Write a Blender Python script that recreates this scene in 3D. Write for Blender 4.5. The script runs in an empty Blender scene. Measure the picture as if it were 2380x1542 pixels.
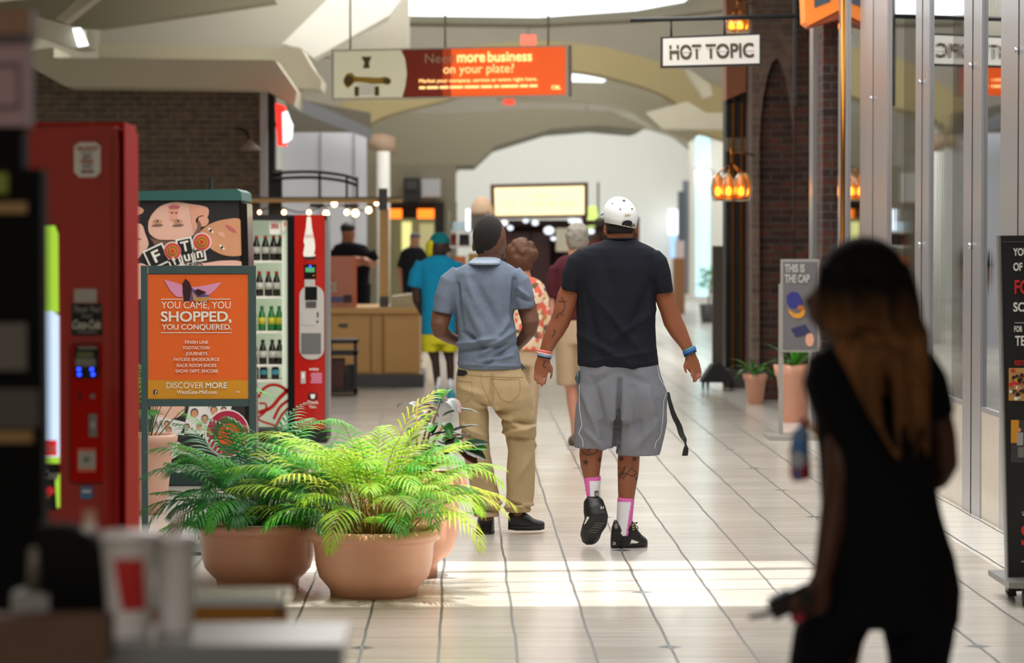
import bpy, math, random
from mathutils import Vector, Matrix, noise
from mathutils.bvhtree import BVHTree
from mathutils.geometry import tessellate_polygon

# ------------------------------------------------------------------ camera
S = bpy.context.scene
COL = S.collection
F = 7000.0; W, H = 2380, 1542
CAM = Vector((0, 0, 1.63))
PITCH = math.atan(224 / F)
YAW = math.atan(120 / F * math.cos(PITCH))
cd = bpy.data.cameras.new('camera'); cam = bpy.data.objects.new('camera', cd); COL.objects.link(cam)
cam.location = CAM
cam.rotation_euler = (math.pi / 2 - PITCH, 0, -YAW)
cd.sensor_width = 36; cd.lens = 36 * F / W; cd.clip_start = .1; cd.clip_end = 300
cd.dof.use_dof = True; cd.dof.focus_distance = 15.8; cd.dof.aperture_fstop = 2.9
S.camera = cam
S.view_settings.view_transform = 'Standard'; S.view_settings.look = 'None'
S.view_settings.exposure = 0.2; S.view_settings.gamma = 1.0
CR = cam.rotation_euler.to_matrix()

def P(px, py, Y):
    """world point at corridor depth Y seen at photo pixel px,py (a measuring aid)"""
    d = CR @ Vector(((px - W / 2) / F, (H / 2 - py) / F, -1))
    return CAM + d * (Y / d.y)
def G(px, py):
    d = CR @ Vector(((px - W / 2) / F, (H / 2 - py) / F, -1))
    return CAM + d * (-CAM.z / d.z)
def sc(Y): return F / Y

# ------------------------------------------------------------------ world and lights
w = bpy.data.worlds.new('world'); S.world = w; w.use_nodes = True
w.node_tree.nodes['Background'].inputs[0].default_value = (.80, .90, 1, 1)
w.node_tree.nodes['Background'].inputs[1].default_value = 1.0

def area(name, loc, rot, sx, sy, power, col=(1, 1, 1)):
    l = bpy.data.lights.new(name, 'AREA'); l.shape = 'RECTANGLE'; l.size = sx; l.size_y = sy
    l.energy = power; l.color = col
    o = bpy.data.objects.new(name, l); o.location = loc; o.rotation_euler = rot; COL.objects.link(o); return o
area('skylight_near', (.4, 18.8, 4.5), (0, 0, 0), 3.6, 16, 700, (1, .97, .93))
area('skylight_mid', (.3, 39, 6.2), (0, 0, 0), 6, 9, 780, (1, .97, .92))
area('skylight_far', (1.0, 53, 6.3), (0, 0, 0), 6, 8, 600, (1, .97, .92))
area('skylight_end', (1.5, 69, 7.6), (0, 0, 0), 8, 9, 600, (.97, .99, 1))
area('glass_wall_light', (6.6, 64, 3), (0, math.radians(90), 0), 4, 18, 300, (.85, .95, 1))
area('near_fill_light', (-1.4, 1.2, 4.5), (0, 0, 0), 5, 4, 130, (1, .9, .8))  # added overhead fill to brighten fronts facing the camera, no known fixture
sun = bpy.data.lights.new('sun', 'SUN'); sun.energy = 5.5; sun.angle = math.radians(.9); sun.color = (1, .96, .88)
so = bpy.data.objects.new('sun', sun); COL.objects.link(so)
SUNDIR = Vector((-.22, .2, -1)).normalized()
so.rotation_euler = SUNDIR.to_track_quat('-Z', 'Y').to_euler(); so.location = (8, 8, 12)

# ------------------------------------------------------------------ materials
def lin(c):
    return tuple((v / 12.92 if v <= .04045 else ((v + .055) / 1.055) ** 2.4) for v in c)
def hexc(h):
    h = h.lstrip('#'); return lin(tuple(int(h[i:i + 2], 16) / 255 for i in (0, 2, 4))) + (1,)
MATS = {}
def mat(name, col, rough=.6, metal=0, var=.06, nscale=6, bump=0, bscale=60, spec=.5, coat=0, trans=0, sheen=0, alpha=1):
    if name in MATS: return MATS[name]
    m = bpy.data.materials.new(name); m.use_nodes = True; nt = m.node_tree; b = nt.nodes['Principled BSDF']
    c = hexc(col)
    b.inputs['Roughness'].default_value = rough; b.inputs['Metallic'].default_value = metal
    b.inputs['Specular IOR Level'].default_value = spec
    b.inputs['Coat Weight'].default_value = coat
    b.inputs['Transmission Weight'].default_value = trans
    b.inputs['Sheen Weight'].default_value = sheen
    b.inputs['Alpha'].default_value = alpha
    tc = nt.nodes.new('ShaderNodeTexCoord')
    n = nt.nodes.new('ShaderNodeTexNoise'); n.inputs['Scale'].default_value = nscale; n.inputs['Detail'].default_value = 4
    nt.links.new(tc.outputs['Object'], n.inputs['Vector'])
    mx = nt.nodes.new('ShaderNodeMix'); mx.data_type = 'RGBA'
    mx.inputs[6].default_value = tuple(v * (1 - var) for v in c[:3]) + (1,)
    mx.inputs[7].default_value = tuple(min(1, v * (1 + var)) for v in c[:3]) + (1,)
    nt.links.new(n.outputs['Fac'], mx.inputs[0]); nt.links.new(mx.outputs[2], b.inputs['Base Color'])
    if bump:
        n2 = nt.nodes.new('ShaderNodeTexNoise'); n2.inputs['Scale'].default_value = bscale; n2.inputs['Detail'].default_value = 3
        nt.links.new(tc.outputs['Object'], n2.inputs['Vector'])
        bp = nt.nodes.new('ShaderNodeBump'); bp.inputs['Strength'].default_value = bump; bp.inputs['Distance'].default_value = .01
        nt.links.new(n2.outputs['Fac'], bp.inputs['Height']); nt.links.new(bp.outputs['Normal'], b.inputs['Normal'])
    MATS[name] = m; return m
def emis(name, col, strength=1.0, base=None):
    if name in MATS: return MATS[name]
    m = bpy.data.materials.new(name); m.use_nodes = True; b = m.node_tree.nodes['Principled BSDF']
    b.inputs['Base Color'].default_value = hexc(base or col)
    b.inputs['Emission Color'].default_value = hexc(col); b.inputs['Emission Strength'].default_value = strength
    b.inputs['Roughness'].default_value = .5
    MATS[name] = m; return m
def leafmat(name, col, transl=.45, rough=.4):
    if name in MATS: return MATS[name]
    m = bpy.data.materials.new(name); m.use_nodes = True; nt = m.node_tree; b = nt.nodes['Principled BSDF']
    c = hexc(col)
    oi = nt.nodes.new('ShaderNodeTexCoord'); n = nt.nodes.new('ShaderNodeTexNoise'); n.inputs['Scale'].default_value = 7
    nt.links.new(oi.outputs['Object'], n.inputs['Vector'])
    mx = nt.nodes.new('ShaderNodeMix'); mx.data_type = 'RGBA'
    mx.inputs[6].default_value = (c[0] * .7, c[1] * .75, c[2] * .8, 1); mx.inputs[7].default_value = (min(1, c[0] * 1.4), min(1, c[1] * 1.25), c[2], 1)
    nt.links.new(n.outputs['Fac'], mx.inputs[0]); nt.links.new(mx.outputs[2], b.inputs['Base Color'])
    b.inputs['Roughness'].default_value = rough
    t = nt.nodes.new('ShaderNodeBsdfTranslucent'); nt.links.new(mx.outputs[2], t.inputs['Color'])
    ms = nt.nodes.new('ShaderNodeMixShader'); ms.inputs[0].default_value = transl
    nt.links.new(b.outputs[0], ms.inputs[1]); nt.links.new(t.outputs[0], ms.inputs[2])
    nt.links.new(ms.outputs[0], nt.nodes['Material Output'].inputs['Surface'])
    MATS[name] = m; return m

# ------------------------------------------------------------------ objects
def tag(o, label=None, cat=None, group=None, kind=None):
    if label: o['label'] = label
    if cat: o['category'] = cat
    if group: o['group'] = group
    if kind: o['kind'] = kind
    return o
def thing(name, label, cat, loc, group=None):
    o = bpy.data.objects.new(name, None); o.empty_display_size = .1; COL.objects.link(o); o.location = loc
    return tag(o, label, cat, group)
def wloc(o):
    v = Vector((0, 0, 0))
    while o: v += o.location; o = o.parent
    return v

ORDER = []
class MB:
    """collects shapes (world coordinates) into ONE mesh with several materials"""
    def __init__(s): s.v = []; s.f = []; s.mi = []; s.ms = []; s.sm = []; s.T = None
    def mat_i(s, m):
        if m not in s.ms: s.ms.append(m)
        return s.ms.index(m)
    def add(s, vs, fs, m, smooth=False):
        b = len(s.v); i = s.mat_i(m)
        for q in vs:
            q = Vector(q)
            s.v.append(s.T @ q if s.T is not None else q)
        for q in fs: s.f.append([b + k for k in q]); s.mi.append(i); s.sm.append(smooth)
    def box(s, x0, x1, y0, y1, z0, z1, m):
        vs = [(x, y, z) for z in (z0, z1) for y in (y0, y1) for x in (x0, x1)]
        s.add(vs, [(0, 2, 3, 1), (4, 5, 7, 6), (0, 1, 5, 4), (2, 6, 7, 3), (0, 4, 6, 2), (1, 3, 7, 5)], m)
    def bpx(s, px0, py0, px1, py1, Y, d, m):
        a = P(px0, py0, Y); b = P(px1, py1, Y)
        s.box(a.x, b.x, Y, Y + d, b.z, a.z, m)
    def prism(s, pts, Y, d, m, smooth=False):
        """outline in photo pixels at depth Y, real thickness d going back"""
        q = [P(x, y, Y) for x, y in pts]; s.prism3(q, Vector((0, d, 0)), m, smooth)
    def prism3(s, q, dv, m, smooth=False):
        n = len(q); q = [Vector(a) for a in q]
        tris = tessellate_polygon([q])
        nor = Vector((0, 0, 0))
        for i in range(n): nor += q[i].cross(q[(i + 1) % n])
        flip = nor.dot(dv) > 0
        if flip: q = q[::-1]; tris = tessellate_polygon([q])
        vs = q + [a + dv for a in q]
        fs = []
        for t in tris:
            a, b, c = t
            nn = (q[b] - q[a]).cross(q[c] - q[a])
            if nn.dot(dv) > 0: a, b, c = a, c, b
            fs.append((a, b, c)); fs.append((a + n, c + n, b + n))
        for i in range(n):
            j = (i + 1) % n; fs.append((i, i + n, j + n, j))
        s.add(vs, fs, m, smooth)
    def ell(s, cx, cy, rx, ry, Y, d, m, n=24, rot=0, a0=0, a1=360):
        pts = []
        full = abs(a1 - a0) >= 360
        for k in range(n if full else n + 1):
            a = math.radians(a0 + (a1 - a0) * k / n); x = rx * math.cos(a); y = ry * math.sin(a)
            r = math.radians(rot); pts.append((cx + x * math.cos(r) - y * math.sin(r), cy + x * math.sin(r) + y * math.cos(r)))
        s.prism(pts, Y, d, m)
    def tube(s, path, r, m, n=8, smooth=True, cap=True):
        path = [Vector(p) for p in path]; N = len(path)
        rr = r if isinstance(r, (list, tuple)) else [r] * N
        vs = []; prev = None
        for i, p in enumerate(path):
            t = (path[min(i + 1, N - 1)] - path[max(i - 1, 0)])
            if t.length < 1e-9: t = Vector((0, 0, 1))
            t.normalize()
            if prev is None:
                a = Vector((1, 0, 0)) if abs(t.x) < .8 else Vector((0, 1, 0)); u = t.cross(a).normalized()
            else: u = (prev - t * prev.dot(t)).normalized()
            prev = u; v = t.cross(u)
            for k in range(n):
                a = 2 * math.pi * k / n; vs.append(p + (u * math.cos(a) + v * math.sin(a)) * rr[i])
        fs = []
        for i in range(N - 1):
            for k in range(n): fs.append((i * n + k, i * n + (k + 1) % n, (i + 1) * n + (k + 1) % n, (i + 1) * n + k))
        if cap: fs.append(tuple(range(n))[::-1]); fs.append(tuple(range((N - 1) * n, N * n)))
        s.add(vs, fs, m, smooth)
    def tpx(s, pts, Y, r, m, n=8, dy=None):
        s.tube([P(p[0], p[1], Y + (p[2] if len(p) > 2 else 0)) for p in pts], r, m, n)
    def lathe(s, c, prof, m, n=32, smooth=True, closed=False):
        """prof: list of (radius, z)"""
        c = Vector(c); vs = []
        for r, z in prof:
            for k in range(n):
                a = 2 * math.pi * k / n; vs.append(c + Vector((r * math.cos(a), r * math.sin(a), z)))
        fs = []; N = len(prof)
        for i in range(N - 1):
            for k in range(n): fs.append((i * n + k, i * n + (k + 1) % n, (i + 1) * n + (k + 1) % n, (i + 1) * n + k))
        if prof[0][0] > 1e-6: fs.append(tuple(range(n))[::-1])
        if prof[-1][0] > 1e-6: fs.append(tuple(range((N - 1) * n, N * n)))
        s.add(vs, fs, m, smooth)
    def loft(s, rings, m, n=20, cap=True, smooth=True):
        """rings: (centre, u, v[, exponent]) half axis vectors"""
        vs = []
        for rg in rings:
            c, u, v = Vector(rg[0]), Vector(rg[1]), Vector(rg[2]); e = rg[3] if len(rg) > 3 else 2.0
            for k in range(n):
                a = 2 * math.pi * k / n; ca, sa = math.cos(a), math.sin(a)
                vs.append(c + u * (math.copysign(abs(ca) ** (2 / e), ca)) + v * (math.copysign(abs(sa) ** (2 / e), sa)))
        N = len(rings); fs = []
        for i in range(N - 1):
            for k in range(n): fs.append((i * n + k, i * n + (k + 1) % n, (i + 1) * n + (k + 1) % n, (i + 1) * n + k))
        if cap: fs.append(tuple(range(n))[::-1]); fs.append(tuple(range((N - 1) * n, N * n)))
        s.add(vs, fs, m, smooth)
    def ball(s, c, rx, ry, rz, m, n=16, k=10):
        rings = []
        for i in range(k + 1):
            a = -math.pi / 2 + math.pi * i / k; q = max(.02, math.cos(a))
            rings.append((Vector(c) + Vector((0, 0, rz * math.sin(a))), (rx * q, 0, 0), (0, ry * q, 0)))
        s.loft(rings, m, n)
    def text(s, st, x0, y0, x1, y1, Y, m, d=.002, bold=0, shear=0, keep=False, sx=None):
        """writing fitted to a pixel rectangle on a surface at depth Y"""
        vs, ts, bb = text_mesh(st, bold, shear)
        w0 = bb[1] - bb[0]; h0 = bb[3] - bb[2]
        q = []
        for v in vs:
            u = (v[0] - bb[0]) / w0; t = (v[1] - bb[2]) / h0
            q.append(P(x0 + (x1 - x0) * u, y1 + (y0 - y1) * t, Y) + Vector((0, -.0005 * v[2], 0)))
        s.add([a + Vector((0, -d, 0)) for a in q], ts, m)
    def build(s, name, parent=None, smooth=None):
        L = wloc(parent) if parent else Vector((0, 0, 0))
        me = bpy.data.meshes.new(name); me.from_pydata([v - L for v in s.v], [], s.f)
        for m in s.ms: me.materials.append(m)
        me.polygons.foreach_set('material_index', s.mi)
        me.polygons.foreach_set('use_smooth', s.sm if smooth is None else [smooth] * len(s.f))
        me.validate(); me.update()
        o = bpy.data.objects.new(name, me); COL.objects.link(o)
        if parent: o.parent = parent; ORDER.append(o)
        return o
    def top(s, name, label, cat, group=None):
        """a thing that is one mesh, origin at its base"""
        xs = [v.x for v in s.v]; ys = [v.y for v in s.v]; zs = [v.z for v in s.v]
        c = Vector(((min(xs) + max(xs)) / 2, (min(ys) + max(ys)) / 2, min(zs)))
        s.v = [v - c for v in s.v]
        o = s.build(name); o.location = c
        return tag(o, label, cat, group)
    def struct(s, name):
        o = s.build(name); o['kind'] = 'structure'; return o

_tc = {}
def text_mesh(st, bold, shear):
    k = (st, bold, shear)
    if k in _tc: return _tc[k]
    cu = bpy.data.curves.new('t', 'FONT'); cu.body = st; cu.shear = shear; cu.resolution_u = 4
    cu.fill_mode = 'FRONT'
    o = bpy.data.objects.new('t', cu); COL.objects.link(o)
    dg = bpy.context.evaluated_depsgraph_get(); dg.update()
    me = bpy.data.meshes.new_from_object(o.evaluated_get(dg))
    vs = [(v.co.x, v.co.y, 0) for v in me.vertices]; fs = [tuple(p.vertices) for p in me.polygons]
    if bold:
        v0, f0 = list(vs), list(fs); vs, fs = [], []
        for li, (ox, oy) in enumerate(((-1, -1), (1, -1), (-1, 1), (1, 1), (0, 0))):
            n = len(vs); vs += [(x + ox * bold * .8, y + oy * bold * .8, li) for x, y, _ in v0]; fs += [tuple(n + i for i in f) for f in f0]
    bb = (min(v[0] for v in vs), max(v[0] for v in vs), min(v[1] for v in vs), max(v[1] for v in vs))
    bpy.data.objects.remove(o); bpy.data.curves.remove(cu); bpy.data.meshes.remove(me)
    _tc[k] = (vs, fs, bb); return _tc[k]

def remesh(mb, voxel, smooth=6, sfac=.5):
    """weld the overlapping lofts of mb into one continuous skin; returns verts, faces"""
    me = bpy.data.meshes.new('r'); me.from_pydata(mb.v, [], mb.f)
    import bmesh
    bm = bmesh.new(); bm.from_mesh(me); bmesh.ops.recalc_face_normals(bm, faces=bm.faces); bm.to_mesh(me); bm.free()
    o = bpy.data.objects.new('r', me); COL.objects.link(o)
    md = o.modifiers.new('r', 'REMESH'); md.mode = 'VOXEL'; md.voxel_size = voxel
    ms = o.modifiers.new('s', 'SMOOTH'); ms.iterations = smooth; ms.factor = sfac
    dg = bpy.context.evaluated_depsgraph_get(); dg.update()
    m2 = bpy.data.meshes.new_from_object(o.evaluated_get(dg))
    vs = [v.co.copy() for v in m2.vertices]; ns = [v.normal.copy() for v in m2.vertices]; fs = [tuple(p.vertices) for p in m2.polygons]
    bpy.data.objects.remove(o); bpy.data.meshes.remove(me); bpy.data.meshes.remove(m2)
    return vs, ns, fs

def skin(mb, name, material, voxel, parent, smooth=6, folds=None, Yref=None, amp=0, nsc=8, colorf=None, mats=None):
    """remeshed object; folds = [(x0,y0,x1,y1,width_px,amp_m)] creases measured in photo pixels"""
    vs, ns, fs = remesh(mb, voxel, smooth)
    if folds or amp:
        k = None
        seg = []
        if folds:
            for f in folds:
                a = P(f[0], f[1], Yref); b = P(f[2], f[3], Yref); seg.append((a.x, a.z, b.x - a.x, b.z - a.z, f[4] / sc(Yref), f[5]))
        out = []
        for v, n in zip(vs, ns):
            dsp = 0
            if amp: dsp += amp * noise.noise(v * nsc) + amp * .5 * noise.noise(v * nsc * 2.3)
            for (ax, az, dx, dz, wd, am) in seg:
                px, pz = v.x - ax, v.z - az
                t = max(0, min(1, (px * dx + pz * dz) / (dx * dx + dz * dz)))
                q = ((px - t * dx) ** 2 + (pz - t * dz) ** 2) / (wd * wd)
                if q < 6: dsp += 3.3 * am * math.exp(-q) * (1 - .6 * abs(2 * t - 1))
            out.append(v + n * dsp)
        vs = out
    r = MB(); r.add(vs, fs, material, True)
    if colorf:
        for m in mats: r.mat_i(m)
        for i, f in enumerate(r.f):
            c = sum((r.v[k] for k in f), Vector()) / len(f)
            r.mi[i] = colorf(c)
    o = r.build(name, parent)
    o['_bv'] = 0; del o['_bv']
    TREES[o.name] = BVHTree.FromPolygons(vs, fs)
    return o
TREES = {}

def decal(mb, tree, polys, Y, m, off=.003, sub=None):
    """lay flat marks (photo-pixel polygons) on a curved surface met when looking along +Y"""
    for pts in polys:
        q = [P(x, y, Y) for x, y in pts]
        st = [tuple(q[i] for i in t) for t in tessellate_polygon([q])]; out = []
        while st:
            a, b_, c = st.pop(); e = ((a - b_).length, (b_ - c).length, (c - a).length); k = e.index(max(e))
            if e[k] < .011 or len(out) > 4000: out.append((a, b_, c)); continue
            if k == 0: h = (a + b_) / 2; st += [(a, h, c), (h, b_, c)]
            elif k == 1: h = (b_ + c) / 2; st += [(a, b_, h), (a, h, c)]
            else: h = (c + a) / 2; st += [(a, b_, h), (h, b_, c)]
        vs = []; fs = []
        for tri in out:
            hs = [tree.ray_cast(Vector((a.x, a.y - .8, a.z)), Vector((0, 1, 0)))[0] for a in tri]
            if any(h is None or abs(h.y - Y) > .45 for h in hs): continue
            fs.append((len(vs), len(vs) + 1, len(vs) + 2)); vs += [h + Vector((0, -off, 0)) for h in hs]
        mb.add(vs, fs, m, False)
def decal_text(mb, tree, st, x0, y0, x1, y1, Y, m, bold=0, shear=0, off=.002):
    vs, ts, bb = text_mesh(st, bold, shear)
    q = []
    for v in vs:
        u = (v[0] - bb[0]) / (bb[1] - bb[0]); t = (v[1] - bb[2]) / (bb[3] - bb[2])
        a = P(x0 + (x1 - x0) * u, y1 + (y0 - y1) * t, Y)
        h = tree.ray_cast(Vector((a.x, a.y - .8, a.z)), Vector((0, 1, 0)))
        q.append((h[0] + Vector((0, -off - .0005 * v[2], 0))) if h[0] is not None else a)
    mb.add(q, ts, m, False)
def star(cx, cy, r, rot=0):
    return [(cx + (r if k % 2 == 0 else r * .42) * math.sin(math.radians(36 * k + rot)), cy - (r if k % 2 == 0 else r * .42) * math.cos(math.radians(36 * k + rot))) for k in range(10)]
def stroke(pts, wd):
    """thin ribbon polygons along a pixel polyline"""
    out = []
    for (a, b) in zip(pts, pts[1:]):
        dx, dy = b[0] - a[0], b[1] - a[1]; l = math.hypot(dx, dy) or 1; nx, ny = -dy / l * wd / 2, dx / l * wd / 2
        out.append([(a[0] + nx, a[1] + ny), (b[0] + nx, b[1] + ny), (b[0] - nx, b[1] - ny), (a[0] - nx, a[1] - ny)])
    return out
def curve_pts(ctrl, n=10):
    """Catmull-Rom through pixel points"""
    c = [ctrl[0]] + list(ctrl) + [ctrl[-1]]; out = []
    for i in range(1, len(c) - 2):
        for k in range(n):
            t = k / n; q = []
            for d in range(len(c[0])):
                p0, p1, p2, p3 = c[i - 1][d], c[i][d], c[i + 1][d], c[i + 2][d]
                q.append(.5 * ((2 * p1) + (-p0 + p2) * t + (2 * p0 - 5 * p1 + 4 * p2 - p3) * t * t + (-p0 + 3 * p1 - 3 * p2 + p3) * t ** 3))
            out.append(tuple(q))
    out.append(tuple(ctrl[-1])); return out

def limb(mb, pts, Y, m, n=16, flat=False, e=2.0):
    """pts: (px, py, width_px, depth_m, dy[, exponent]) a tapering limb or trunk with centre line at depth Y+dy"""
    cs = [P(p[0], p[1], Y + (p[4] if len(p) > 4 else 0)) for p in pts]; rings = []
    for i, p in enumerate(pts):
        hw = p[2] / 2 / sc(Y); hd = (p[3] if len(p) > 3 else hw * 2) / 2
        t = (cs[min(i + 1, len(cs) - 1)] - cs[max(i - 1, 0)]).normalized()
        if flat: u = Vector((1, 0, 0)); v = Vector((0, 1, 0))
        else:
            u = Vector((t.z, 0, -t.x)); u = u.normalized() if u.length > 1e-3 else Vector((1, 0, 0)); v = t.cross(u).normalized()
        rings.append((cs[i], u * hw, v * hd, p[5] if len(p) > 5 else e))
    mb.loft(rings, m, n)
# ------------------------------------------------------------------ setting materials
def floor_mat():
    m = bpy.data.materials.new('floor_tiles'); m.use_nodes = True; nt = m.node_tree; N = nt.nodes; L = nt.links; b = N['Principled BSDF']
    g = N.new('ShaderNodeNewGeometry'); sx = N.new('ShaderNodeSeparateXYZ')
    def math_(op, a, b_=None, c=None):
        n = N.new('ShaderNodeMath'); n.operation = op
        for i, q in enumerate((a, b_, c)):
            if q is None: continue
            if hasattr(q, 'links'): L.new(q, n.inputs[i])
            else: n.inputs[i].default_value = q
        return n.outputs[0]
    L.new(g.outputs['Position'], sx.inputs[0]); X, Y = sx.outputs[0], sx.outputs[1]
    wn = N.new('ShaderNodeTexNoise'); wn.inputs['Scale'].default_value = 1.1; wn.inputs['Detail'].default_value = 2; L.new(g.outputs['Position'], wn.inputs['Vector'])
    xo = math_('ADD', X, math_('MULTIPLY', math_('SUBTRACT', wn.outputs['Fac'], .5), .03))
    fx = math_('FRACT', math_('ADD', math_('DIVIDE', math_('SUBTRACT', xo, .2202), .305), 20.5))
    gx = math_('LESS_THAN', math_('ABSOLUTE', math_('SUBTRACT', fx, .5)), .02)
    fy = math_('FRACT', math_('ADD', math_('DIVIDE', math_('SUBTRACT', Y, 11.86), .305), 60.5))
    gy = math_('LESS_THAN', math_('ABSOLUTE', math_('SUBTRACT', fy, .5)), .03)
    # small diamond insets where every fourth joint meets every sixth row
    dx = math_('ABSOLUTE', math_('MULTIPLY', math_('SUBTRACT', math_('FRACT', math_('ADD', math_('DIVIDE', math_('SUBTRACT', xo, .8302), 1.22), 20.5)), .5), 1.22))
    dy = math_('ABSOLUTE', math_('MULTIPLY', math_('SUBTRACT', math_('FRACT', math_('ADD', math_('DIVIDE', math_('SUBTRACT', Y, 11.86), 1.83), 20.5)), .5), 1.83))
    dm = math_('LESS_THAN', math_('ADD', dx, dy), .055)
    st = N.new('ShaderNodeTexNoise'); st.inputs['Scale'].default_value = 1; st.inputs['Detail'].default_value = 6; st.inputs['Roughness'].default_value = .7
    mp = N.new('ShaderNodeMapping'); mp.inputs['Scale'].default_value = (1.3, 26, 1); L.new(g.outputs['Position'], mp.inputs[0]); L.new(mp.outputs[0], st.inputs['Vector'])
    wv = N.new('ShaderNodeTexWhiteNoise'); cb = N.new('ShaderNodeCombineXYZ')
    L.new(math_('FLOOR', math_('DIVIDE', math_('SUBTRACT', xo, .2202), .305)), cb.inputs[0]); L.new(math_('FLOOR', math_('DIVIDE', math_('SUBTRACT', Y, 11.86), .305)), cb.inputs[1]); L.new(cb.outputs[0], wv.inputs['Vector'])
    cr = N.new('ShaderNodeValToRGB'); e = cr.color_ramp.elements; e[0].position = .3; e[0].color = hexc('#b9b2a7'); e[1].position = .7; e[1].color = hexc('#d3cec5')
    fac = math_('ADD', math_('MULTIPLY', st.outputs['Fac'], .8), math_('MULTIPLY', wv.outputs['Value'], .18)); L.new(fac, cr.inputs[0])
    def mix(f, a, c):
        n = N.new('ShaderNodeMix'); n.data_type = 'RGBA'
        if hasattr(f, 'links'): L.new(f, n.inputs[0])
        else: n.inputs[0].default_value = f
        if hasattr(a, 'links'): L.new(a, n.inputs[6])
        else: n.inputs[6].default_value = a
        n.inputs[7].default_value = c; return n.outputs[2]
    # pale border tiles along the shop front
    c0 = mix(math_('MULTIPLY', math_('GREATER_THAN', X, 2.63), .75), cr.outputs[0], hexc('#f2f0ea'))
    c1 = mix(math_('MULTIPLY', gy, .3), c0, hexc('#8f877c'))
    c2 = mix(gx, c1, hexc('#55534f')); c3 = mix(dm, c2, hexc('#5f6a70'))
    L.new(c3, b.inputs['Base Color'])
    rr = math_('ADD', math_('MULTIPLY', st.outputs['Fac'], .16), .10); L.new(math_('ADD', rr, math_('MULTIPLY', gx, .35)), b.inputs['Roughness'])
    bp = N.new('ShaderNodeBump'); bp.inputs['Strength'].default_value = .12; bp.inputs['Distance'].default_value = .01
    L.new(st.outputs['Fac'], bp.inputs['Height']); L.new(bp.outputs['Normal'], b.inputs['Normal'])
    return m
def brick_mat(name, c1, c2, mortar, scale=1.0):
    m = bpy.data.materials.new(name); m.use_nodes = True; nt = m.node_tree; N = nt.nodes; L = nt.links; b = N['Principled BSDF']
    g = N.new('ShaderNodeNewGeometry'); sx = N.new('ShaderNodeSeparateXYZ'); L.new(g.outputs['Position'], sx.inputs[0])
    ad = N.new('ShaderNodeMath'); ad.operation = 'ADD'; L.new(sx.outputs[0], ad.inputs[0]); L.new(sx.outputs[1], ad.inputs[1])
    cb = N.new('ShaderNodeCombineXYZ'); L.new(ad.outputs[0], cb.inputs[0]); L.new(sx.outputs[2], cb.inputs[1])
    br = N.new('ShaderNodeTexBrick'); br.inputs['Scale'].default_value = 1; br.inputs['Brick Width'].default_value = .21 * scale; br.inputs['Row Height'].default_value = .07 * scale
    br.inputs['Mortar Size'].default_value = .009 * scale; br.inputs['Color1'].default_value = hexc(c1); br.inputs['Color2'].default_value = hexc(c2); br.inputs['Mortar'].default_value = hexc(mortar)
    L.new(cb.outputs[0], br.inputs['Vector'])
    n = N.new('ShaderNodeTexNoise'); n.inputs['Scale'].default_value = 9; L.new(g.outputs['Position'], n.inputs['Vector'])
    mx = N.new('ShaderNodeMix'); mx.data_type = 'RGBA'; mx.blend_type = 'MULTIPLY'; mx.inputs[0].default_value = .7
    L.new(br.outputs[0], mx.inputs[6]); L.new(n.outputs['Fac'], mx.inputs[7]); L.new(mx.outputs[2], b.inputs['Base Color'])
    b.inputs['Roughness'].default_value = .85
    return m
def steel_mat(name, col, rough, wav=0, metal=1):
    m = bpy.data.materials.new(name); m.use_nodes = True; nt = m.node_tree; N = nt.nodes; L = nt.links; b = N['Principled BSDF']
    b.inputs['Base Color'].default_value = hexc(col); b.inputs['Metallic'].default_value = metal; b.inputs['Roughness'].default_value = rough
    tc = N.new('ShaderNodeTexCoord'); mp = N.new('ShaderNodeMapping'); mp.inputs['Scale'].default_value = (40, 40, 1.2)
    n = N.new('ShaderNodeTexNoise'); n.inputs['Scale'].default_value = 1 if not wav else .5; L.new(tc.outputs['Object'], mp.inputs[0]); L.new(mp.outputs[0], n.inputs['Vector'])
    bp = N.new('ShaderNodeBump'); bp.inputs['Strength'].default_value = wav or .05; bp.inputs['Distance'].default_value = .004
    L.new(n.outputs['Fac'], bp.inputs['Height']); L.new(bp.outputs['Normal'], b.inputs['Normal'])
    MATS[name] = m; return m
M_FLOOR = floor_mat()
M_BRL = brick_mat('brick_grey_brown', '#8a7668', '#6e6660', '#908a80')
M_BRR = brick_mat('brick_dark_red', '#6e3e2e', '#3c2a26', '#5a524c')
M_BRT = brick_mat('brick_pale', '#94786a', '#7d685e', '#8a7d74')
M_CEIL = mat('ceiling_plaster', '#a8a396', .9, var=.03, nscale=2)
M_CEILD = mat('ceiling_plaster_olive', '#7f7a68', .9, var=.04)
M_CREAM = mat('plaster_cream', '#c2bdaa', .85, var=.03, nscale=2)
M_TAN = mat('plaster_tan', '#a99b72', .85, var=.03, nscale=2)
M_WHITE = mat('plaster_white', '#ecebe4', .85, var=.02, nscale=2)
M_LGREY = mat('panel_light_grey', '#bfc2cb', .6, var=.02)
M_GREYB = mat('fascia_grey_brown', '#85806f', .8)
M_BLACK = mat('matte_black', '#121213', .55)
M_BLACKG = mat('gloss_black', '#0c0c0d', .2)
M_DARK = mat('dark_brown_black', '#1c1513', .5)
M_MAROON = mat('maroon_wood', '#4a201a', .4)
M_STEEL = steel_mat('brushed_steel', '#b6b6bb', .3, metal=.75)
M_STEELP = steel_mat('warm_brushed_steel', '#bbb1b1', .32, metal=.75)
M_MIRROR = steel_mat('mirror_glass', '#b4bcc2', .02, .025)
M_BRASS = steel_mat('brass', '#b0702c', .25)
M_GLOW = emis('glow_white', '#eef4fa', 1.7)  # even white emission for bright openings, also stands for sunlit plaster

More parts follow.
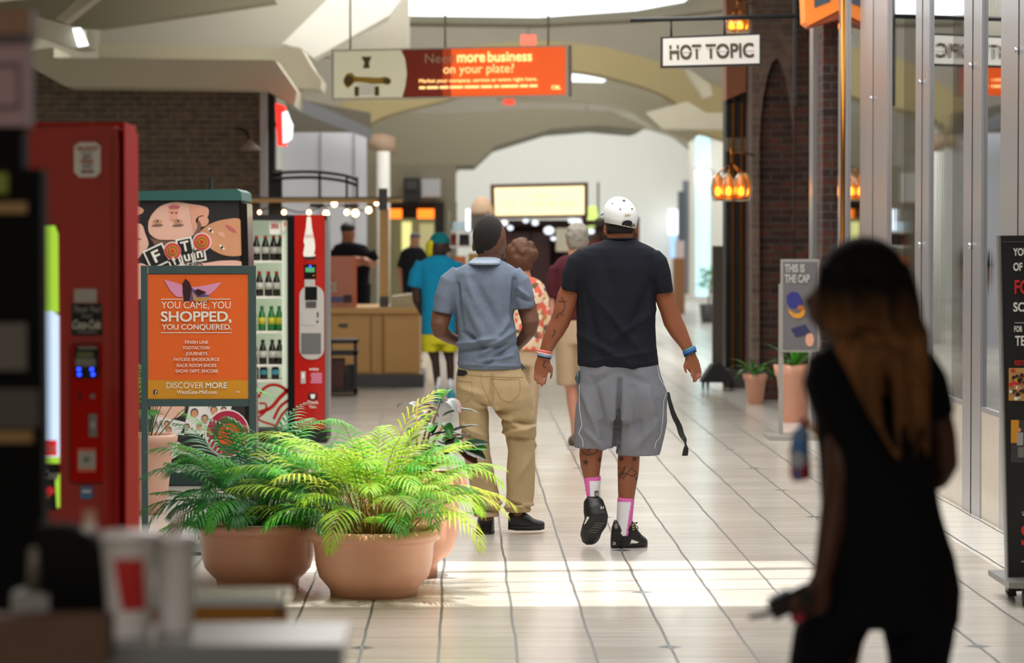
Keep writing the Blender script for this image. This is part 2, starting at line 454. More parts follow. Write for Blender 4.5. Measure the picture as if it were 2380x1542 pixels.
# ------------------------------------------------------------------ floor, walls
b = MB(); b.box(-7, 8, -3, 80, -.1, 0, M_FLOOR); b.struct('floor')
b = MB(); b.box(-7.2, -7, -3, 80, 0, 8, M_CREAM); b.struct('wall_left')
b = MB(); b.box(-7, 8, -3.2, -3, 0, 5, M_CREAM); b.struct('wall_behind')
# near ceiling with the skylight well over the sunlit strip of floor
HZ = 4.6
k = HZ / -SUNDIR.z
hx0, hx1 = -1.0 - SUNDIR.x * k, 1.75 - SUNDIR.x * k
hy0, hy1 = 13.15 - SUNDIR.y * k, 15.0 - SUNDIR.y * k
b = MB()
b.box(-7, hx0, -3, 33, HZ, HZ + .15, M_CEIL); b.box(hx1, 8, -3, 33, HZ, HZ + .15, M_CEIL)
b.box(hx0, hx1, -3, hy0, HZ, HZ + .15, M_CEIL); b.box(hx0, hx1, hy1, 33, HZ, HZ + .15, M_CEIL)
b.box(-7, 8, 33, 33.2, HZ, 8, M_CEIL); b.box(-7, 8, 33.2, 80, 8, 8.2, M_CEIL)
b.struct('ceiling')
b = MB()
for yy in (hy0 + .55, hy0 + .95): b.tube([(hx0, yy - .12, HZ + .06), (hx1, yy + .12, HZ + .06)], .022, M_WHITE, 6)
b.tube([(hx0, hy0 + 1.3, HZ + .06), (hx1, hy0 + 1.5, HZ + .06)], .05, M_WHITE, 6)
b.struct('trim_1')
# right side solid wall behind the shop fronts
b = MB(); b.box(7.8, 8, -3, 80, 0, 8, M_CREAM); b.struct('wall_right')

# end wall of the corridor, white, arched opening in front of it
b = MB(); b.box(-7, 8, 76.5, 76.7, 0, 8, M_WHITE); b.struct('wall_end')
def arch(name, Y, d, intr, outer, m):
    b = MB(); b.prism([intr[0]] + curve_pts(intr[1:-1], 5) + [intr[-1]] + list(outer), Y, d, m); return b.struct(name)
i1 = [(700, 420), (838, 330), (858, 290), (920, 262), (1040, 232), (1110, 208), (1200, 178), (1320, 165), (1410, 178), (1500, 203), (1560, 230), (1590, 262), (1604, 300), (1700, 330)]
arch('wall_arch_tan', 46, .8, i1, [(1700, 215), (1560, 150), (1400, 108), (1240, 92), (1000, 118), (900, 165), (830, 220), (700, 300)], M_TAN)
b = MB(); b.prism([(560, 300), (700, 296), (828, 222), (900, 166), (1000, 120), (1240, 94), (1400, 110), (1560, 152), (1702, 216), (1900, 220), (1900, -120), (560, -120)], 46.4, .5, M_CEIL); b.struct('wall_arch_upper')
i2 = [(900, 400), (1062, 400), (1110, 352), (1190, 318), (1280, 296), (1390, 288), (1480, 294), (1560, 314), (1604, 345), (1800, 380)]
arch('wall_arch_far', 60, .7, i2, [(1800, 60), (700, 60), (700, 400)], M_CEIL)
# dark barrel between the two arches
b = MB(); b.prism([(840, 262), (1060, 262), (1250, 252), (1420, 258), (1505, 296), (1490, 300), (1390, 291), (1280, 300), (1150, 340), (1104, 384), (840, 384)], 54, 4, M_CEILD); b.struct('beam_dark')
# second rib seen right of the banner
b = MB(); b.prism([(1150, 232), (1400, 238), (1480, 262), (1530, 300), (1575, 318), (1604, 330), (1640, 300), (1596, 262), (1560, 238), (1480, 206), (1400, 186), (1150, 190)], 50, .8, M_CREAM); b.struct('beam_rib')
b = MB(); b.prism([(1318, 163), (1412, 182), (1404, 190), (1318, 188)], 49, .2, M_GLOW); b.struct('window_2')
b = MB(); b.prism([(1500, 262), (1598, 236), (1640, 262), (1700, 262), (1700, 300), (1540, 300)], 44, .9, M_CREAM); b.struct('beam_right')
b = MB(); b.prism([(1595, 165), (1600, 160), (1650, 196), (1656, 222), (1636, 228)], 42, .4, M_CREAM); b.struct('beam_corner')
# ceiling vault pieces, left
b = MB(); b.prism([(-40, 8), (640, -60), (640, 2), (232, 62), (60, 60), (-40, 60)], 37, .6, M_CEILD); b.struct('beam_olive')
b = MB(); b.prism([(232, 62), (640, 2), (950, -120), (950, 130), (680, 130), (232, 110)], 39, .6, M_CEIL); b.struct('ceiling_vault')
b = MB(); b.prism([(228, 100), (700, 112), (728, 160), (748, 186), (744, 206), (690, 206), (640, 142), (228, 134)], 36, 1.2, M_CREAM); b.struct('beam_left')
b = MB(); b.prism([(60, 118), (125, 110), (125, 134), (640, 140), (690, 212), (684, 246), (612, 206), (150, 200), (60, 150)], 35, 1.5, M_CREAM); b.struct('beam_soffit')
b = MB(); b.prism([(655, 102), (800, -40), (960, -40), (905, 35), (760, 118), (728, 136), (700, 112)], 37.5, .7, M_WHITE); b.struct('beam_diagonal')
b = MB(); b.prism([(20, 34), (90, 40), (200, 70), (204, 108), (170, 112), (70, 78), (20, 80)], 30, .7, M_CREAM); b.struct('beam_stub')
b = MB(); b.prism([(168, 66), (186, 64), (204, 104), (180, 108)], 29.9, .09, M_GLOW); b.struct('beam_end_cap')  # emissive white cap on the end of the beam stub
b = MB(); b.prism([(130, 44), (200, -20), (240, -20), (150, 52)], 31.5, .4, M_CREAM); b.struct('beam_slim')
# sunlit plaster reveal over the corridor, its brightness put in as emission
b = MB(); b.prism([(905, 0), (895, -60), (1660, -60), (1590, 2), (1480, 22), (1250, 38), (920, 34)], 41, 1.2, M_GLOW); b.struct('glowing_reveal')
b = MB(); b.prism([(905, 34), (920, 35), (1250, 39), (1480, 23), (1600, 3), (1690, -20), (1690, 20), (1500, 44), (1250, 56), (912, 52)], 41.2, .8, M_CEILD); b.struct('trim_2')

# left brick shop front
b = MB(); b.bpx(150, 200, 617, 900, 36, .5, M_BRL); b.prism([(60, 150), (150, 200), (150, 900), (60, 900)], 36, .4, M_BRL); b.struct('wall_brick')
b = MB(); b.bpx(604, 205, 622, 700, 35.9, .08, M_LGREY); b.bpx(622, 212, 640, 900, 36.0, .3, M_BLACK); b.struct('trim_3')
# grey hoarding panels and white column beyond
b = MB(); b.bpx(655, 308, 852, 900, 44, .3, M_LGREY)
for x in (744, 822): b.bpx(x, 308, x + 3, 900, 43.97, .03, M_GREYB)
b.struct('wall_hoarding')
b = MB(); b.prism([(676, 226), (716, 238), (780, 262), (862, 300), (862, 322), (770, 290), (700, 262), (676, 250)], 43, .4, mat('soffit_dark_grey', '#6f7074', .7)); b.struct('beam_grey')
b = MB(); b.prism([(664, 236), (700, 232), (860, 262), (862, 312), (664, 312)], 44.6, .3, mat('infill_dark_brown', '#5d584c', .8)); b.struct('wall_over_hoarding')  # plain dark brown wall region behind the grey beam
b = MB(); a = P(890, 300, 45); b.lathe((a.x, 45.2, 0), [(.1, 0), (.1, P(890, 352, 45.2).z)], M_WHITE, 20); b.struct('wall_column')
# far left shop front
b = MB()
b.bpx(850, 385, 1060, 470, 52, .6, M_GREYB); b.bpx(1030, 470, 1062, 760, 52, .6, M_GREYB); b.bpx(760, 470, 905, 760, 52, .6, M_GREYB)
b.bpx(905, 470, 1032, 478, 51.95, .6, M_BLACK); b.bpx(1010, 470, 1032, 760, 51.9, .3, M_BLACK)
b.bpx(905, 478, 1010, 508, 52.4, .2, M_BLACK)
b.struct('wall_far_shop')
b = MB(); b.bpx(905, 508, 1010, 760, 53, .2, emis('shop_glow', '#8a8660', .22)); b.bpx(934, 516, 956, 600, 52.95, .05, emis('shop_bright', '#e6e496', .9)); b.bpx(975, 520, 1008, 640, 52.95, .05, emis('shop_soft', '#c9c490', .45)); b.struct('window_4')

# ---- right side: brick pier with the pointed niche
b = MB()
pts = [(1745, -40), (1852, -40), (1852, 943), (1770, 930), (1765, 930), (1765, 330), (1772, 250), (1790, 170), (1805, 135), (1822, 165), (1838, 230), (1845, 300)]
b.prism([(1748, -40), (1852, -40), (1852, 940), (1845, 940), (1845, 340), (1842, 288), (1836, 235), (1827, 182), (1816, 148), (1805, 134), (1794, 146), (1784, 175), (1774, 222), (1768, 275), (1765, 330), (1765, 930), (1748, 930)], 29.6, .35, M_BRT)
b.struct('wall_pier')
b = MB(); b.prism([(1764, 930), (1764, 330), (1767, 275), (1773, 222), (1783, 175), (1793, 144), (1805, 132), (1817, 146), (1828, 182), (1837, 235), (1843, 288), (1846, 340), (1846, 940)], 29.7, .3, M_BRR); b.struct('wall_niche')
b = MB(); b.bpx(1852, -40, 1884, 945, 29.4, .5, M_BRR); b.bpx(1914, -40, 1952, 1020, 24.4, .4, M_BRR); b.struct('wall_brick_right')
# dark door frames of the shop before it
b = MB()
for x0, x1, m in ((1688, 1702, M_BLACK), (1706, 1722, M_DARK), (1727, 1741, M_BLACK)):
    b.bpx(x0, 215 if x0 > 1690 else 230, x1, 900, 32.2, .1, m)
for x in (1702, 1722): b.bpx(x, 240, x + 2.5, 905, 32.1, .06, M_BRASS)
b.bpx(1741, -40, 1752, 915, 31.5, .3, M_MAROON)
b.bpx(1688, 320, 1745, 352, 32.15, .1, M_GREYB)
b.bpx(1688, 860, 1752, 905, 32.0, .3, mat('stone_plinth', '#4c4a48', .6)); b.bpx(1686, 210, 1760, 900, 32.5, .3, M_DARK)
b.struct('wall_dark_shop')
b = MB(); b.prism([(1688, -40), (1744, -40), (1744, 208), (1688, 232)], 31.9, .4, mat('plaster_salmon', '#b5785a', .8)); b.struct('beam_salmon')
# far right glass wall
b = MB()
for x0, x1, m in ((1604, 1616, M_WHITE), (1652, 1690, M_WHITE)): b.bpx(x0, 290, x1, 690, 57, .3, m)
b.bpx(1600, 292, 1690, 316, 56.9, .4, M_WHITE); b.bpx(1616, 388, 1655, 396, 56.9, .2, M_WHITE)
b.struct('wall_far_right')
b = MB(); b.bpx(1614, 316, 1656, 690, 57.2, .1, emis('daylight_glass', '#b9dde6', 1.0)); b.struct('window_5')
b = MB(); b.bpx(1618, 398, 1645, 424, 57.0, .15, M_GLOW); b.struct('window_6')
b = MB(); b.bpx(1556, 488, 1580, 545, 75.9, .3, M_GLOW); b.bpx(1560, 545, 1573, 600, 75.8, .3, emis('daylight_blue', '#8fb6e6', 1.0)); b.struct('window_7')
b = MB(); b.bpx(1590, 420, 1616, 684, 70, .5, mat('grey_pier', '#6d7076', .7)); b.bpx(1578, 445, 1592, 560, 69.5, .4, mat('slate', '#4e5157', .6)); b.struct('wall_grey_pier')

# ------------------------------------------------------------------ mirrored shop front along the right wall (X = 2.95)
def fx(px, X=2.95):   # depth at which the wall plane X meets pixel column px
    return X * F / (px - 1070)
b = MB()
ys = [12.0, 13.0, 14.2, 15.6, 17.2, 18.7, 20.3, 22.0, 23.8, 25.6, 27.3]
b.box(3.0, 3.06, 11, 24.2, 0, 4.55, M_MIRROR); b.box(3.0, 3.06, 25.0, 25.75, 0, 4.55, M_MIRROR)
b.struct('window_8')
b = MB(); b.box(2.988, 3.0, 11, 24.2, 0, .62, mat('granite_panel', '#b9ad9c', .12, var=.12, nscale=14)); b.box(2.986, 3.0, 11, 24.2, .62, .645, M_STEEL); b.struct('baseboard_right')
def strip(pa, pb, m, n, prot, slit=True):
    y1 = 3.0 * F / (pa - 1070); y0 = 3.0 * F / (pb - 1070); b = MB(); b.box(3.0 - prot, 2.9995, y0, y1, 0, 4.55, m)
    if slit:
        ym = (y0 + y1) / 2; b.box(3.0 - prot - .002, 3.0 - prot, ym - .012, ym + .012, 0, 4.55, M_BLACK)
        for z in (1.55, 2.6): b.tube([(2.99 - prot, ym, z), (2.99 - prot, ym, z + .035)], .012, M_STEEL, 8)
    b.struct(n)
M_DMIR = steel_mat('dark_mirror', '#4a4448', .04, .02)
i = 4
for pa, pb, m, pr, sl in ((2334, 2420, M_STEEL, .016, True), (2248, 2290, M_STEEL, .018, True), (2134, 2166, M_STEEL, .016, True), (2005, 2068, M_STEELP, .018, True), (2103, 2131, M_DMIR, .004, False), (2217, 2245, M_DMIR, .004, False), (1955, 1972, M_STEEL, .02, False)):
    strip(pa, pb, m, 'trim_%d' % i, pr, sl); i += 1
# brass post near the pier
b = MB(); y = fx(1975); b.tube([(2.9, y, 0), (2.9, y, 4.5)], .018, M_BRASS, 10); b.struct('trim_20')
b = MB(); y = fx(1895); b.box(2.93, 2.98, y, y + .25, 0, 4.5, M_STEEL); b.struct('trim_21')
# ------------------------------------------------------------------ small helpers for things placed on the floor
def tshift(px, Y, z=0): return Vector(((px - 1070) / F * Y, Y, z))
M_SLATE = mat('slate_green_metal', '#3f5456', .45)
M_WTXT = mat('print_white', '#f3efe6', .7, var=.01)
M_RED = mat('machine_red', '#b3170f', .18, var=.05, coat=.6)
M_REDD = mat('machine_red_deep', '#c0160a', .6, var=.05, spec=.08)
M_CHROME = mat('grey_metal', '#8e8e8d', .35, metal=.6)
M_SILVER = mat('silver_plastic', '#b9b6b2', .35)

# ================================================================== orange poster stand beside the palms
Y = 15.5
t = thing('poster_stand', 'dark green metal poster stand with orange shoe poster, behind the dark leafy palm', 'sign stand', tshift(459, Y))
b = MB()
b.bpx(327, 618, 344, 1300, Y, .035, M_SLATE); b.bpx(578, 618, 596, 1300, Y, .035, M_SLATE)
b.bpx(344, 618, 578, 636, Y, .035, M_SLATE); b.bpx(344, 929, 578, 945, Y, .035, M_SLATE)
b.build('frame', t)
b = MB(); b.box(P(320, 1, Y).x, P(604, 1, Y).x, Y - .2, Y + .24, 0, .018, M_SLATE); b.build('base', t)
M_OR = mat('poster_orange', '#ee6a2b', .35, var=.05, nscale=3); M_ORY = mat('poster_amber', '#d9962b', .35, var=.03)
M_PNK = mat('poster_pink', '#e59ac0', .4); M_PUR = mat('poster_purple', '#6a5596', .4); M_SHOE = mat('poster_brown', '#3a1c22', .4); M_SOLE = mat('poster_tan', '#c8975a', .4)
b = MB(); b.bpx(342, 636, 579, 930, Y + .012, .01, mat('poster_edge', '#b9b2a4', .4))
b.bpx(344, 638, 577, 884, Y + .006, .01, M_OR); b.bpx(344, 884, 577, 928, Y + .006, .01, M_ORY)
# poster artwork: a winged platform shoe
b.prism([(381, 650), (400, 655), (428, 664), (450, 668), (476, 664), (516, 656), (498, 676), (480, 690), (440, 692), (410, 690), (396, 676)], Y + .003, .002, M_PNK)
b.prism([(424, 676), (430, 660), (444, 668), (462, 682), (484, 686), (489, 694), (470, 700), (448, 696), (446, 700), (428, 700)], Y + .001, .002, M_PUR)
b.prism([(424, 660), (431, 648), (440, 656), (446, 670), (440, 700), (428, 700)], Y - .001, .002, M_SHOE)
b.prism([(446, 678), (458, 692), (488, 690), (487, 698), (470, 702), (450, 699)], Y - .001, .002, M_SOLE)
b.prism([(452, 676), (460, 672), (480, 680), (462, 688)], Y - .002, .001, M_SHOE)
for y in (695, 773): b.bpx(374, y, 536 if y < 700 else 538, y + 1.6, Y + .003, .002, M_WTXT)
def tx(*a, **k): b.text(*a, **k)
yy = Y + .004
tx('YOU CAME, YOU', 375, 701, 536, 720, yy, M_WTXT)
tx('SHOPPED,', 374, 724, 538, 752, yy, M_WTXT, bold=.028)
tx('YOU CONQUERED.', 376, 754, 538, 769, yy, M_WTXT, bold=.02)
for s_, x0, x1, y0 in (('FINISH LINE', 430, 484, 792), ('FOOTACTION', 426, 487, 805), ('JOURNEYS', 432, 482, 818.5), ('PAYLESS SHOESOURCE', 404, 510, 832), ('RACK ROOM SHOES', 411, 503, 846), ('SHOW DEPT. ENCORE', 408, 507, 859)):
    tx(s_, x0, y0, x1, y0 + (10 if s_[0] == 'J' else 7.5), yy, M_WTXT, bold=.01)
tx('DISCOVER', 387, 889, 473, 903, yy, M_WTXT); tx('MORE', 478, 889, 528, 903, yy, M_WTXT, bold=.025)
tx('WestGate-Mall.com', 411, 907, 504, 916, yy, M_WTXT, bold=.012); tx('CBL', 547, 909, 558, 913, yy, M_WTXT, bold=.01)
b.bpx(357, 907, 366, 916, Y + .003, .002, mat('icon_navy', '#23254a', .5)); tx('f', 360, 908, 365, 916, Y + .001, M_WTXT, bold=.02)
b.build('poster', t)

# ================================================================== photo booth
Y = 19.6
M_SK1 = mat('photo_skin_light', '#e3a58c', .5, var=.12, nscale=9); M_SK2 = mat('photo_skin_pink', '#e9b8a6', .5, var=.1, nscale=9); M_SK3 = mat('photo_skin_tan', '#d29670', .5, var=.12, nscale=9)
M_HAIR = mat('photo_hair', '#7a5a48', .6, var=.3, nscale=30); M_DKB = mat('photo_dark', '#262329', .4, var=.3); M_LIP = mat('photo_lip', '#c4606a', .5)
t = thing('photo_booth', 'photo booth with green roof edge and large face poster beside the red machine', 'photo booth', tshift(430, Y))
b = MB(); b.prism([(250, 455), (560, 462), (566, 600), (580, 1110), (250, 1110)], Y, .8, M_BLACK)
b.prism([(558, 470), (574, 474), (592, 1110), (576, 1110)], Y - .03, .5, M_BLACKG); b.build('body', t)
b = MB(); b.prism([(250, 448), (310, 445), (550, 439), (560, 446), (562, 466), (310, 466), (250, 466)], Y - .06, .95, mat('booth_green', '#2c5c57', .4)); b.build('roof_edge', t)
b = MB(); b.bpx(484, 414, 493, 441, Y + .3, .04, M_BLACK); b.build('roof_post', t)
b = MB(); b.bpx(300, 1100, 600, 1128, Y - .05, .9, mat('booth_base_green', '#22383a', .35)); b.build('base', t)
b = MB(); Yp = Y - .02
b.prism([(250, 466), (556, 466), (560, 640), (575, 1100), (250, 1100)], Yp, .02, M_DKB)
L = .004
def lay(k): return Yp - .002 - k * .0025
# man seen upside down
b.ell(300, 490, 34, 13, lay(0), L, M_SK1)
b.prism(curve_pts([(352, 500), (372, 480), (405, 470), (440, 474), (480, 482), (484, 500), (470, 520), (452, 545), (425, 556), (395, 558), (365, 556), (346, 540), (345, 515)], 5), lay(1), L, M_SK2)
b.ell(470, 514, 15, 13, lay(2), L, M_SK1); b.prism(curve_pts([(348, 552), (375, 560), (420, 558), (440, 550), (430, 572), (400, 580), (362, 574)], 5), lay(1), L, M_HAIR)
b.prism([(440, 478), (482, 482), (485, 500), (462, 505), (452, 540), (446, 520)], lay(2), L, M_SK1)
b.prism(curve_pts([(392, 481), (402, 477), (418, 480), (412, 486), (398, 487)], 4), lay(3), L, M_LIP); b.ell(404, 490, 13, 4, lay(3), L, M_SK1)
for cx in (366, 414): b.ell(cx, 515, 11, 5, lay(2), L, M_SK3); b.ell(cx, 514, 6, 2, lay(3), L, M_SILVER); b.ell(cx, 514, 2.4, 2, lay(4), L, M_DKB); b.ell(cx, 524, 13, 2.4, lay(3), L, M_HAIR, rot=-3)
b.prism([(396, 512), (412, 512), (414, 498), (404, 493), (394, 498)], lay(2), L, M_SK1); b.ell(400, 495, 2.5, 1.4, lay(3), L, M_MAROON); b.ell(410, 495, 2.5, 1.4, lay(3), L, M_MAROON)
b.prism(curve_pts([(448, 548), (458, 530), (460, 512), (468, 524), (462, 544), (450, 556)], 4), lay(3), L, M_HAIR)
# woman on the right
b.prism(curve_pts([(465, 538), (490, 520), (525, 510), (560, 512), (566, 560), (566, 590), (540, 596), (510, 590), (480, 572)], 5), lay(2), L, M_SK3)
b.ell(537, 532, 15, 4, lay(3), L, M_LIP, rot=35); b.ell(515, 546, 9, 6, lay(3), L, M_SK1, rot=30)
for cx, cy in ((490, 536), (516, 575)): b.ell(cx, cy, 8, 3, lay(3), L, M_WTXT, rot=45); b.ell(cx, cy, 3, 3, lay(4), L, M_DKB)
# child at left, skin at the bottom
b.prism(curve_pts([(280, 530), (325, 520), (338, 545), (345, 570), (330, 590), (316, 602), (280, 600)], 5), lay(1), L, M_SK2); b.ell(318, 556, 11, 2, lay(2), L, M_HAIR)
b.prism(curve_pts([(290, 625), (325, 612), (360, 620), (470, 612), (520, 606), (566, 612), (570, 660), (290, 700)], 5), lay(1), L, M_SK2)
# logo: tilted tiles and discs
def tile(cx, cy, w_, h_, rot, txt, tw, th, k=5):
    r = math.radians(rot); 
    def q(w2, h2): return [(cx + x * math.cos(r) - y * math.sin(r), cy + x * math.sin(r) + y * math.cos(r)) for x, y in ((-w2, -h2), (w2, -h2), (w2, h2), (-w2, h2))]
    b.prism(q(w_ / 2 + 4, h_ / 2 + 4), lay(k), L, M_WTXT); b.prism(q(w_ / 2, h_ / 2), lay(k + 1), L, M_BLACK)
    c = P(cx, cy, Y); b.T = Matrix.Translation(c) @ Matrix.Rotation(r, 4, 'Y') @ Matrix.Translation(-c)
    b.text(txt, cx - tw / 2, cy - th / 2, cx + tw / 2, cy + th / 2, lay(k + 2), M_WTXT, bold=.03); b.T = None
tile(364, 596, 42, 40, -25, 'F', 18, 28); tile(430, 573, 30, 32, -12, 'T', 20, 24)
M_R1 = mat('logo_pink', '#d86f7f', .5); M_R2 = mat('logo_red', '#c8402e', .5); M_R3 = mat('logo_olive', '#6d6a3c', .5); M_R4 = mat('logo_orange', '#e2832a', .5)
for cx, cy in ((401, 584), (469, 563)):
    b.ell(cx, cy, 22, 22, lay(6), L, M_WTXT); 
    for k, (rr, m) in enumerate(((20, M_R1), (17, M_R2), (14, M_R4), (11, M_R3), (8, M_R4), (5, M_R2))): b.ell(cx, cy, rr, rr, lay(7 + k), L, m)
tile(405, 606, 20, 26, -22, 'f', 9, 22); tile(435, 600, 20, 24, -14, 'u', 14, 16); tile(464, 592, 20, 24, -10, 'n', 14, 16)
b.text('TRIPS', 428, 608, 472, 622, lay(14), M_WTXT, bold=.05, shear=.1); b.text('TRIPS', 428, 608, 472, 622, lay(16), M_BLACK, bold=.01, shear=.1)
# lower half: strewn photo cards and the big target disc
def card(pts, faces, name=None):
    b.prism(pts, lay(2), L, mat('card_white', '#e4e2de', .5, var=.02))
    for cx, cy, r in faces: b.ell(cx, cy - 2, r, r * 1.15, lay(3), L, M_HAIR if r < 6 else M_DKB); b.ell(cx, cy, r * .8, r, lay(4), L, M_SK3)
b.ell(390, 950, 40, 25, lay(1), L, M_SK2)
card([(357, 966), (431, 982), (428, 1012), (350, 1008)], [(388, 988, 7), (392, 1002, 7)]); card([(371, 1046), (414, 1028), (440, 1045), (392, 1072)], [(420, 1042, 6), (430, 1048, 6)])
card([(440, 945), (490, 945), (470, 990), (430, 985)], [(452, 962, 9), (476, 975, 8)]); card([(485, 945), (540, 940), (530, 975), (470, 985)], [(497, 955, 8), (520, 955, 7)]); card([(430, 985), (480, 985), (480, 1010), (420, 1008)], [(435, 994, 6), (463, 994, 6)])
card([(396, 1092), (420, 1078), (470, 1090), (420, 1102)], [])
[b.prism(q, lay(5), L, M_HAIR) for q in stroke(curve_pts([(360, 1000), (364, 980), (368, 998), (374, 978), (378, 996)], 4), 1.5)]
b.ell(528, 1008, 52, 56, lay(6), L, M_WTXT); b.ell(529, 1008, 49, 53, lay(7), L, mat('disc_crimson', '#a81c44', .4)); b.ell(531, 1010, 36, 39, lay(8), L, mat('disc_olive', '#4e4632', .4)); b.ell(533, 1012, 26, 27, lay(9), L, mat('disc_orange', '#e0561c', .4)); b.ell(535, 1014, 15, 16, lay(10), L, M_R2)
b.build('picture_panel', t)

# ================================================================== big red drinks machine in front, left
Y = 9.5
t = thing('drinks_machine', 'tall red drinks machine with blue-lit card reader beside the dark stall', 'vending machine', tshift(150, Y))
b = MB(); x0 = P(40, 1, Y).x; x1 = P(268, 1, Y).x; zt = P(1, 293, Y).z
b.prism([(40, 300), (266, 293), (272, 300), (276, 340), (276, 2140 * .9), (40, 2140 * .9)], Y, .05, M_RED)
b.box(x0, x1 - .005, Y + .05, Y + .1, .03, zt - .02, M_BLACK)
b.build('door', t)
b = MB(); xr = P(280, 1, Y).x
b.loft([(Vector(((x0 + xr) / 2, Y + .02 + k, zt - .008)), ((xr - x0) / 2, 0, 0), (0, 0, .018)) for k in (0, .06)], M_RED, 12, smooth=True); b.build('door_top_trim', t)
b = MB()
b.box(x0 - .02, P(280, 1, Y).x + .0, Y + .1, Y + .44, 0, zt + .015, M_REDD)
b.box(P(281.5, 1, Y).x, P(285, 1, Y).x, Y + .04, Y + .44, 0.02, zt - .01, M_REDD); b.build('cabinet', t)
b = MB(); b.bpx(236, 312, 262, 1500, Y - .012, .014, M_RED); b.bpx(266, 300, 271, 1500, Y - .004, .01, mat('edge_red', '#d8382a', .2, coat=.5)); b.build('door_ridge', t)
b = MB(); 
b.prism([(172, 340), (185, 331), (222, 331), (234, 340), (234, 400), (222, 412), (184, 412), (172, 400)], Y - .008, .006, M_WTXT)
g_ = mat('label_blue', '#4a5878', .6); r_ = mat('label_red', '#c03a34', .6)
for s_, x0_, x1_, y0_, h_, m_ in (('BALANCE', 180, 227, 341, 8, r_), ('WHAT YOU', 188, 218, 353, 3, g_), ('EAT', 194, 212, 360, 8, g_), ('DRINK', 187, 218, 371, 8, r_), ('& DO', 192, 214, 382, 8, g_)): b.text(s_, x0_, y0_, x1_, y0_ + h_, Y - .009, m_, bold=.03)
for cx in (193, 203, 213): b.ell(cx, 399, 5, 4, Y - .010, .003, g_ if cx != 203 else r_)
b.build('balance_label', t)['label'] = 'white rounded sticker with red and blue words'
b = MB(); b.bpx(172, 672, 225, 704, Y - .006, .005, mat('label_grey', '#bdb8b0', .6)); b.build('blank_label', t)
b = MB(); b.bpx(166, 707, 239, 780, Y - .008, .007, M_BLACKG)
b.text('Thank You!', 171, 712, 235, 726, Y - .009, M_SILVER, shear=.3); b.text('from', 190, 730, 214, 739, Y - .009, M_SILVER, shear=.3)
b.text('Coca-Cola', 169, 744, 234, 765, Y - .009, M_WTXT, shear=.4, bold=.02); b.bpx(178, 771, 226, 773, Y - .010, .003, M_SILVER)
b.build('thank_you_label', t)['label'] = 'black sticker with white script lettering'
b = MB()
def rr(px0, py0, px1, py1, r, n=5):
    out = []
    for cx, cy, a0 in ((px1 - r, py0 + r, -90), (px1 - r, py1 - r, 0), (px0 + r, py1 - r, 90), (px0 + r, py0 + r, 180)):
        for k in range(n + 1):
            a = math.radians(a0 + 90 * k / n); out.append((cx + r * math.cos(a), cy + r * math.sin(a)))
    return out
b.prism(rr(161, 798, 244, 1126, 12), Y - .004, .006, M_BLACK); b.prism(rr(164, 801, 241, 1123, 10), Y - .006, .006, M_REDD)
b.prism(rr(172, 805, 230, 880, 8), Y - .016, .014, M_BLACKG)
b.bpx(182, 806, 224, 812, Y - .019, .004, M_CHROME); b.prism(rr(178, 819, 217, 832, 5), Y - .02, .005, mat('lcd_green', '#6c7c52', .3)); b.bpx(175, 834, 222, 852, Y - .02, .005, M_CHROME)
b.build('payment_panel', t)
for k, (cx, cy) in enumerate(((183, 859), (213, 859), (184, 871), (216, 871))):
    b = MB(); b.ell(cx, cy, 4, 3.6, Y - .021, .006, emis('button_blue', '#2140ff', 4)); b.build('light_button', t)
b = MB(); b.bpx(182, 908, 187, 934, Y - .009, .004, M_BLACK); b.ell(215, 922, 6, 6, Y - .012, .007, M_CHROME); b.build('coin_slot', t)
b = MB(); b.bpx(206, 963, 226, 1016, Y - .012, .008, M_CHROME); b.ell(216, 988, 6, 9, Y - .014, .004, M_SILVER); b.build('lock_plate', t)
b = MB(); b.bpx(180, 1042, 223, 1098, Y - .009, .004, mat('label_salmon', '#e2725a', .6)); b.bpx(182, 1050, 222, 1090, Y - .011, .003, mat('label_grey', '#bdb8b0', .6)); b.ell(201, 1069, 8, 8, Y - .013, .003, M_CHROME); b.build('notice_label', t)
b = MB(); b.bpx(187, 1132, 215, 1160, Y - .009, .007, mat('label_sky', '#4d83b8', .6)); b.bpx(191, 1140, 211, 1146, Y - .011, .003, M_WTXT); b.build('blue_label', t)
# lit display window of the door
b = MB(); M_DG = emis('display_green', '#9bc63a', .9); M_DB = emis('display_pale_blue', '#c3d8f2', 1.0); M_DR = emis('display_red', '#d0202a', .7)
b.bpx(60, 524, 136, 1185, Y - .006, .006, M_BLACKG)
b.prism([(60, 525), (128, 525), (135, 545), (136, 728), (122, 724), (60, 724)], Y - .010, .006, M_DG)
b.prism([(60, 724), (122, 724), (137, 735), (138, 1078), (60, 1078)], Y - .011, .006, M_DB)
b.bpx(60, 1024, 132, 1060, Y - .014, .005, M_DR); b.bpx(60, 1063, 138, 1078, Y - .013, .005, M_DG)
b.text('Coca-Cola', 84, 1034, 130, 1050, Y - .016, M_WTXT, shear=.4, bold=.02)
b.bpx(60, 1086, 138, 1180, Y - .010, .004, M_BLACK); b.text('Coca', 104, 1094, 136, 1114, Y - .012, M_WTXT, shear=.4, bold=.02)
b.ell(116, 1142, 9, 10, Y - .013, .004, M_DR); b.ell(112, 1155, 7, 5, Y - .014, .004, M_R4)
b.prism([(128, 1120), (139, 1100), (139, 1180), (132, 1182)], Y - .013, .004, M_DG)
b.build('display_window', t)['label'] = 'lit green and pale blue display window'

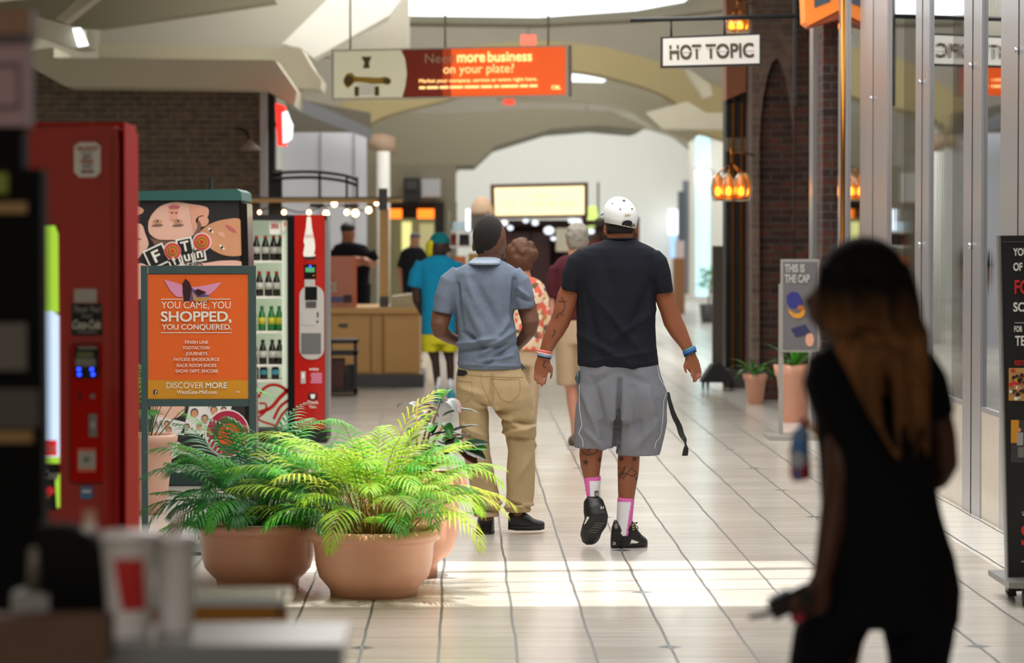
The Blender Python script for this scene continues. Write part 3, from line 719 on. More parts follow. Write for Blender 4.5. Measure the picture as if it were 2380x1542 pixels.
# ================================================================== glass fronted drinks cooler behind the poster stand
Y = 23.6
t = thing('glass_door_cooler', 'glass-front drinks cooler stocked with bottles, red panel with white bottle shape', 'vending machine', tshift(670, Y))
M_COOL = emis('cooler_lining', '#c6d4b8', .35, '#dfe6d8'); xa, xb, zc = P(556, 1, Y).x, P(758, 1, Y).x, P(1, 500, Y).z
b = MB(); b.box(xa, xb, Y + .45, Y + .75, .0, zc, M_BLACK); b.box(xa, xa + .02, Y, Y + .45, 0, zc, M_BLACK)
b.bpx(680, 500, 758, 1000, Y + .03, .42, M_BLACK); b.box(xa, xb, Y, Y + .45, zc - .04, zc, M_BLACK); b.box(xa, xb, Y, Y + .45, 0, .1, M_BLACK)
b.bpx(755, 503, 764, 1000, Y + .0, .45, M_CHROME); b.build('cabinet', t)
b = MB(); b.bpx(572, 510, 668, 1010, Y + .42, .03, M_COOL); b.bpx(655, 510, 668, 1010, Y + .05, .37, M_COOL); b.build('lining', t)['label'] = 'pale green lit lining'
shelf = None
for y in (606, 689, 770, 848):
    b = MB(); b.bpx(566, y, 657, y + 5, Y + .06, .35, M_WTXT); o = b.build('shelf', t)
b = MB(); b.bpx(668, 505, 684, 1000, Y - .02, .05, M_BLACKG); b.build('door_post', t)
b = MB(); b.bpx(684, 500, 755, 998, Y - .02, .05, M_RED)
b.prism(curve_pts([(713, 505), (722, 505), (725, 530), (731, 560), (732, 580), (728, 595), (731, 590), (731, 596), (706, 596), (708, 570), (706, 560), (711, 530)], 4), Y - .026, .008, M_WTXT)
b.text('Coca-Cola', 709, 544, 731, 552, Y - .034, M_RED, shear=.4)
b.bpx(707, 597, 733, 603, Y - .026, .008, M_BLACK)
b.bpx(708, 650, 732, 668, Y - .028, .008, M_SILVER)
b.prism(rr(696, 664, 753, 836, 24, 6), Y - .032, .014, M_SILVER)
b.bpx(709, 667, 737, 698, Y - .038, .008, M_BLACKG)
for k in range(3): b.bpx(711, 702 + k * 5, 735, 705 + k * 5, Y - .038, .008, M_BLACK)
b.bpx(701, 720, 733, 756, Y - .036, .006, M_SILVER); b.bpx(700, 775, 746, 823, Y - .037, .006, mat('window_grey', '#6b6b6d', .2)); b.ell(738, 748, 2.5, 2.5, Y - .038, .008, M_BLACK); b.bpx(737, 726, 740, 738, Y - .038, .008, M_BLACK)
b.text('enjoy', 719, 855, 741, 863, Y - .022, M_WTXT, bold=.02)
for k, (x, y) in enumerate(((723, 868), (722, 873), (724, 878), (723, 883), (722, 888))): b.bpx(x, y, 748, y + 2.6, Y - .024, .005, M_PNK)
b.bpx(699, 864, 710, 892, Y - .034, .014, M_SILVER); b.bpx(702, 868, 707, 880, Y - .038, .005, M_WTXT)
b.text('Thank', 714, 932, 740, 939, Y - .022, M_WTXT, bold=.02); b.text('You.', 718, 942, 736, 949, Y - .022, M_WTXT, bold=.02)
b.prism(rr(717, 914, 737, 930, 4), Y - .026, .008, M_BLACKG); b.prism([(721, 917), (733, 917), (731, 927), (723, 927)], Y - .03, .006, M_WTXT)
b.build('control_panel', t)['label'] = 'red front panel with white bottle outline'
b = MB(); b.bpx(707, 615, 735, 648, Y - .03, .012, M_BLACKG); b.bpx(710, 622, 731, 633, Y - .034, .006, emis('lcd_on', '#3f8a5a', .6)); b.ell(721, 619, 2.5, 2.5, Y - .036, .006, emis('button_blue', '#2140ff', 4)); b.bpx(727, 640, 731, 642, Y - .034, .006, M_R4); b.build('card_reader', t)
b = MB(); b.prism(rr(626, 508, 652, 545, 6), Y + .03, .004, M_WTXT); b.text('DRINK', 630, 520, 648, 532, Y + .028, r_, bold=.03); b.bpx(655, 509, 671, 537, Y + .01, .004, M_WTXT); b.bpx(660, 516, 664, 526, Y + .006, .004, M_R4); b.build('door_label', t)
b = MB()   # red script ribbon printed low on the glass
for pl, wd in (([(600, 925), (612, 905), (632, 895), (655, 900), (672, 915)], 7), ([(600, 960), (630, 948), (650, 925), (672, 905)], 9), ([(602, 938), (618, 940), (616, 958), (600, 975), (640, 990)], 5), ([(636, 975), (652, 945), (680, 925)], 7), ([(640, 995), (655, 965), (675, 950), (676, 992)], 6)):
    for q in stroke(curve_pts(pl, 6), wd): b.prism(q, Y + .02, .004, M_RED)
b.build('door_graphic', t)['label'] = 'red script lettering printed on the glass'
# bottles on the shelves: one of each kind, then copies
def bottle(name, label, group, cap, body, lab):
    b = MB(); r = .031; h = .235
    b.lathe((0, 0, 0), [(.001, 0), (r, .004), (r, .06), (r * .9, .09), (r, .13), (r * .8, .16), (.014, .2), (.012, .215)], body, 14)
    t = thing(name, label, 'bottle', (0, 0, 0), group); b.build('glass', t)
    b = MB(); b.lathe((0, 0, 0), [(r + .001, .065), (r + .001, .13)], lab, 14); b.build('label_band', t)
    b = MB(); b.lathe((0, 0, 0), [(.014, .21), (.015, h), (.001, h)], cap, 12); b.build('cap', t)
    return t
def copy_tree(o, parent=None):
    c = o.copy(); COL.objects.link(c)
    if parent: c.parent = parent
    for ch in list(o.children): copy_tree(ch, c)
    return c
B_DK = mat('cola_bottle', '#20100c', .15); B_GR = mat('green_bottle', '#1d7a35', .2); B_BL = mat('blue_bottle', '#2c7f9c', .2)
kinds = [(606, bottle('soda_bottle', 'dark cola bottle with orange-red cap on the top cooler shelf', 'cola bottles on the top cooler shelf', mat('cap_orange', '#d8482a', .4), B_DK, mat('label_silver', '#c9c6bd', .4)), (576, 596, 617, 636, 652)),
         (689, bottle('soda_bottle', 'dark cola bottle with red cap on the second cooler shelf', 'cola bottles on the second cooler shelf', mat('cap_red', '#c8201c', .4), B_DK, mat('label_silver', '#c9c6bd', .4)), (582, 603, 624, 643)),
         (770, bottle('soda_bottle', 'green soda bottle with yellow label on the third cooler shelf', 'green bottles on the third cooler shelf', B_GR, B_GR, mat('label_yellow', '#c9c23a', .4)), (588, 609, 631, 649)),
         (848, bottle('soda_bottle', 'dark bottle with black cap on the fourth cooler shelf', 'dark bottles on the fourth cooler shelf', M_BLACK, B_DK, mat('label_silver', '#c9c6bd', .4)), (590, 611, 633, 650)),
         (883, bottle('soda_bottle', 'short blue-labelled bottle standing on the cooler floor', 'bottles on the cooler floor', B_BL, B_DK, mat('label_cyan', '#4fa8c0', .4)), (592, 613, 640))]
for ys_, proto, xs in kinds:
    for k, x in enumerate(xs):
        o = proto if k == 0 else copy_tree(proto)
        q = P(x, ys_, Y + .14); o.location = (q.x, Y + .14, q.z)
        o.scale = (1, 1, .62 if ys_ == 883 else .84)
b = MB(); b.bpx(566, 883, 657, 888, Y + .06, .35, M_WTXT); b.build('shelf', t)

# ================================================================== wooden kiosk with string lights
Y = 32.3
M_WOOD = mat('honey_maple', '#c79a5c', .45, var=.08, nscale=3); M_WOODD = mat('wood_edge', '#9c7440', .5); M_GRAPH = mat('graphite', '#4a4a4c', .5)
t = thing('kiosk_counter', 'honey wood kiosk counter with grey plinth below string lights', 'counter', tshift(865, Y))
b = MB(); b.bpx(640, 728, 975, 872, Y, 1.6, M_WOOD); b.build('body', t)
b = MB(); b.bpx(636, 716, 978, 729, Y - .06, 1.75, M_WOOD); b.build('countertop', t)
b = MB(); b.box(P(640, 1, Y).x, P(984, 1, Y).x, Y - .04, Y + 1.6, 0, .14, M_GRAPH); b.build('plinth', t)
for x0_, x1_ in ((770, 858), (862, 874), (894, 966)):
    b = MB(); b.bpx(x0_, 742, x1_, 866, Y - .02, .02, M_WOOD); b.build('front_panel', t)
b = MB(); b.bpx(888, 730, 893, 868, Y - .03, .03, M_WOODD); b.bpx(862, 736, 865, 868, Y - .03, .03, M_WOODD); b.build('edge_strip', t)
b = MB(); b.bpx(788, 753, 808, 761, Y - .04, .03, M_GRAPH); b.build('handle', t)
b = MB(); b.prism([(907, 715.5), (909, 690), (960, 684), (976, 715.5)], Y + .1, .7, mat('beige_box', '#b9ad8e', .6)); b.top('display_box', 'beige sloping display box on the right end of the kiosk counter', 'box')
t = thing('kiosk_canopy', 'wooden post and beam frame of the kiosk with dark metal arches', 'kiosk frame', tshift(890, Y + .3))
b = MB(); b.bpx(882, 488, 903, 690, Y + .3, .14, M_WOOD); b.bpx(882, 690, 903, 715.5, Y + .28, .18, M_GRAPH); b.bpx(880, 438, 900, 488, Y + .28, .18, M_GRAPH); b.build('post', t)
b = MB(); b.bpx(560, 462, 934, 471, Y + .3, .14, M_WOOD); b.bpx(560, 458, 934, 462, Y + .3, .14, M_GRAPH); b.build('beam', t)
b = MB(); b.bpx(628, 395, 655, 458, Y + .5, .12, M_BLACK); b.bpx(628, 471, 655, 710, Y + .5, .12, M_BLACK); b.build('dark_post', t)
b = MB()
for dy in (0, 13):
    b.tpx(curve_pts([(632, 404 + dy), (680, 400 + dy), (740, 400 + dy), (800, 408 + dy), (830, 418 + dy)], 5), Y + .4, .018, M_BLACK, 6)
for x in (743, 806, 830): b.tpx([(x, 404 if x < 800 else 412), (x, 460)], Y + .4, .014, M_BLACK, 6)
b.build('roof_arch', t)
cab = MB(); cab.tpx(curve_pts([(560, 478), (595, 492), (640, 480), (700, 494), (760, 478), (795, 478), (850, 490), (882, 472)], 6), Y + .38, .008, M_BLACK, 5); cab.build('light_cable', t)
for k, x in enumerate((736, 816)): 
    b = MB(); b.bpx(x - 16, 474, x + 16, 482, Y + .5, .3, M_BLACK); b.build('spotlight', t)
bulb = None
M_BULB = emis('bulb_warm', '#ffc890', 9)
for k, (x, y, r) in enumerate(((576, 477, 4), (603, 494, 4), (660, 494, 5), (718, 494, 5), (758, 497, 7), (777, 474, 7), (806, 494, 6), (826, 496, 8), (857, 489, 7), (875, 473, 5))):
    if bulb is None:
        b = MB(); b.lathe((0, 0, 0), [(.001, -.03), (.022, -.018), (.028, 0), (.02, .022), (.01, .03)], M_BULB, 12); b.lathe((0, 0, 0), [(.011, .03), (.011, .055), (.001, .056)], M_BLACK, 8)
        bulb = b.build('light_bulb'); tag(bulb, 'small warm round bulb hanging from the kiosk string', 'light bulb', 'string light bulbs under the kiosk beam'); o = bulb
    else: o = bulb.copy(); COL.objects.link(o)
    o.location = P(x, y, Y + .36); o.scale = [r / 6] * 3
t = thing('counter_sign', 'coral pink sign board with cut-off lettering standing on the kiosk counter', 'sign', tshift(790, Y + .2))
b = MB(); b.bpx(735, 596, 824, 716, Y + .2, .05, mat('coral', '#c47a62', .5)); b.text('CE', 758, 656, 784, 679, Y + .19, M_CREAM, bold=.03)
b.bpx(735, 690, 800, 703, Y + .19, .01, mat('dull_blue', '#5a5a8c', .5)); b.bpx(799, 686, 818, 703, Y + .18, .01, M_SHOE); b.build('board', t)
b = MB(); b.bpx(824, 598, 829, 716, Y + .2, .05, mat('coral_edge', '#d8642e', .5)); b.build('edge', t)
# dark cart by the cooler
Y = 30.5
t = thing('service_cart', 'dark wheeled cart with shelves beside the glass-front cooler', 'cart', tshift(797, Y))
for x in (764, 822):
    b = MB(); b.bpx(x, 790, x + 8, 918, Y, .06, M_DARK); b.build('leg', t)
for y in (790, 818, 905):
    b = MB(); b.bpx(762, y, 830, y + 9, Y, .5, M_DARK); b.build('shelf', t)
b = MB(); b.bpx(772, 835, 800, 905, Y + .1, .3, M_MAROON); b.build('bin', t)
b = MB(); b.bpx(803, 850, 822, 905, Y + .1, .3, M_BLACK); b.build('box', t)

# ================================================================== signs overhead
Y = 30
t = thing('hanging_banner', 'orange and cream lit banner sign hanging from the ceiling over the corridor', 'banner sign', (P(1042, 228, Y).x, Y, P(1042, 228, Y).z))
c = P(1042, 170, Y); TT = Matrix.Translation(c) @ Matrix.Rotation(math.radians(-19), 4, 'Z') @ Matrix.Scale(1.055, 4, (1, 0, 0)) @ Matrix.Translation(-c)
b = MB(); b.T = TT; b.bpx(765, 110, 1318, 228, Y, .12, mat('banner_frame', '#bdbab0', .5)); b.build('frame', t)
M_BO = emis('banner_orange', '#d9541c', .75, '#d0501c'); M_BR = mat('banner_red', '#8f3020', .4, var=.1); M_BC = emis('banner_cream', '#d8d4b4', .25, '#d8d4b8'); M_BT = emis('banner_text', '#ffd98c', 1.0)
b = MB(); b.T = TT
b.bpx(772, 114, 950, 224, Y - .01, .02, M_BC)
b.prism([(932, 114), (1042, 114), (1042, 224), (935, 224), (942, 200), (946, 170), (942, 135)], Y - .014, .02, M_BR); b.bpx(1042, 114, 1312, 224, Y - .014, .02, M_BO); b.bpx(1030, 114, 1050, 224, Y - .016, .02, emis('banner_mid', '#a83c1a', .4))
M_GOLD = mat('gold_print', '#a8842c', .5); M_GDK = mat('olive_print', '#5c4a20', .5)
yb = Y - .018
b.prism(curve_pts([(797, 180), (803, 168), (816, 166), (824, 174), (850, 176), (880, 178), (895, 176), (908, 184), (904, 194), (890, 192), (868, 192), (840, 188), (820, 188), (808, 200), (800, 196)], 4), yb, .01, M_GOLD)
b.ell(808, 184, 12, 12, yb - .003, .01, M_GDK); b.ell(899, 186, 9, 8, yb - .003, .01, M_GDK)
for a_ in (822, 870): b.bpx(a_, 198, a_ + 10, 220, yb, .01, M_GDK)
b.bpx(834, 192, 868, 218, yb, .01, M_WTXT); b.prism([(838, 128), (862, 128), (856, 142), (858, 155), (842, 155), (846, 142)], yb, .01, M_GDK)
b.text('Need', 990, 124, 1058, 146, Y - .03, mat('banner_text_dim', '#c9a080', .5), bold=.0); b.text('more', 1065, 128, 1130, 146, Y - .03, M_BT, bold=.03); b.text('business', 1136, 122, 1238, 146, Y - .03, M_BT, bold=.03)
b.text('on your plate?', 1033, 150, 1196, 178, Y - .03, M_BT)
b.text('Market your company, service or event right here.', 976, 183, 1250, 194, Y - .03, M_BT, bold=.02); [b.bpx(x_, 200, x_ + w_, 206, Y - .03, .004, M_BT) for x_, w_ in ((976, 14), (994, 26), (1024, 20), (1048, 30), (1082, 34), (1120, 26), (1150, 12), (1166, 40), (1210, 18), (1232, 18))]
b.text('CBL', 1282, 203, 1304, 212, Y - .03, M_BT, bold=.04)
b.build('printed_face', t)
for x in (806, 1030, 1268):
    b = MB(); b.T = TT; b.tpx([(x, 112), (x, -150)], Y + .06, .009, M_GREYB, 6); b.build('hanging_cable', t)
# black framed hanging sign on a bar
Y = 23.5
t = thing('projecting_sign', 'white stencil-lettered shop sign in black frame hanging from a black bar', 'sign', (P(1652, 155, Y).x, Y, P(1652, 155, Y).z))
def tilted(x0, y0l, y0r, x1, y1l, y1r): return [(x0, y0l), (x1, y0r), (x1, y1r), (x0, y1l)]
b = MB(); b.prism(tilted(1536, 86, 76, 1770, 158, 152), Y, .06, M_BLACK); b.build('frame', t)
b = MB(); b.prism(tilted(1541, 90, 81, 1765, 153, 147), Y - .006, .02, mat('sign_white', '#d9d5cf', .5, var=.02))
c = P(1652, 118, Y); b.T = Matrix.Translation(c) @ Matrix.Rotation(math.radians(-1.7), 4, 'Y') @ Matrix.Translation(-c)
M_STN = mat('stencil_brown', '#4a3a28', .6)
b.text('HOT', 1556, 102, 1630, 137, Y - .008, M_STN, bold=.03); b.text('TOPIC', 1640, 102, 1752, 137, Y - .008, M_STN, bold=.03)
M_SW = MATS['sign_white']
for x in (1566, 1576, 1598, 1599, 1622, 1657, 1684, 1685, 1711, 1743): pass
for x0_, x1_, ys_ in ((1585, 1606, (117,)), (1667, 1692, (117,)), (1556, 1578, (112,)), (1612, 1630, (110,)), (1642, 1662, (110,)), (1733, 1752, (118,))):
    for y_ in ys_: b.bpx(x0_, y_, x1_, y_ + 2.2, Y - .013, .004, M_SW)
b.build('sign_face', t)
b = MB(); b.T = None; b.tube([P(1465, 47, Y + .03), P(1850, 37, Y + .03)], .018, M_BLACK, 8); b.build('bar', t)
for x, y0_, y1_ in ((1560, 44, 86), (1684, 40, 80)):
    b = MB(); b.tpx([(x, y0_), (x, y1_)], Y + .03, .009, M_BLACK, 6); b.build('hanger', t)
b = MB(); b.bpx(1845, -60, 1851, 246, Y + .02, .04, M_BLACK); b.build('post', t)
# exit-like red signs far off
for x0_, y0_, x1_, y1_, Yy, lab in ((1211, 82, 1245, 104, 44, 'small glowing red ceiling sign above the orange banner'), (1170, 230, 1196, 244, 49, 'small glowing red ceiling sign below the orange banner'), (1356, 288, 1371, 303, 59, 'small red sign at the crown of the far white arch')):
    b = MB(); b.bpx(x0_, y0_, x1_, y1_, Yy, .08, emis('exit_red', '#e8503c', 1.0)); xm = (x0_ + x1_) / 2; b.tpx([(xm, y0_), (xm, -150)], Yy + .04, .012, M_GREYB, 6); b.top('exit_sign', lab, 'sign', 'small red signs under the arches')
# red shop sign projecting by the brick wall
b = MB(); Y = 34.5; b.prism([(640, 240), (660, 246), (665, 262), (664, 338), (645, 338)], Y, .3, emis('sign_red', '#ff2a20', 1.3)); b.prism([(656, 262), (666, 258), (672, 275), (679, 290), (676, 322), (658, 334)], Y - .06, .2, emis('sign_white_lit', '#e8f4ff', 1.4)); b.tpx([(642, 290), (634, 290, 1.5)], Y + .1, .03, M_BLACK, 6); b.top('blade_sign', 'glowing red and white blade sign at the end of the brick wall', 'sign')
# orange sign at the top right
Y = 23.9
t = thing('orange_shop_sign', 'orange box sign with grey panel above the brick strip, cut by the frame top', 'sign', (P(1930, 55, Y).x, Y, P(1930, 55, Y).z))
b = MB(); b.prism([(1868, -60), (1992, -60), (1992, 2), (1882, 58), (1872, 50)], Y, .35, emis('sign_orange', '#e07a28', .45, '#e07a28')); b.prism([(1882, 58), (1992, 2), (1992, 16), (1960, 40), (1886, 62)], Y + .02, .35, mat('sign_rust', '#a0481a', .5)); b.build('body', t)
b = MB(); b.prism([(1892, -30), (1930, -30), (1930, 4), (1893, 18)], Y - .01, .02, mat('steel_blue_grey', '#4c5a68', .5)); b.build('panel', t)
# ================================================================== amber lantern clusters
Y = 27.5
M_AMB = mat('amber_glass', '#dfa040', .12, trans=.6, var=.2); M_FIL = emis('filament', '#ffd890', 16)
def lantern(label, cx, cy, n_, wpx, hpx):
    c = P(cx, cy, Y); s_ = 1 / sc(Y)
    t = thing('lantern', label, 'lamp', (c.x, c.y, c.z - hpx / 2 * s_), 'amber glass wall lamps')
    for k in range(n_):
        a = math.pi * 2 * k / n_ ; r = wpx * .36 * s_
        q = Vector((c.x + r * math.cos(a), c.y + r * math.sin(a) * .7, c.z - .25 * hpx * s_))
        h = hpx * s_
        b = MB(); b.lathe(q, [(.012, h * .72), (.045, h * .55), (.062, h * .3), (.055, h * .1), (.04, -.03), (.038, -.03), (.053, h * .1), (.058, h * .3), (.043, h * .53), (.01, h * .7)], M_AMB, 14); b.build('glass_shade', t)
        b = MB(); b.ball(q + Vector((0, 0, h * .18)), .026, .026, .045, M_FIL, 10, 6); b.build('bulb', t)
        b = MB(); b.tube([q + Vector((0, 0, h * .7)), Vector((c.x, c.y, c.z + h * .75))], .006, M_BRASS, 6); b.build('arm', t)
    b = MB(); b.tube([(c.x, c.y, c.z + hpx * .7 * s_), (c.x, c.y, c.z + hpx * 1.25 * s_)], .008, M_BRASS, 6); b.tube([(c.x, c.y, c.z + hpx * 1.1 * s_), (c.x + .12, c.y + .2, c.z + hpx * 1.1 * s_)], .012, M_BRASS, 6); b.tube([(c.x, c.y, c.z + hpx * 1.1 * s_), P(1752, cy - hpx, 29.7)], .012, M_BRASS, 6); b.build('bracket', t)
    b = MB(); b.lathe((c.x, c.y, c.z - .32 * hpx * s_), [(wpx * .42 * s_, 0), (wpx * .44 * s_, .012), (wpx * .4 * s_, .02)], M_BRASS, 20); b.build('ring', t)
lantern('cluster of amber glass shades with lit bulbs beside the dark doorway', 1699, 440, 7, 96, 80)
lantern('amber glass lamp half hidden above the stencil-lettered sign', 1714, 58, 5, 46, 50)
# ================================================================== stands on the right
Y = 31.6
t = thing('charcoal_pedestal', 'dark metal pole stand on a pyramid base with feet near the doorway', 'stand', tshift(1668, Y))
b = MB(); M_TAUPE = mat('taupe_metal', '#4d453e', .5); b.bpx(1657, 572, 1679, 852, Y, .09, M_TAUPE); b.build('pole', t)
b = MB(); b.prism([(1657, 848), (1679, 848), (1706, 884), (1706, 890), (1632, 890), (1632, 884)], Y - .15, .35, M_BLACK); b.build('pyramid_base', t)
for x in (1634, 1645, 1684, 1700):
    b = MB(); b.prism([(x - 3, 889), (x + 4, 889), (x + 2, 908), (x - 1, 908)], Y - .12 if x < 1690 else Y + .1, .04, M_BLACK); b.build('foot', t)
Y = 24.0
t = thing('poster_stand', 'grey poster stand with blue and orange cap advertisement by the brick pier', 'sign stand', tshift(1850, Y))
M_ALU = mat('aluminium', '#a5a29b', .4, metal=.3)
b = MB(); b.bpx(1815, 603, 1905, 819, Y, .03, M_ALU); b.build('frame', t)
b = MB(); b.bpx(1820, 609, 1900, 813, Y - .006, .01, mat('ad_grey', '#6a676a', .5, var=.15, nscale=4))
b.text('THIS IS', 1824, 614, 1870, 634, Y - .012, M_SILVER, bold=.05); b.text('THE CAP', 1824, 638, 1882, 658, Y - .012, M_SILVER, bold=.05)
b.prism(curve_pts([(1828, 690), (1838, 680), (1852, 680), (1862, 692), (1866, 706), (1852, 716), (1838, 716), (1829, 705)], 4), Y - .012, .006, mat('ad_blue', '#2c2f7c', .5))
b.prism(curve_pts([(1832, 718), (1845, 728), (1858, 728), (1870, 716), (1872, 728), (1860, 740), (1844, 738), (1834, 728)], 4), Y - .014, .006, mat('ad_gold', '#d6932a', .5)); b.ell(1862, 716, 9, 6, Y - .016, .005, mat('ad_rust', '#b5622e', .5))
b.prism([(1838, 765), (1872, 755), (1885, 775), (1850, 785)], Y - .012, .005, mat('ad_navy', '#2f2f58', .5)); b.ell(1882, 790, 10, 16, Y - .012, .005, M_SK1); b.build('poster', t)
b = MB(); b.bpx(1811, 660, 1820, 1016, Y + .03, .04, M_ALU); b.build('pole', t)
b = MB(); b.box(P(1783, 1, Y).x, P(1905, 1, Y).x, Y - .2, Y + .25, 0.0, .035, M_ALU); b.build('base', t)
# the tall black sign on casters at the right edge
Y = 13.3
t = thing('rolling_sign', 'tall black sign with white and red lettering on casters at the right edge', 'sign', tshift(2420, Y))
b = MB(); b.prism([(2321, 548), (2520, 546), (2540, 1375), (2343, 1375)], Y, .05, M_BLACK); b.prism([(2321, 548), (2326, 548), (2345, 1375), (2342, 1375)], Y - .004, .06, M_CHROME)
b.prism([(2340, 1375), (2362, 1375), (2363, 1387), (2344, 1387)], Y, .05, M_BLACK); b.prism([(2500, 1375), (2520, 1375), (2520, 1387), (2500, 1387)], Y, .05, M_BLACK); b.build('panel', t)
M_LR = mat('letter_red', '#d83028', .5, var=.02)
b = MB(); ytx = Y - .004
for s_, x0_, x1_, y0_, y1_, m_ in (('YOU', 2355, 2389, 577, 595, M_WTXT), ('OF', 2355, 2376, 611, 630, M_WTXT), ('FO', 2358, 2392, 651, 684, M_LR), ('SC', 2355, 2381, 703, 725, M_WTXT), ('FOR', 2357, 2376, 758, 772, M_WTXT), ('TE', 2359, 2382, 781, 804, M_WTXT), ('FOOT', 2358, 2380, 838, 850, M_LR), ('U', 2376, 2382, 1189, 1199, M_WTXT), ('S', 2373, 2402, 1220, 1270, M_LR)):
    b.text(s_, x0_, y0_, x1_, y1_, ytx, m_, bold=.025)
b.bpx(2358, 750, 2510, 751.6, ytx, .003, M_SILVER); b.bpx(2330, 562, 2510, 563, ytx, .003, M_CHROME); b.bpx(2374, 1305, 2510, 1307, ytx, .003, M_SILVER)
rnd = random.Random(5)
def crowd(x0, y0, x1, y1, cols_):
    b.bpx(x0, y0, x1, y1, ytx, .003, M_WOOD)
    for k in range(60):
        cx = rnd.uniform(x0 + 3, x1 - 3); cy = rnd.uniform(y0 + 6, y1 - 4); r = rnd.uniform(3, 6)
        cx = min(cx, x1 - r); b.ell(cx, cy, r, r * .9, ytx - .001 - k * .0001, .002, cols_[rnd.randrange(len(cols_))], n=8)
CR_ = [M_DARK, M_LR, M_WTXT, M_ORY, M_SK3, M_DKB, M_MAROON]
b.build('printed_panel', t); b = MB()
crowd(2345, 856, 2402, 932, CR_)
b.build('photo_print', t); b = MB()
b.bpx(2350, 977, 2490, 1076, ytx, .003, mat('photo_grey', '#3c3a3c', .5, var=.4, nscale=30)); b.bpx(2350, 977, 2368, 1030, ytx - .002, .003, M_ORY); b.ell(2369, 1000, 4, 5, ytx - .004, .003, M_SK3); b.bpx(2364, 1006, 2378, 1036, ytx - .003, .003, mat('placard', '#a8a39c', .6)); b.bpx(2366, 1040, 2380, 1064, ytx - .003, .003, M_CHROME)
b.build('photo_print', t)
b = MB(); a = P(2331, 1, Y).x; b.box(a, a + .55, Y - .22, Y + .3, .085, .11, M_CHROME); b.build('base_plate', t)
for dx in (.09, .5):
    for dy in (-.15, .22):
        b = MB(); c = Vector((a + dx, Y + dy, .04)); b.tube([c - Vector((.014, 0, 0)), c + Vector((.014, 0, 0))], .04, M_BLACK, 16); b.build('caster', t)
# ================================================================== people
def skinmat(name, col, rough=.5):
    return mat(name, col, rough, var=.1, nscale=14, bump=.08, bscale=180, spec=.35)
def clothmat(name, col, var=.06, bump=.35, bscale=420, rough=.9, sheen=.0):
    return mat(name, col, rough, var=var, nscale=40, bump=bump, bscale=bscale, spec=.15, sheen=sheen)
def rowrings(mb, rows, Y, m, n=28, e=2.4):
    """flat horizontal rings from rows (py, left px, right px, depth_m, dy[, e])"""
    limb(mb, [((r[1] + r[2]) / 2, r[0], r[2] - r[1], r[3], r[4] if len(r) > 4 else 0, r[5] if len(r) > 5 else e) for r in rows], Y, m, n, flat=True)
def finger(mb, pts, w, Y, m):
    """pts: (px,py,dy); w radius in metres"""
    ps = [P(p[0], p[1], Y + p[2]) for p in curve_pts(pts, 4)]
    n = len(ps); mb.tube(ps, [w * (1 - .35 * i / (n - 1)) for i in range(n)], m, 10)
    mb.ball(ps[-1], w * .64, w * .64, w * .64, m, 8, 5)

# ---------------------------------------------------------------- man in black tee
Y = 15.65; M_SKA = skinmat('skin_warm_brown', '#8a5238'); M_TEE = clothmat('tee_charcoal', '#1d1f27'); M_GSH = clothmat('shorts_grey', '#777982', bump=.25)
M_INK = mat('tattoo_ink', '#3a2620', .55); M_GOLDC = mat('gold_thread', '#b59a55', .5)
t = thing('person', 'person in black tee, white cap, grey shorts and pink socks walking away', 'person', tshift(1440, Y))
b = MB()
limb(b, [(1440, 520, 66, .16, .02), (1441, 545, 62, .14, .02), (1441, 575, 66, .14, .02), (1441, 600, 110, .16, .02)], Y, M_SKA)          # neck
b.ball(P(1442, 510, Y + .02), .076, .096, .098, M_SKA, 24, 14)                                                      # head
b.ball(P(1442, 525, Y + .02), .07, .085, .085, M_SKA, 20, 12)
b.ball(P(1437, 540, Y + .09), .045, .04, .05, M_SKA, 12, 8)                                                            # jaw and chin
b.ball(P(1434, 516, Y + .125), .012, .02, .022, M_SKA, 8, 6)                                                           # nose
for x in (1407, 1478): b.ball(P(x, 536 if x < 1440 else 533, Y + .01), .011, .022, .034, M_SKA, 10, 8)                # ears
rowrings(b, [(600, 1356, 1524, .18), (700, 1362, 1500, .18), (840, 1364, 1508, .2), (900, 1360, 1515, .2), (945, 1360, 1520, .18)], Y, M_SKA)
limb(b, [(1362, 606, 40, .10), (1336, 650, 46, .12), (1320, 690, 51, .115), (1310, 725, 47, .105, -.01), (1302, 748, 46, .1), (1290, 770, 44, .095), (1277, 795, 36, .08), (1268, 818, 29, .055), (1263, 832, 31, .045)], Y, M_SKA)
limb(b, [(1506, 606, 40, .10), (1532, 650, 44, .12), (1546, 692, 47, .115), (1556, 722, 45, .105), (1564, 748, 46, .1), (1577, 772, 42, .09), (1592, 798, 31, .075), (1602, 818, 26, .055), (1606, 832, 28, .045)], Y, M_SKA)
limb(b, [(1386, 930, 70, .19), (1380, 1000, 60, .17), (1375, 1035, 56, .13), (1373, 1060, 54, .125, .0), (1373, 1085, 47, .11), (1375, 1110, 37, .085), (1377, 1140, 30, .075), (1380, 1165, 30, .08)], Y, M_SKA)
limb(b, [(1494, 930, 70, .19), (1482, 1000, 60, .17), (1463, 1040, 52, .13), (1461, 1070, 52, .125), (1460, 1100, 50, .12), (1457, 1135, 43, .1), (1455, 1170, 36, .08), (1452, 1220, 34, .08), (1450, 1245, 34, .09)], Y, M_SKA)
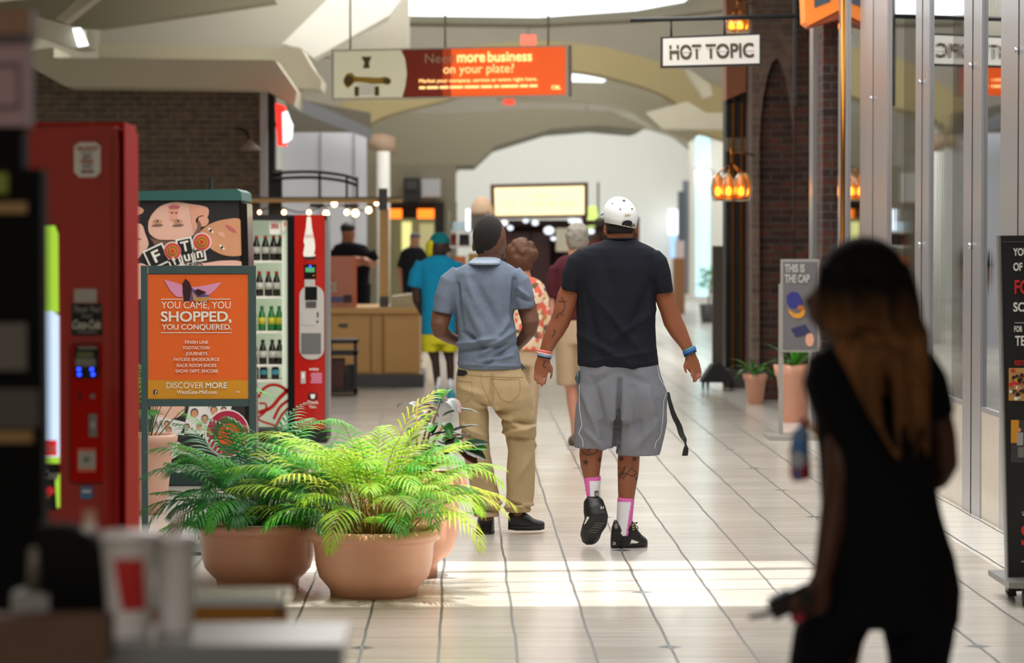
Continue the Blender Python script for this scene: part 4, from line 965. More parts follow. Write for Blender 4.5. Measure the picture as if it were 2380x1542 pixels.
# hands: palm, four fingers and a thumb each
def hand(mb, Y, m, palm, fingers, thumb, w=.0092):
    limb(mb, palm, Y, m, 14, e=2.6)
    for f in fingers: finger(mb, f, w * (.86 if len(f) > 3 else 1), Y, m)
    finger(mb, thumb, w * 1.12, Y, m)
hand(b, Y, M_SKA, [(1263, 830, 28, .035), (1262, 842, 36, .034), (1260, 856, 38, .03), (1258, 866, 34, .024)],
     [[(1246, 860, 0), (1243, 872, -.01), (1244, 884, -.02)], [(1253, 864, 0), (1250, 878, -.012), (1250, 893, -.026)], [(1261, 865, 0), (1259, 881, -.012), (1259, 899, -.03)], [(1270, 863, 0), (1269, 878, -.01), (1266, 894, -.026)]],
     [(1272, 842, .0), (1281, 854, -.01), (1282, 868, -.014), (1280, 880, -.02)])
hand(b, Y, M_SKA, [(1606, 830, 27, .035), (1608, 842, 34, .034), (1613, 855, 33, .03), (1618, 864, 27, .024)],
     [[(1609, 862, .0), (1608, 872, -.03), (1612, 880, -.045)], [(1615, 864, 0), (1613, 878, -.02), (1612, 889, -.035)], [(1620, 863, .0), (1621, 876, -.01), (1617, 888, -.03)], [(1625, 856, .0), (1629, 868, -.005), (1627, 878, -.02)]],
     [(1597, 838, 0), (1592, 848, -.01), (1592, 858, -.016), (1595, 866, -.02)])
o = skin(b, 'body', M_SKA, .0062, t, smooth=4); TR_B = TREES[o.name]
# tattoos
b = MB()
decal(b, TR_B, [star(1360, 1074, 7.5, 10), star(1394, 1068, 7, -10), star(1443, 1066, 7, 20), star(1474, 1066, 7, 0), star(1481, 1112, 7, 12), star(1435, 1129, 6, 0)], Y, M_INK)
for pl in ([(1352, 1048), (1362, 1056), (1378, 1054), (1388, 1046), (1378, 1040), (1364, 1046), (1372, 1052)], [(1438, 1108), (1446, 1090), (1452, 1084), (1440, 1112)], [(1446, 1112), (1458, 1096), (1470, 1084)], [(1440, 1098), (1456, 1100), (1470, 1106), (1478, 1098), (1470, 1090)], [(1440, 1086), (1434, 1094), (1438, 1104)], [(1292, 740), (1300, 728), (1308, 734)], [(1304, 690), (1312, 712), (1304, 726)], [(1298, 700), (1316, 700)], [(1282, 784), (1290, 772), (1286, 766)], [(1268, 838), (1262, 850), (1270, 856)]):
    decal(b, TR_B, [q for q in stroke(curve_pts(pl, 5), 1.8)], Y, M_INK)
b.build('tattoo', t)
# shirt
b = MB()
rowrings(b, [(553, 1408, 1474, .14, .02), (560, 1402, 1481, .15, .02), (568, 1374, 1502, .17, .01), (577, 1354, 1520, .2), (592, 1338, 1534, .23), (620, 1334, 1536, .26), (680, 1338, 1526, .28), (760, 1340, 1523, .28), (820, 1341, 1527, .30), (846, 1342, 1531, .31), (853, 1346, 1529, .30)], Y, M_TEE)
limb(b, [(1362, 592, 44, .14), (1344, 612, 56, .18), (1333, 640, 58, .18), (1326, 670, 46, .165), (1324, 677, 44, .16)], Y, M_TEE, e=2.3)
limb(b, [(1512, 592, 44, .14), (1524, 612, 56, .18), (1534, 640, 54, .18), (1542, 672, 45, .165), (1543, 681, 44, .16)], Y, M_TEE, e=2.3)
fo = [(1350, 660, 1400, 850, 10, -.005), (1510, 660, 1450, 800, 12, -.006), (1350, 780, 1470, 850, 8, .006), (1380, 690, 1500, 830, 9, .005), (1520, 720, 1420, 790, 8, .005), (1342, 660, 1354, 760, 4, -.003), (1522, 660, 1512, 760, 4, -.003), (1360, 840, 1520, 815, 6, .004), (1400, 600, 1430, 700, 14, -.004)]
o = skin(b, 'tee_shirt', M_TEE, .007, t, smooth=5, folds=fo, Yref=Y, amp=.003, nsc=9)
b = MB(); b.lathe(P(1441, 556, Y + .02), [(.082, -.004), (.084, .0), (.082, .006)], M_TEE, 24); b.build('neck_band', t)
# shorts
b = MB()
rowrings(b, [(836, 1345, 1528, .28), (870, 1342, 1536, .31), (915, 1341, 1553, .33), (950, 1342, 1552, .32), (975, 1344, 1548, .30)], Y, M_GSH)
limb(b, [(1392, 930, 104, .26), (1388, 980, 104, .25), (1384, 1020, 102, .24), (1381, 1041, 96, .24)], Y, M_GSH, e=2.4, flat=True)
limb(b, [(1497, 930, 108, .26), (1490, 980, 124, .27), (1485, 1020, 115, .26), (1483, 1057, 103, .26)], Y, M_GSH, e=2.4, flat=True)
fo = [(1437, 880, 1431, 1040, 5, -.018), (1350, 900, 1390, 1010, 8, .008), (1375, 880, 1410, 1020, 9, -.007), (1500, 900, 1520, 1000, 9, .008), (1470, 900, 1490, 1040, 10, -.007), (1360, 1000, 1400, 1040, 6, .007), (1520, 980, 1470, 1040, 9, .007), (1440, 860, 1500, 890, 8, -.005), (1425, 860, 1370, 895, 8, -.005)]
o = skin(b, 'shorts', M_GSH, .0075, t, smooth=5, folds=fo, Yref=Y, amp=.004, nsc=7); TR = TREES[o.name]
b = MB(); M_PIPE = mat('piping_pale', '#c9c9cc', .7)
for pl in ([(1346, 850), (1345, 900), (1346, 950), (1350, 985), (1344, 1005), (1352, 1020), (1353, 1036)], [(1526, 850), (1532, 880), (1548, 905), (1540, 930), (1538, 965), (1532, 1010), (1522, 1024), (1518, 1040)]):
    decal(b, TR, stroke(curve_pts(pl, 6), 1.6), Y, M_PIPE, off=.003)
b.build('piping', t)
b = MB(); b.tube([P(1345, 862, Y - .05), P(1341, 880, Y - .06), P(1345, 896, Y - .05)], [.006, .012, .006], M_SLATE, 8); b.build('pocket_edge', t)
# strap dangling from the pocket
b = MB(); ctr = [(1553, 912, -.02), (1557, 935, -.03), (1566, 965, -.03), (1578, 990, -.02), (1584, 1010, -.03), (1592, 1026, -.04), (1594, 1042, -.03), (1592, 1060, -.03)]
cp = curve_pts(ctr, 5); wd = [.006 + .0075 * min(1, i / 12) for i in range(len(cp))]
rg = []
for i, q in enumerate(cp):
    a = .35 + .9 * math.exp(-((i - 27) / 3.0) ** 2); rg.append((P(q[0], q[1], Y + q[2]), Vector((math.cos(a), math.sin(a), 0)) * wd[i] * 1.25, Vector((-math.sin(a), math.cos(a), 0)) * .003))
b.loft(rg, M_BLACK, 8); b.build('lanyard', t)
# cap
M_CAP = clothmat('cap_white', '#e9ebee', bump=.12, var=.02)
b = MB(); hc = P(1443, 505, Y + .01)
rg = []
for k in range(15):
    a = math.pi / 2 - k * .128; r_ = max(.004, math.cos(a)); rg.append((hc + Vector((.004 - .006 * k / 14, 0, .008 + .098 * math.sin(a))), Vector((.0895 * r_, 0, -.018 * r_)), Vector((0, .108 * r_, 0))))
rg.append((P(1441, 525, Y + .01), (.082, 0, -.016), (0, .100, 0)))
b.loft(rg, M_CAP, 40); o = b.build('cap', t)
TRC = BVHTree.FromPolygons(b.v, b.f)
b = MB(); M_HRK = mat('hair_black', '#16100e', .8, bump=.4, bscale=300)
arch_ = [(1441, 531), (1442, 520), (1446, 514), (1452, 512), (1461, 512), (1466, 514), (1468, 519), (1466, 530)]
b.add([], [], M_HRK); decal(b, TRC, [[(1442, 534), (1443, 520), (1447, 515), (1453, 513), (1461, 513), (1466, 515), (1468, 519), (1467, 534)]], Y, M_HRK, off=.006); b.build('cap_opening', t)
b = MB(); decal(b, TRC, [[(1465, 523), (1475, 522), (1474, 530), (1465, 532)]], Y, mat('strap_olive', '#6e6650', .5), off=.009); b.build('cap_strap', t)
b = MB(); M_NVY = mat('navy_eyelet', '#1b2233', .5)
for cx, cy, r_ in ((1439.5, 487, 1.8), (1467.5, 486, 1.8), (1422, 473.5, 1.4), (1473, 472.5, 1.4)): decal(b, TRC, [[(cx + r_ * math.cos(a * .8), cy + r_ * math.sin(a * .8)) for a in range(8)]], Y, M_NVY, off=.003)
b.build('eyelet', t)
b = MB(); decal(b, TRC, [[(1449 + 3.6 * math.cos(a * .52), 466.5 + 2.2 * math.sin(a * .52)) for a in range(12)]], Y, M_NVY, off=.004); b.build('cap_button', t)
b = MB()
for pl in ([(1448, 503), (1452, 498), (1453, 504), (1458, 497), (1457, 504), (1463, 498)], [(1450, 506), (1455, 501), (1460, 503), (1464, 499)]): decal(b, TRC, stroke(pl, 1.0), Y, M_GOLDC, off=.003)
b.build('cap_embroidery', t)
b = MB(); b.loft([(P(1412, 493, Y + .03), (.012, 0, .012), (0, .05, 0)), (P(1404, 495, Y + .05), (.010, 0, .014), (0, .055, 0)), (P(1398, 497, Y + .07), (.008, 0, .010), (0, .045, 0))], mat('brim_blue_grey', '#8fa0ba', .7), 16); b.build('cap_brim', t)
b = MB(); b.loft([(P(1440, 522, Y + .015), (.076, 0, 0), (0, .092, 0)), (P(1440, 536, Y + .018), (.074, 0, 0), (0, .088, 0)), (P(1440, 543, Y + .02), (.0695, 0, 0), (0, .08, 0))], M_HRK, 24); b.build('hair', t)
b = MB(); b.tube([P(1411, 540, Y + .02), P(1410, 552, Y + .05), P(1418, 560, Y + .09)], [.008, .011, .012], M_HRK, 8); b.build('beard', t)
b = MB(); b.ball(P(1405.5, 538, Y - .002), .004, .004, .004, M_WTXT, 8, 6); b.build('ear_stud', t)
# wristbands
def band(cx, cy, rx, m, tilt, name='wristband', lab=None, ry=.03, th=.006):
    b = MB(); c = P(cx, cy, Y); k = rx / sc(Y)
    pts = [c + Vector((k * math.cos(a) * math.cos(tilt), ry * math.sin(a), k * math.cos(a) * math.sin(tilt))) for a in [i * math.pi / 12 for i in range(25)]]
    b.tube(pts, th, m, 8, cap=False); o = b.build(name, t)
    if lab: o['label'] = lab
band(1267, 817, 15.5, mat('band_coral', '#e0786a', .5), -.15, lab='coral wristband'); band(1266, 822.5, 15.8, mat('band_pink', '#e7b3b0', .5), -.2, lab='pale pink wristband'); band(1265.5, 827, 15.8, mat('band_blue', '#6f9cc9', .5), -.2, lab='light blue wristband'); band(1265, 831, 14.8, M_BLACK, -.2, lab='thin black wristband', th=.004)
band(1601, 811, 13.6, mat('band_teal', '#4a90a0', .5), .42, lab='teal wristband'); band(1602.5, 816, 14, mat('band_royal', '#2a63b8', .5), .42, lab='blue wristband', th=.008); band(1604, 822, 14, mat('band_navy', '#1c2a44', .5), .42, lab='navy wristband')
# socks
M_SOCK = clothmat('sock_white', '#e4e3ea', bump=.3, bscale=200, var=.03); M_SPK = clothmat('sock_pink', '#e070b8', bump=.2, bscale=200)
def sockcol(cx, z0, stripe):
    def f(c):
        px = c.x; z = c.z
        if z > z0: return 1
        return 1 if stripe(px, z) else 0
    return f
b = MB(); limb(b, [(1376, 1108, 41, .093), (1377, 1118, 39, .09), (1378, 1140, 34, .085), (1380, 1160, 32, .088), (1382, 1175, 34, .09)], Y, M_SOCK); zz = P(1, 1119, Y).z; xs1 = P(1369, 1140, Y).x
skin(b, 'sock', M_SOCK, .005, t, 3, colorf=lambda c: 1 if c.z > zz or c.x < xs1 + (c.z - zz) * -.06 else 0, mats=[M_SPK])
b = MB(); limb(b, [(1455, 1157, 40, .093), (1454, 1170, 40, .09), (1452, 1200, 38, .087), (1450, 1228, 37, .09), (1450, 1245, 38, .095)], Y, M_SOCK); zz2 = P(1, 1168, Y).z; xs2 = P(1466, 1168, Y).x
skin(b, 'sock', M_SOCK, .005, t, 3, colorf=lambda c: 1 if c.z > zz2 or c.x > xs2 + (c.z - zz2) * .16 else 0, mats=[M_SPK])
# shoes
M_SHB = mat('leather_black', '#121213', .38, bump=.15, bscale=120); M_SOL = mat('rubber_black', '#0d0d0e', .6)
b = MB()
def shoe_side(b, rows, Y, m, yaw=0, e=2.6):
    rg = []
    for px, yt, yb_, dm, dy in rows:
        a = P(px, (yt + yb_) / 2, Y + dy); rg.append((a, Vector((0, 0, (yb_ - yt) / 2 / sc(Y))), Vector((0, dm / 2, 0)), e))
    b.loft(rg, m, 20)
shoe_side(b, [(1419, 1250, 1274, .05, -.0), (1422, 1225, 1276, .075, 0), (1428, 1207, 1277, .085, 0), (1440, 1212, 1278, .09, 0), (1455, 1214, 1278, .095, .005), (1466, 1207, 1277, .095, .01), (1473, 1214, 1277, .098, .02), (1482, 1232, 1277, .1, .03), (1492, 1244, 1276, .1, .04), (1500, 1250, 1275, .085, .045), (1505, 1256, 1272, .05, .05)], Y, M_SHB)
o = skin(b, 'shoe', M_SHB, .0055, t, 4, folds=[(1434, 1238, 1462, 1236, 2, -.0015), (1434, 1248, 1462, 1247, 2, -.0015)], Yref=Y); TRS = TREES[o.name]
b = MB(); decal_text(b, TRS, '23', 1423, 1259, 1430, 1265.5, Y, M_WTXT, bold=.03); decal(b, TRS, [[(1463, 1266), (1467, 1253), (1485, 1260), (1478, 1263), (1466, 1262)]], Y, M_WTXT, off=.002); b.build('shoe_marking', t)
b = MB(); decal(b, TRS, [[(1426, 1219), (1434, 1218), (1435, 1227), (1428, 1228)]], Y, mat('tab_olive', '#7a7462', .6), off=.003); b.build('heel_tab', t)
b = MB(); M_LACE = mat('lace_gold', '#d8b95a', .5)
for y in (1222, 1227, 1232): b.tube([P(1469 + (y - 1222) * .2, y, Y - .045), P(1474 + (y - 1222) * .2, y - 2, Y - .01)], .003, M_LACE, 6)
b.build('eyelets', t)
b = MB(); b.tube([P(q[0], q[1], Y - .02) for q in curve_pts([(1473, 1217), (1482, 1215), (1473, 1222), (1480, 1223), (1483, 1229), (1478, 1232), (1474, 1226)], 4)], .0022, M_BLACK, 6); b.build('shoelace', t)
# lifted shoe, sole towards us
b = MB()
rg = [(1378, 1154, 26, .06, .0), (1379, 1166, 46, .1, -.01), (1382, 1185, 53, .11, -.03), (1386, 1202, 56, .10, -.05), (1384, 1215, 54, .08, -.05), (1376, 1230, 49, .075, -.035), (1372, 1245, 48, .07, -.015), (1372, 1257, 40, .05, .0), (1373, 1264, 24, .03, .01)]
limb(b, rg, Y, M_SHB, 22, e=2.4)
o = skin(b, 'shoe', M_SHB, .0055, t, 4); TRS = TREES[o.name]
b = MB(); decal_text(b, TRS, '23', 1393, 1175, 1402, 1180, Y, M_WTXT, bold=.03); decal(b, TRS, [[(1356, 1218), (1363, 1197), (1368, 1200), (1360, 1214)]], Y, M_WTXT)
for k, (x, y) in enumerate(((1383, 1212), (1379, 1217), (1376, 1222), (1371, 1228), (1366, 1233))):
    for j in range(4): decal(b, TRS, [[(x + j * 5, y + j * .6), (x + j * 5 + 3, y + j * .6), (x + j * 5 + 3, y + j * .6 + 1), (x + j * 5, y + j * .6 + 1)]], Y, M_SILVER)
b.build('shoe_marking', t)
b = MB(); b.bpx(1382, 1142, 1391, 1154, Y - .045, .004, M_BLACK); b.bpx(1384, 1145, 1390, 1153, Y - .047, .003, mat('tab_grey', '#8d8a80', .6)); b.build('heel_tab', t)

# ---------------------------------------------------------------- man in grey polo
Y = 16.4; M_SKB = skinmat('skin_deep_brown', '#6b4736'); M_HRB = mat('hair_cropped', '#1a1412', .9, bump=.5, bscale=320)
M_POLO = clothmat('polo_blue_grey', '#6f7a8c', var=.16, bump=.2); M_COLL = clothmat('collar_pale', '#a9b6ca', var=.05); M_KH = clothmat('khaki', '#b7a07a', var=.06, bump=.2)
t = thing('person', 'person in blue-grey polo and khaki trousers walking away beside the taller one', 'person', tshift(1140, Y))
b = MB()
b.ball(P(1138, 552, Y), .09, .105, .118, M_SKB, 24, 14); b.ball(P(1146, 566, Y + .04), .075, .07, .08, M_SKB, 16, 10)
b.ball(P(1166, 592, Y + .06), .022, .035, .035, M_SKB, 12, 8); b.ball(P(1170, 574, Y + .12), .02, .02, .02, M_SKB, 8, 6)
b.ball(P(1167, 576, Y - .0), .012, .022, .033, M_SKB, 12, 8); b.ball(P(1101, 574, Y + .03), .01, .02, .03, M_SKB, 12, 8)
limb(b, [(1137, 570, 56, .13), (1137, 595, 53, .13), (1137, 618, 58, .14), (1137, 640, 110, .15)], Y, M_SKB)
rowrings(b, [(640, 1070, 1180, .17), (750, 1080, 1176, .18), (850, 1080, 1196, .2), (920, 1066, 1228, .24)], Y, M_SKB)
limb(b, [(1055, 655, 46, .12), (1035, 700, 46, .12), (1027, 730, 47, .11), (1022, 756, 44, .1, -.02), (1023, 770, 38, .09, -.01), (1040, 783, 30, .08, .06), (1060, 792, 26, .07, .14), (1082, 796, 24, .06, .2)], Y, M_SKB)
limb(b, [(1200, 655, 46, .12), (1220, 700, 46, .12), (1228, 728, 44, .11), (1233, 750, 42, .1, -.02), (1230, 768, 36, .09, 0), (1218, 786, 30, .08, .06), (1204, 802, 26, .07, .12), (1188, 808, 24, .06, .19)], Y, M_SKB)
for fx_, fy_, dx_ in ((1090, 797, 1), (1180, 809, -1)):      # hands folded in front of the belly
    limb(b, [(fx_ - 6 * dx_, fy_, 24, .04, .2), (fx_ + 8 * dx_, fy_, 34, .04, .21), (fx_ + 20 * dx_, fy_, 32, .035, .21)], Y, M_SKB, 12)
    for k in range(4): finger(b, [(fx_ + 18 * dx_, fy_ - 12 + 8 * k, .21), (fx_ + 34 * dx_, fy_ - 11 + 8 * k, .205), (fx_ + (44 - abs(k - 1.5) * 4) * dx_, fy_ - 10 + 8 * k, .19)], .0085, Y, M_SKB)
    finger(b, [(fx_ + 2 * dx_, fy_ - 14, .2), (fx_ + 12 * dx_, fy_ - 22, .2), (fx_ + 20 * dx_, fy_ - 26, .19)], .010, Y, M_SKB)
limb(b, [(1100, 930, 60, .17), (1106, 1050, 46, .13), (1122, 1110, 42, .11), (1130, 1170, 30, .09), (1128, 1210, 32, .1)], Y, M_SKB)
limb(b, [(1195, 930, 60, .17), (1208, 1050, 46, .13), (1208, 1110, 42, .11), (1203, 1170, 30, .09), (1203, 1200, 32, .1)], Y, M_SKB)
o = skin(b, 'body', M_SKB, .0068, t, 4)
b = MB(); b.ball(P(1136, 549, Y - .006), .0885, .105, .115, M_HRB, 24, 14); limb(b, [(1132, 560, 66, .19, -.0), (1132, 576, 60, .165, -.002), (1134, 588, 50, .13, -.003)], Y, M_HRB)
skin(b, 'hair', M_HRB, .007, t, 3)
b = MB(); b.tube([P(1166, 584, Y + .05), P(1167, 600, Y + .07), P(1160, 606, Y + .1)], [.012, .02, .018], M_HRB, 8); b.build('beard', t)
b = MB()
rowrings(b, [(604, 1106, 1166, .15, .0), (612, 1086, 1180, .17), (622, 1062, 1196, .2), (636, 1048, 1206, .23), (662, 1046, 1208, .26), (700, 1052, 1200, .27), (740, 1060, 1196, .27), (780, 1066, 1200, .28), (810, 1064, 1205, .29), (842, 1064, 1211, .3), (858, 1066, 1211, .3)], Y, M_POLO)
limb(b, [(1068, 632, 40, .13), (1048, 655, 52, .17), (1036, 690, 52, .17), (1029, 728, 48, .16)], Y, M_POLO, e=2.3)
limb(b, [(1192, 632, 40, .13), (1208, 655, 50, .17), (1216, 690, 50, .17), (1219, 718, 48, .16)], Y, M_POLO, e=2.3)
fo = [(1063, 660, 1072, 760, 4, -.012), (1195, 650, 1190, 760, 4, -.012), (1080, 690, 1130, 800, 9, .006), (1100, 650, 1160, 760, 10, -.006), (1066, 800, 1150, 785, 5, .010), (1070, 815, 1180, 800, 5, -.009), (1190, 770, 1120, 820, 6, .010), (1200, 800, 1130, 845, 6, -.008), (1075, 770, 1120, 800, 5, -.008), (1185, 740, 1140, 800, 7, .007), (1064, 845, 1210, 850, 3, .004), (1110, 840, 1190, 825, 4, .006), (1205, 670, 1225, 690, 4, .006), (1203, 690, 1232, 700, 4, -.006), (1085, 640, 1110, 720, 10, .005)]
skin(b, 'polo_shirt', M_POLO, .007, t, 5, folds=fo, Yref=Y, amp=.004, nsc=8)
b = MB()
b.loft([(P(1132, 596, Y + .02), (.066, 0, .006), (0, .078, 0)), (P(1130, 602, Y + .012), (.078, 0, .004), (0, .1, 0)), (P(1128, 608, Y + .0), (.088, 0, .002), (0, .124, 0)), (P(1127, 613.5, Y - .01), (.095, 0, .0), (0, .14, 0)), (P(1127, 616, Y - .0), (.09, 0, .0), (0, .128, 0))], M_COLL, 36, cap=True); b.build('collar', t)
b = MB(); b.prism([(1209, 842), (1224, 857), (1212, 861)], Y - .02, .006, M_SLATE); b.build('side_vent', t)
b = MB()
rowrings(b, [(850, 1066, 1208, .26), (870, 1061, 1218, .29), (900, 1058, 1232, .31), (930, 1060, 1238, .31), (948, 1064, 1240, .28)], Y, M_KH)
limb(b, [(1099, 930, 78, .25), (1101, 965, 70, .23), (1103, 1004, 66, .2), (1107, 1049, 64, .18), (1120, 1108, 64, .17, .02), (1129, 1153, 66, .17, .02), (1132, 1185, 62, .18), (1130, 1200, 60, .2)], Y, M_KH, flat=True)
limb(b, [(1194, 930, 84, .25), (1200, 965, 86, .23), (1209, 1004, 74, .2), (1212, 1049, 64, .18), (1210, 1108, 68, .17), (1209, 1153, 67, .17), (1206, 1180, 62, .18), (1204, 1190, 58, .19)], Y, M_KH, flat=True)
fo = [(1142, 870, 1141, 950, 4, -.008), (1142, 950, 1100, 930, 6, -.008), (1150, 950, 1220, 1000, 7, .010), (1160, 975, 1240, 985, 5, -.010), (1170, 1005, 1240, 990, 5, .010), (1180, 1015, 1240, 1020, 5, -.008), (1075, 985, 1125, 1015, 6, .008), (1072, 1000, 1120, 1035, 5, -.007), (1100, 1185, 1160, 1170, 4, .012), (1100, 1172, 1158, 1190, 4, -.012), (1178, 1180, 1235, 1172, 4, .010), (1180, 1165, 1236, 1180, 3, -.008), (1090, 1060, 1130, 1120, 8, .006), (1230, 1060, 1190, 1130, 8, .006), (1070, 900, 1120, 915, 7, .005)]
o = skin(b, 'trousers', M_KH, .007, t, 4, folds=fo, Yref=Y, amp=.004, nsc=9); TR = TREES[o.name]
b = MB(); M_ST = mat('khaki_seam', '#a3885a', .9)
for pl in ([(1140, 878), (1207, 880), (1208, 912), (1184, 934), (1163, 924)], [(1140, 878), (1163, 924)], [(1066, 884), (1096, 886), (1097, 920), (1082, 932)], [(1117, 864), (1119, 890), (1135, 925), (1141, 948)], [(1062, 868), (1120, 872), (1216, 876)]):
    decal(b, TR, stroke(pl, 1.3), Y, M_ST, off=.002)
b.build('pocket_seams', t)
b = MB(); decal(b, TR, [[(1060, 857), (1082, 860), (1087, 866), (1078, 872), (1060, 873)]], Y, M_BLACK, off=.006); b.build('waistband_gap', t)
# shoes
b = MB(); shoe_side(b, [(1181, 1196, 1224, .06, 0), (1186, 1190, 1228, .085, 0), (1200, 1186, 1230, .092, 0), (1215, 1188, 1231, .095, 0), (1228, 1196, 1231, .1, .01), (1240, 1206, 1231, .105, .02), (1254, 1210, 1231, .1, .03), (1262, 1212, 1230, .08, .035), (1266, 1216, 1227, .045, .04)], Y, M_SHB); skin(b, 'shoe', M_SHB, .006, t, 3)
b = MB(); shoe_side(b, [(1181, 1220, 1231, .08, 0), (1200, 1220, 1233, .1, 0), (1230, 1222, 1233, .11, .01), (1255, 1222, 1232, .105, .03), (1265, 1222, 1230, .06, .04)], Y, M_SOL, e=5); b.build('shoe_sole', t)
b = MB(); limb(b, [(1131, 1190, 34, .12, .03), (1129, 1212, 40, .16, .06), (1128, 1228, 43, .26, .1), (1128, 1241, 43, .29, .11)], Y, M_SHB, 20, flat=True, e=2.6); skin(b, 'shoe', M_SHB, .006, t, 3)
b = MB(); limb(b, [(1128, 1232, 44, .29, .1), (1128, 1245, 43, .30, .1)], Y, M_SOL, 20, flat=True, e=3); b.build('shoe_sole', t)

# ---------------------------------------------------------------- people farther down the corridor
def head_(b, cx, cy, w, h, Y, m, dy=0): b.ball(P(cx, cy, Y + dy), w / 2 / sc(Y), w / 2 / sc(Y) * 1.12, h / 2 / sc(Y), m, 18, 12)
def simple_hand(b, x, y, Y, m, dy=0, s_=1):
    k = sc(Y) / 440 * s_
    limb(b, [(x, y - 8 * k, 26 * k, .03, dy), (x, y + 8 * k, 34 * k, .03, dy), (x, y + 18 * k, 30 * k, .025, dy)], Y, m, 10)
    for i in range(4): finger(b, [(x + (i - 1.5) * 9 * k, y + 17 * k, dy), (x + (i - 1.5) * 9 * k, y + 30 * k, dy - .01), (x + (i - 1.5) * 7 * k, y + (42 - abs(i - 1.5) * 5) * k, dy - .03)], .009, Y, m)
    finger(b, [(x + 15 * k, y - 2 * k, dy), (x + 23 * k, y + 10 * k, dy - .01), (x + 22 * k, y + 22 * k, dy - .02)], .01, Y, m)
# teal shirt
Y = 29.4; M_SKC = skinmat('skin_dark', '#3a2620'); t = thing('person', 'person in teal shirt, teal cap and yellow shorts by the kiosk counter', 'person', tshift(1020, Y))
b = MB(); head_(b, 1022, 570, 46, 58, Y, M_SKC); b.ball(P(1046, 582, Y + .02), .02, .02, .025, M_SKC, 8, 6)
limb(b, [(1018, 585, 30, .12), (1018, 610, 34, .12)], Y, M_SKC); rowrings(b, [(615, 985, 1055, .18), (700, 990, 1046, .2), (790, 988, 1050, .2)], Y, M_SKC)
limb(b, [(975, 620, 26, .1), (966, 660, 24, .1), (970, 700, 22, .09), (985, 730, 18, .07, .1), (1000, 745, 16, .05, .2)], Y, M_SKC); limb(b, [(1058, 620, 26, .1), (1068, 660, 22, .1), (1066, 700, 20, .09), (1052, 735, 16, .07, .12)], Y, M_SKC)
simple_hand(b, 1006, 752, Y, M_SKC, .22, .8); simple_hand(b, 1042, 745, Y, M_SKC, .2, .8)
limb(b, [(1004, 800, 34, .15), (1012, 840, 19, .11), (1014, 860, 19, .11), (1017, 900, 13, .08), (1018, 925, 14, .09)], Y, M_SKC); limb(b, [(1040, 800, 34, .15), (1046, 840, 19, .11), (1047, 860, 19, .11), (1047, 900, 13, .08), (1047, 922, 14, .09)], Y, M_SKC)
skin(b, 'body', M_SKC, .012, t, 3)
M_TEAL = clothmat('teal_shirt', '#1787b0'); b = MB(); rowrings(b, [(594, 1004, 1036, .15), (602, 985, 1056, .2), (615, 974, 1068, .24), (660, 978, 1064, .26), (720, 980, 1058, .28), (778, 978, 1059, .28)], Y, M_TEAL)
limb(b, [(980, 610, 28, .14), (968, 635, 32, .15), (962, 668, 32, .15)], Y, M_TEAL); limb(b, [(1060, 610, 28, .14), (1070, 640, 28, .15), (1072, 672, 28, .15)], Y, M_TEAL); skin(b, 'shirt', M_TEAL, .012, t, 4, amp=.008, nsc=6)
b = MB(); M_YEL = clothmat('yellow_shorts', '#cfc62c'); rowrings(b, [(765, 981, 1056, .25), (800, 979, 1062, .28)], Y, M_YEL); limb(b, [(1001, 790, 40, .24), (1000, 818, 40, .24)], Y, M_YEL, flat=True); limb(b, [(1043, 790, 40, .24), (1044, 818, 38, .24)], Y, M_YEL, flat=True); skin(b, 'shorts', M_YEL, .012, t, 3)
b = MB(); M_TC = clothmat('teal_cap', '#15707a'); b.ball(P(1022, 560, Y), .098, .11, .085, M_TC, 18, 10); b.loft([(P(1040, 566, Y + .02), (.05, 0, -.01), (0, .09, 0)), (P(1054, 570, Y + .03), (.03, 0, -.01), (0, .06, 0))], M_TC, 12); b.build('cap', t)
b = MB(); limb(b, [(1006, 560, 20, .16), (1002, 572, 26, .16), (1000, 590, 22, .08), (999, 602, 10, .05)], Y, M_YEL); b.build('headscarf', t)['label'] = 'yellow cloth under the cap'
for x in (1018, 1047):
    b = MB(); limb(b, [(x, 877, 15, .09), (x, 912, 15, .09)], Y, M_SOCK); b.build('sock', t)
    b = MB(); limb(b, [(x + 1, 906, 16, .12, -.02), (x + 2, 922, 21, .24, -.06), (x + 2, 938 if x < 1030 else 934, 23, .28, -.06)], Y, mat('shoe_teal', '#2a8ea4', .5), flat=True); b.build('shoe', t)
# black shirt far
Y = 38.5; M_SKD = skinmat('skin_tan', '#a8745c'); t = thing('person', 'person in black shirt with back turned, near the orange-lit far shop', 'person', tshift(960, Y))
b = MB(); head_(b, 964, 556, 24, 34, Y, M_SKD); limb(b, [(962, 565, 18, .12), (960, 580, 22, .12)], Y, M_SKD); rowrings(b, [(582, 944, 980, .18), (680, 944, 978, .2)], Y, M_SKD)
limb(b, [(938, 590, 16, .1), (930, 625, 14, .09), (932, 655, 12, .07), (936, 668, 10, .05)], Y, M_SKD); limb(b, [(984, 590, 16, .1), (990, 625, 13, .09), (988, 655, 11, .07)], Y, M_SKD)
simple_hand(b, 937, 672, Y, M_SKD, 0, .8); simple_hand(b, 987, 662, Y, M_SKD, 0, .8)
limb(b, [(950, 680, 18, .15), (950, 760, 14, .11), (950, 835, 10, .08)], Y, M_SKD); limb(b, [(972, 680, 18, .15), (973, 760, 14, .11), (973, 835, 10, .08)], Y, M_SKD); skin(b, 'body', M_SKD, .014, t, 3)
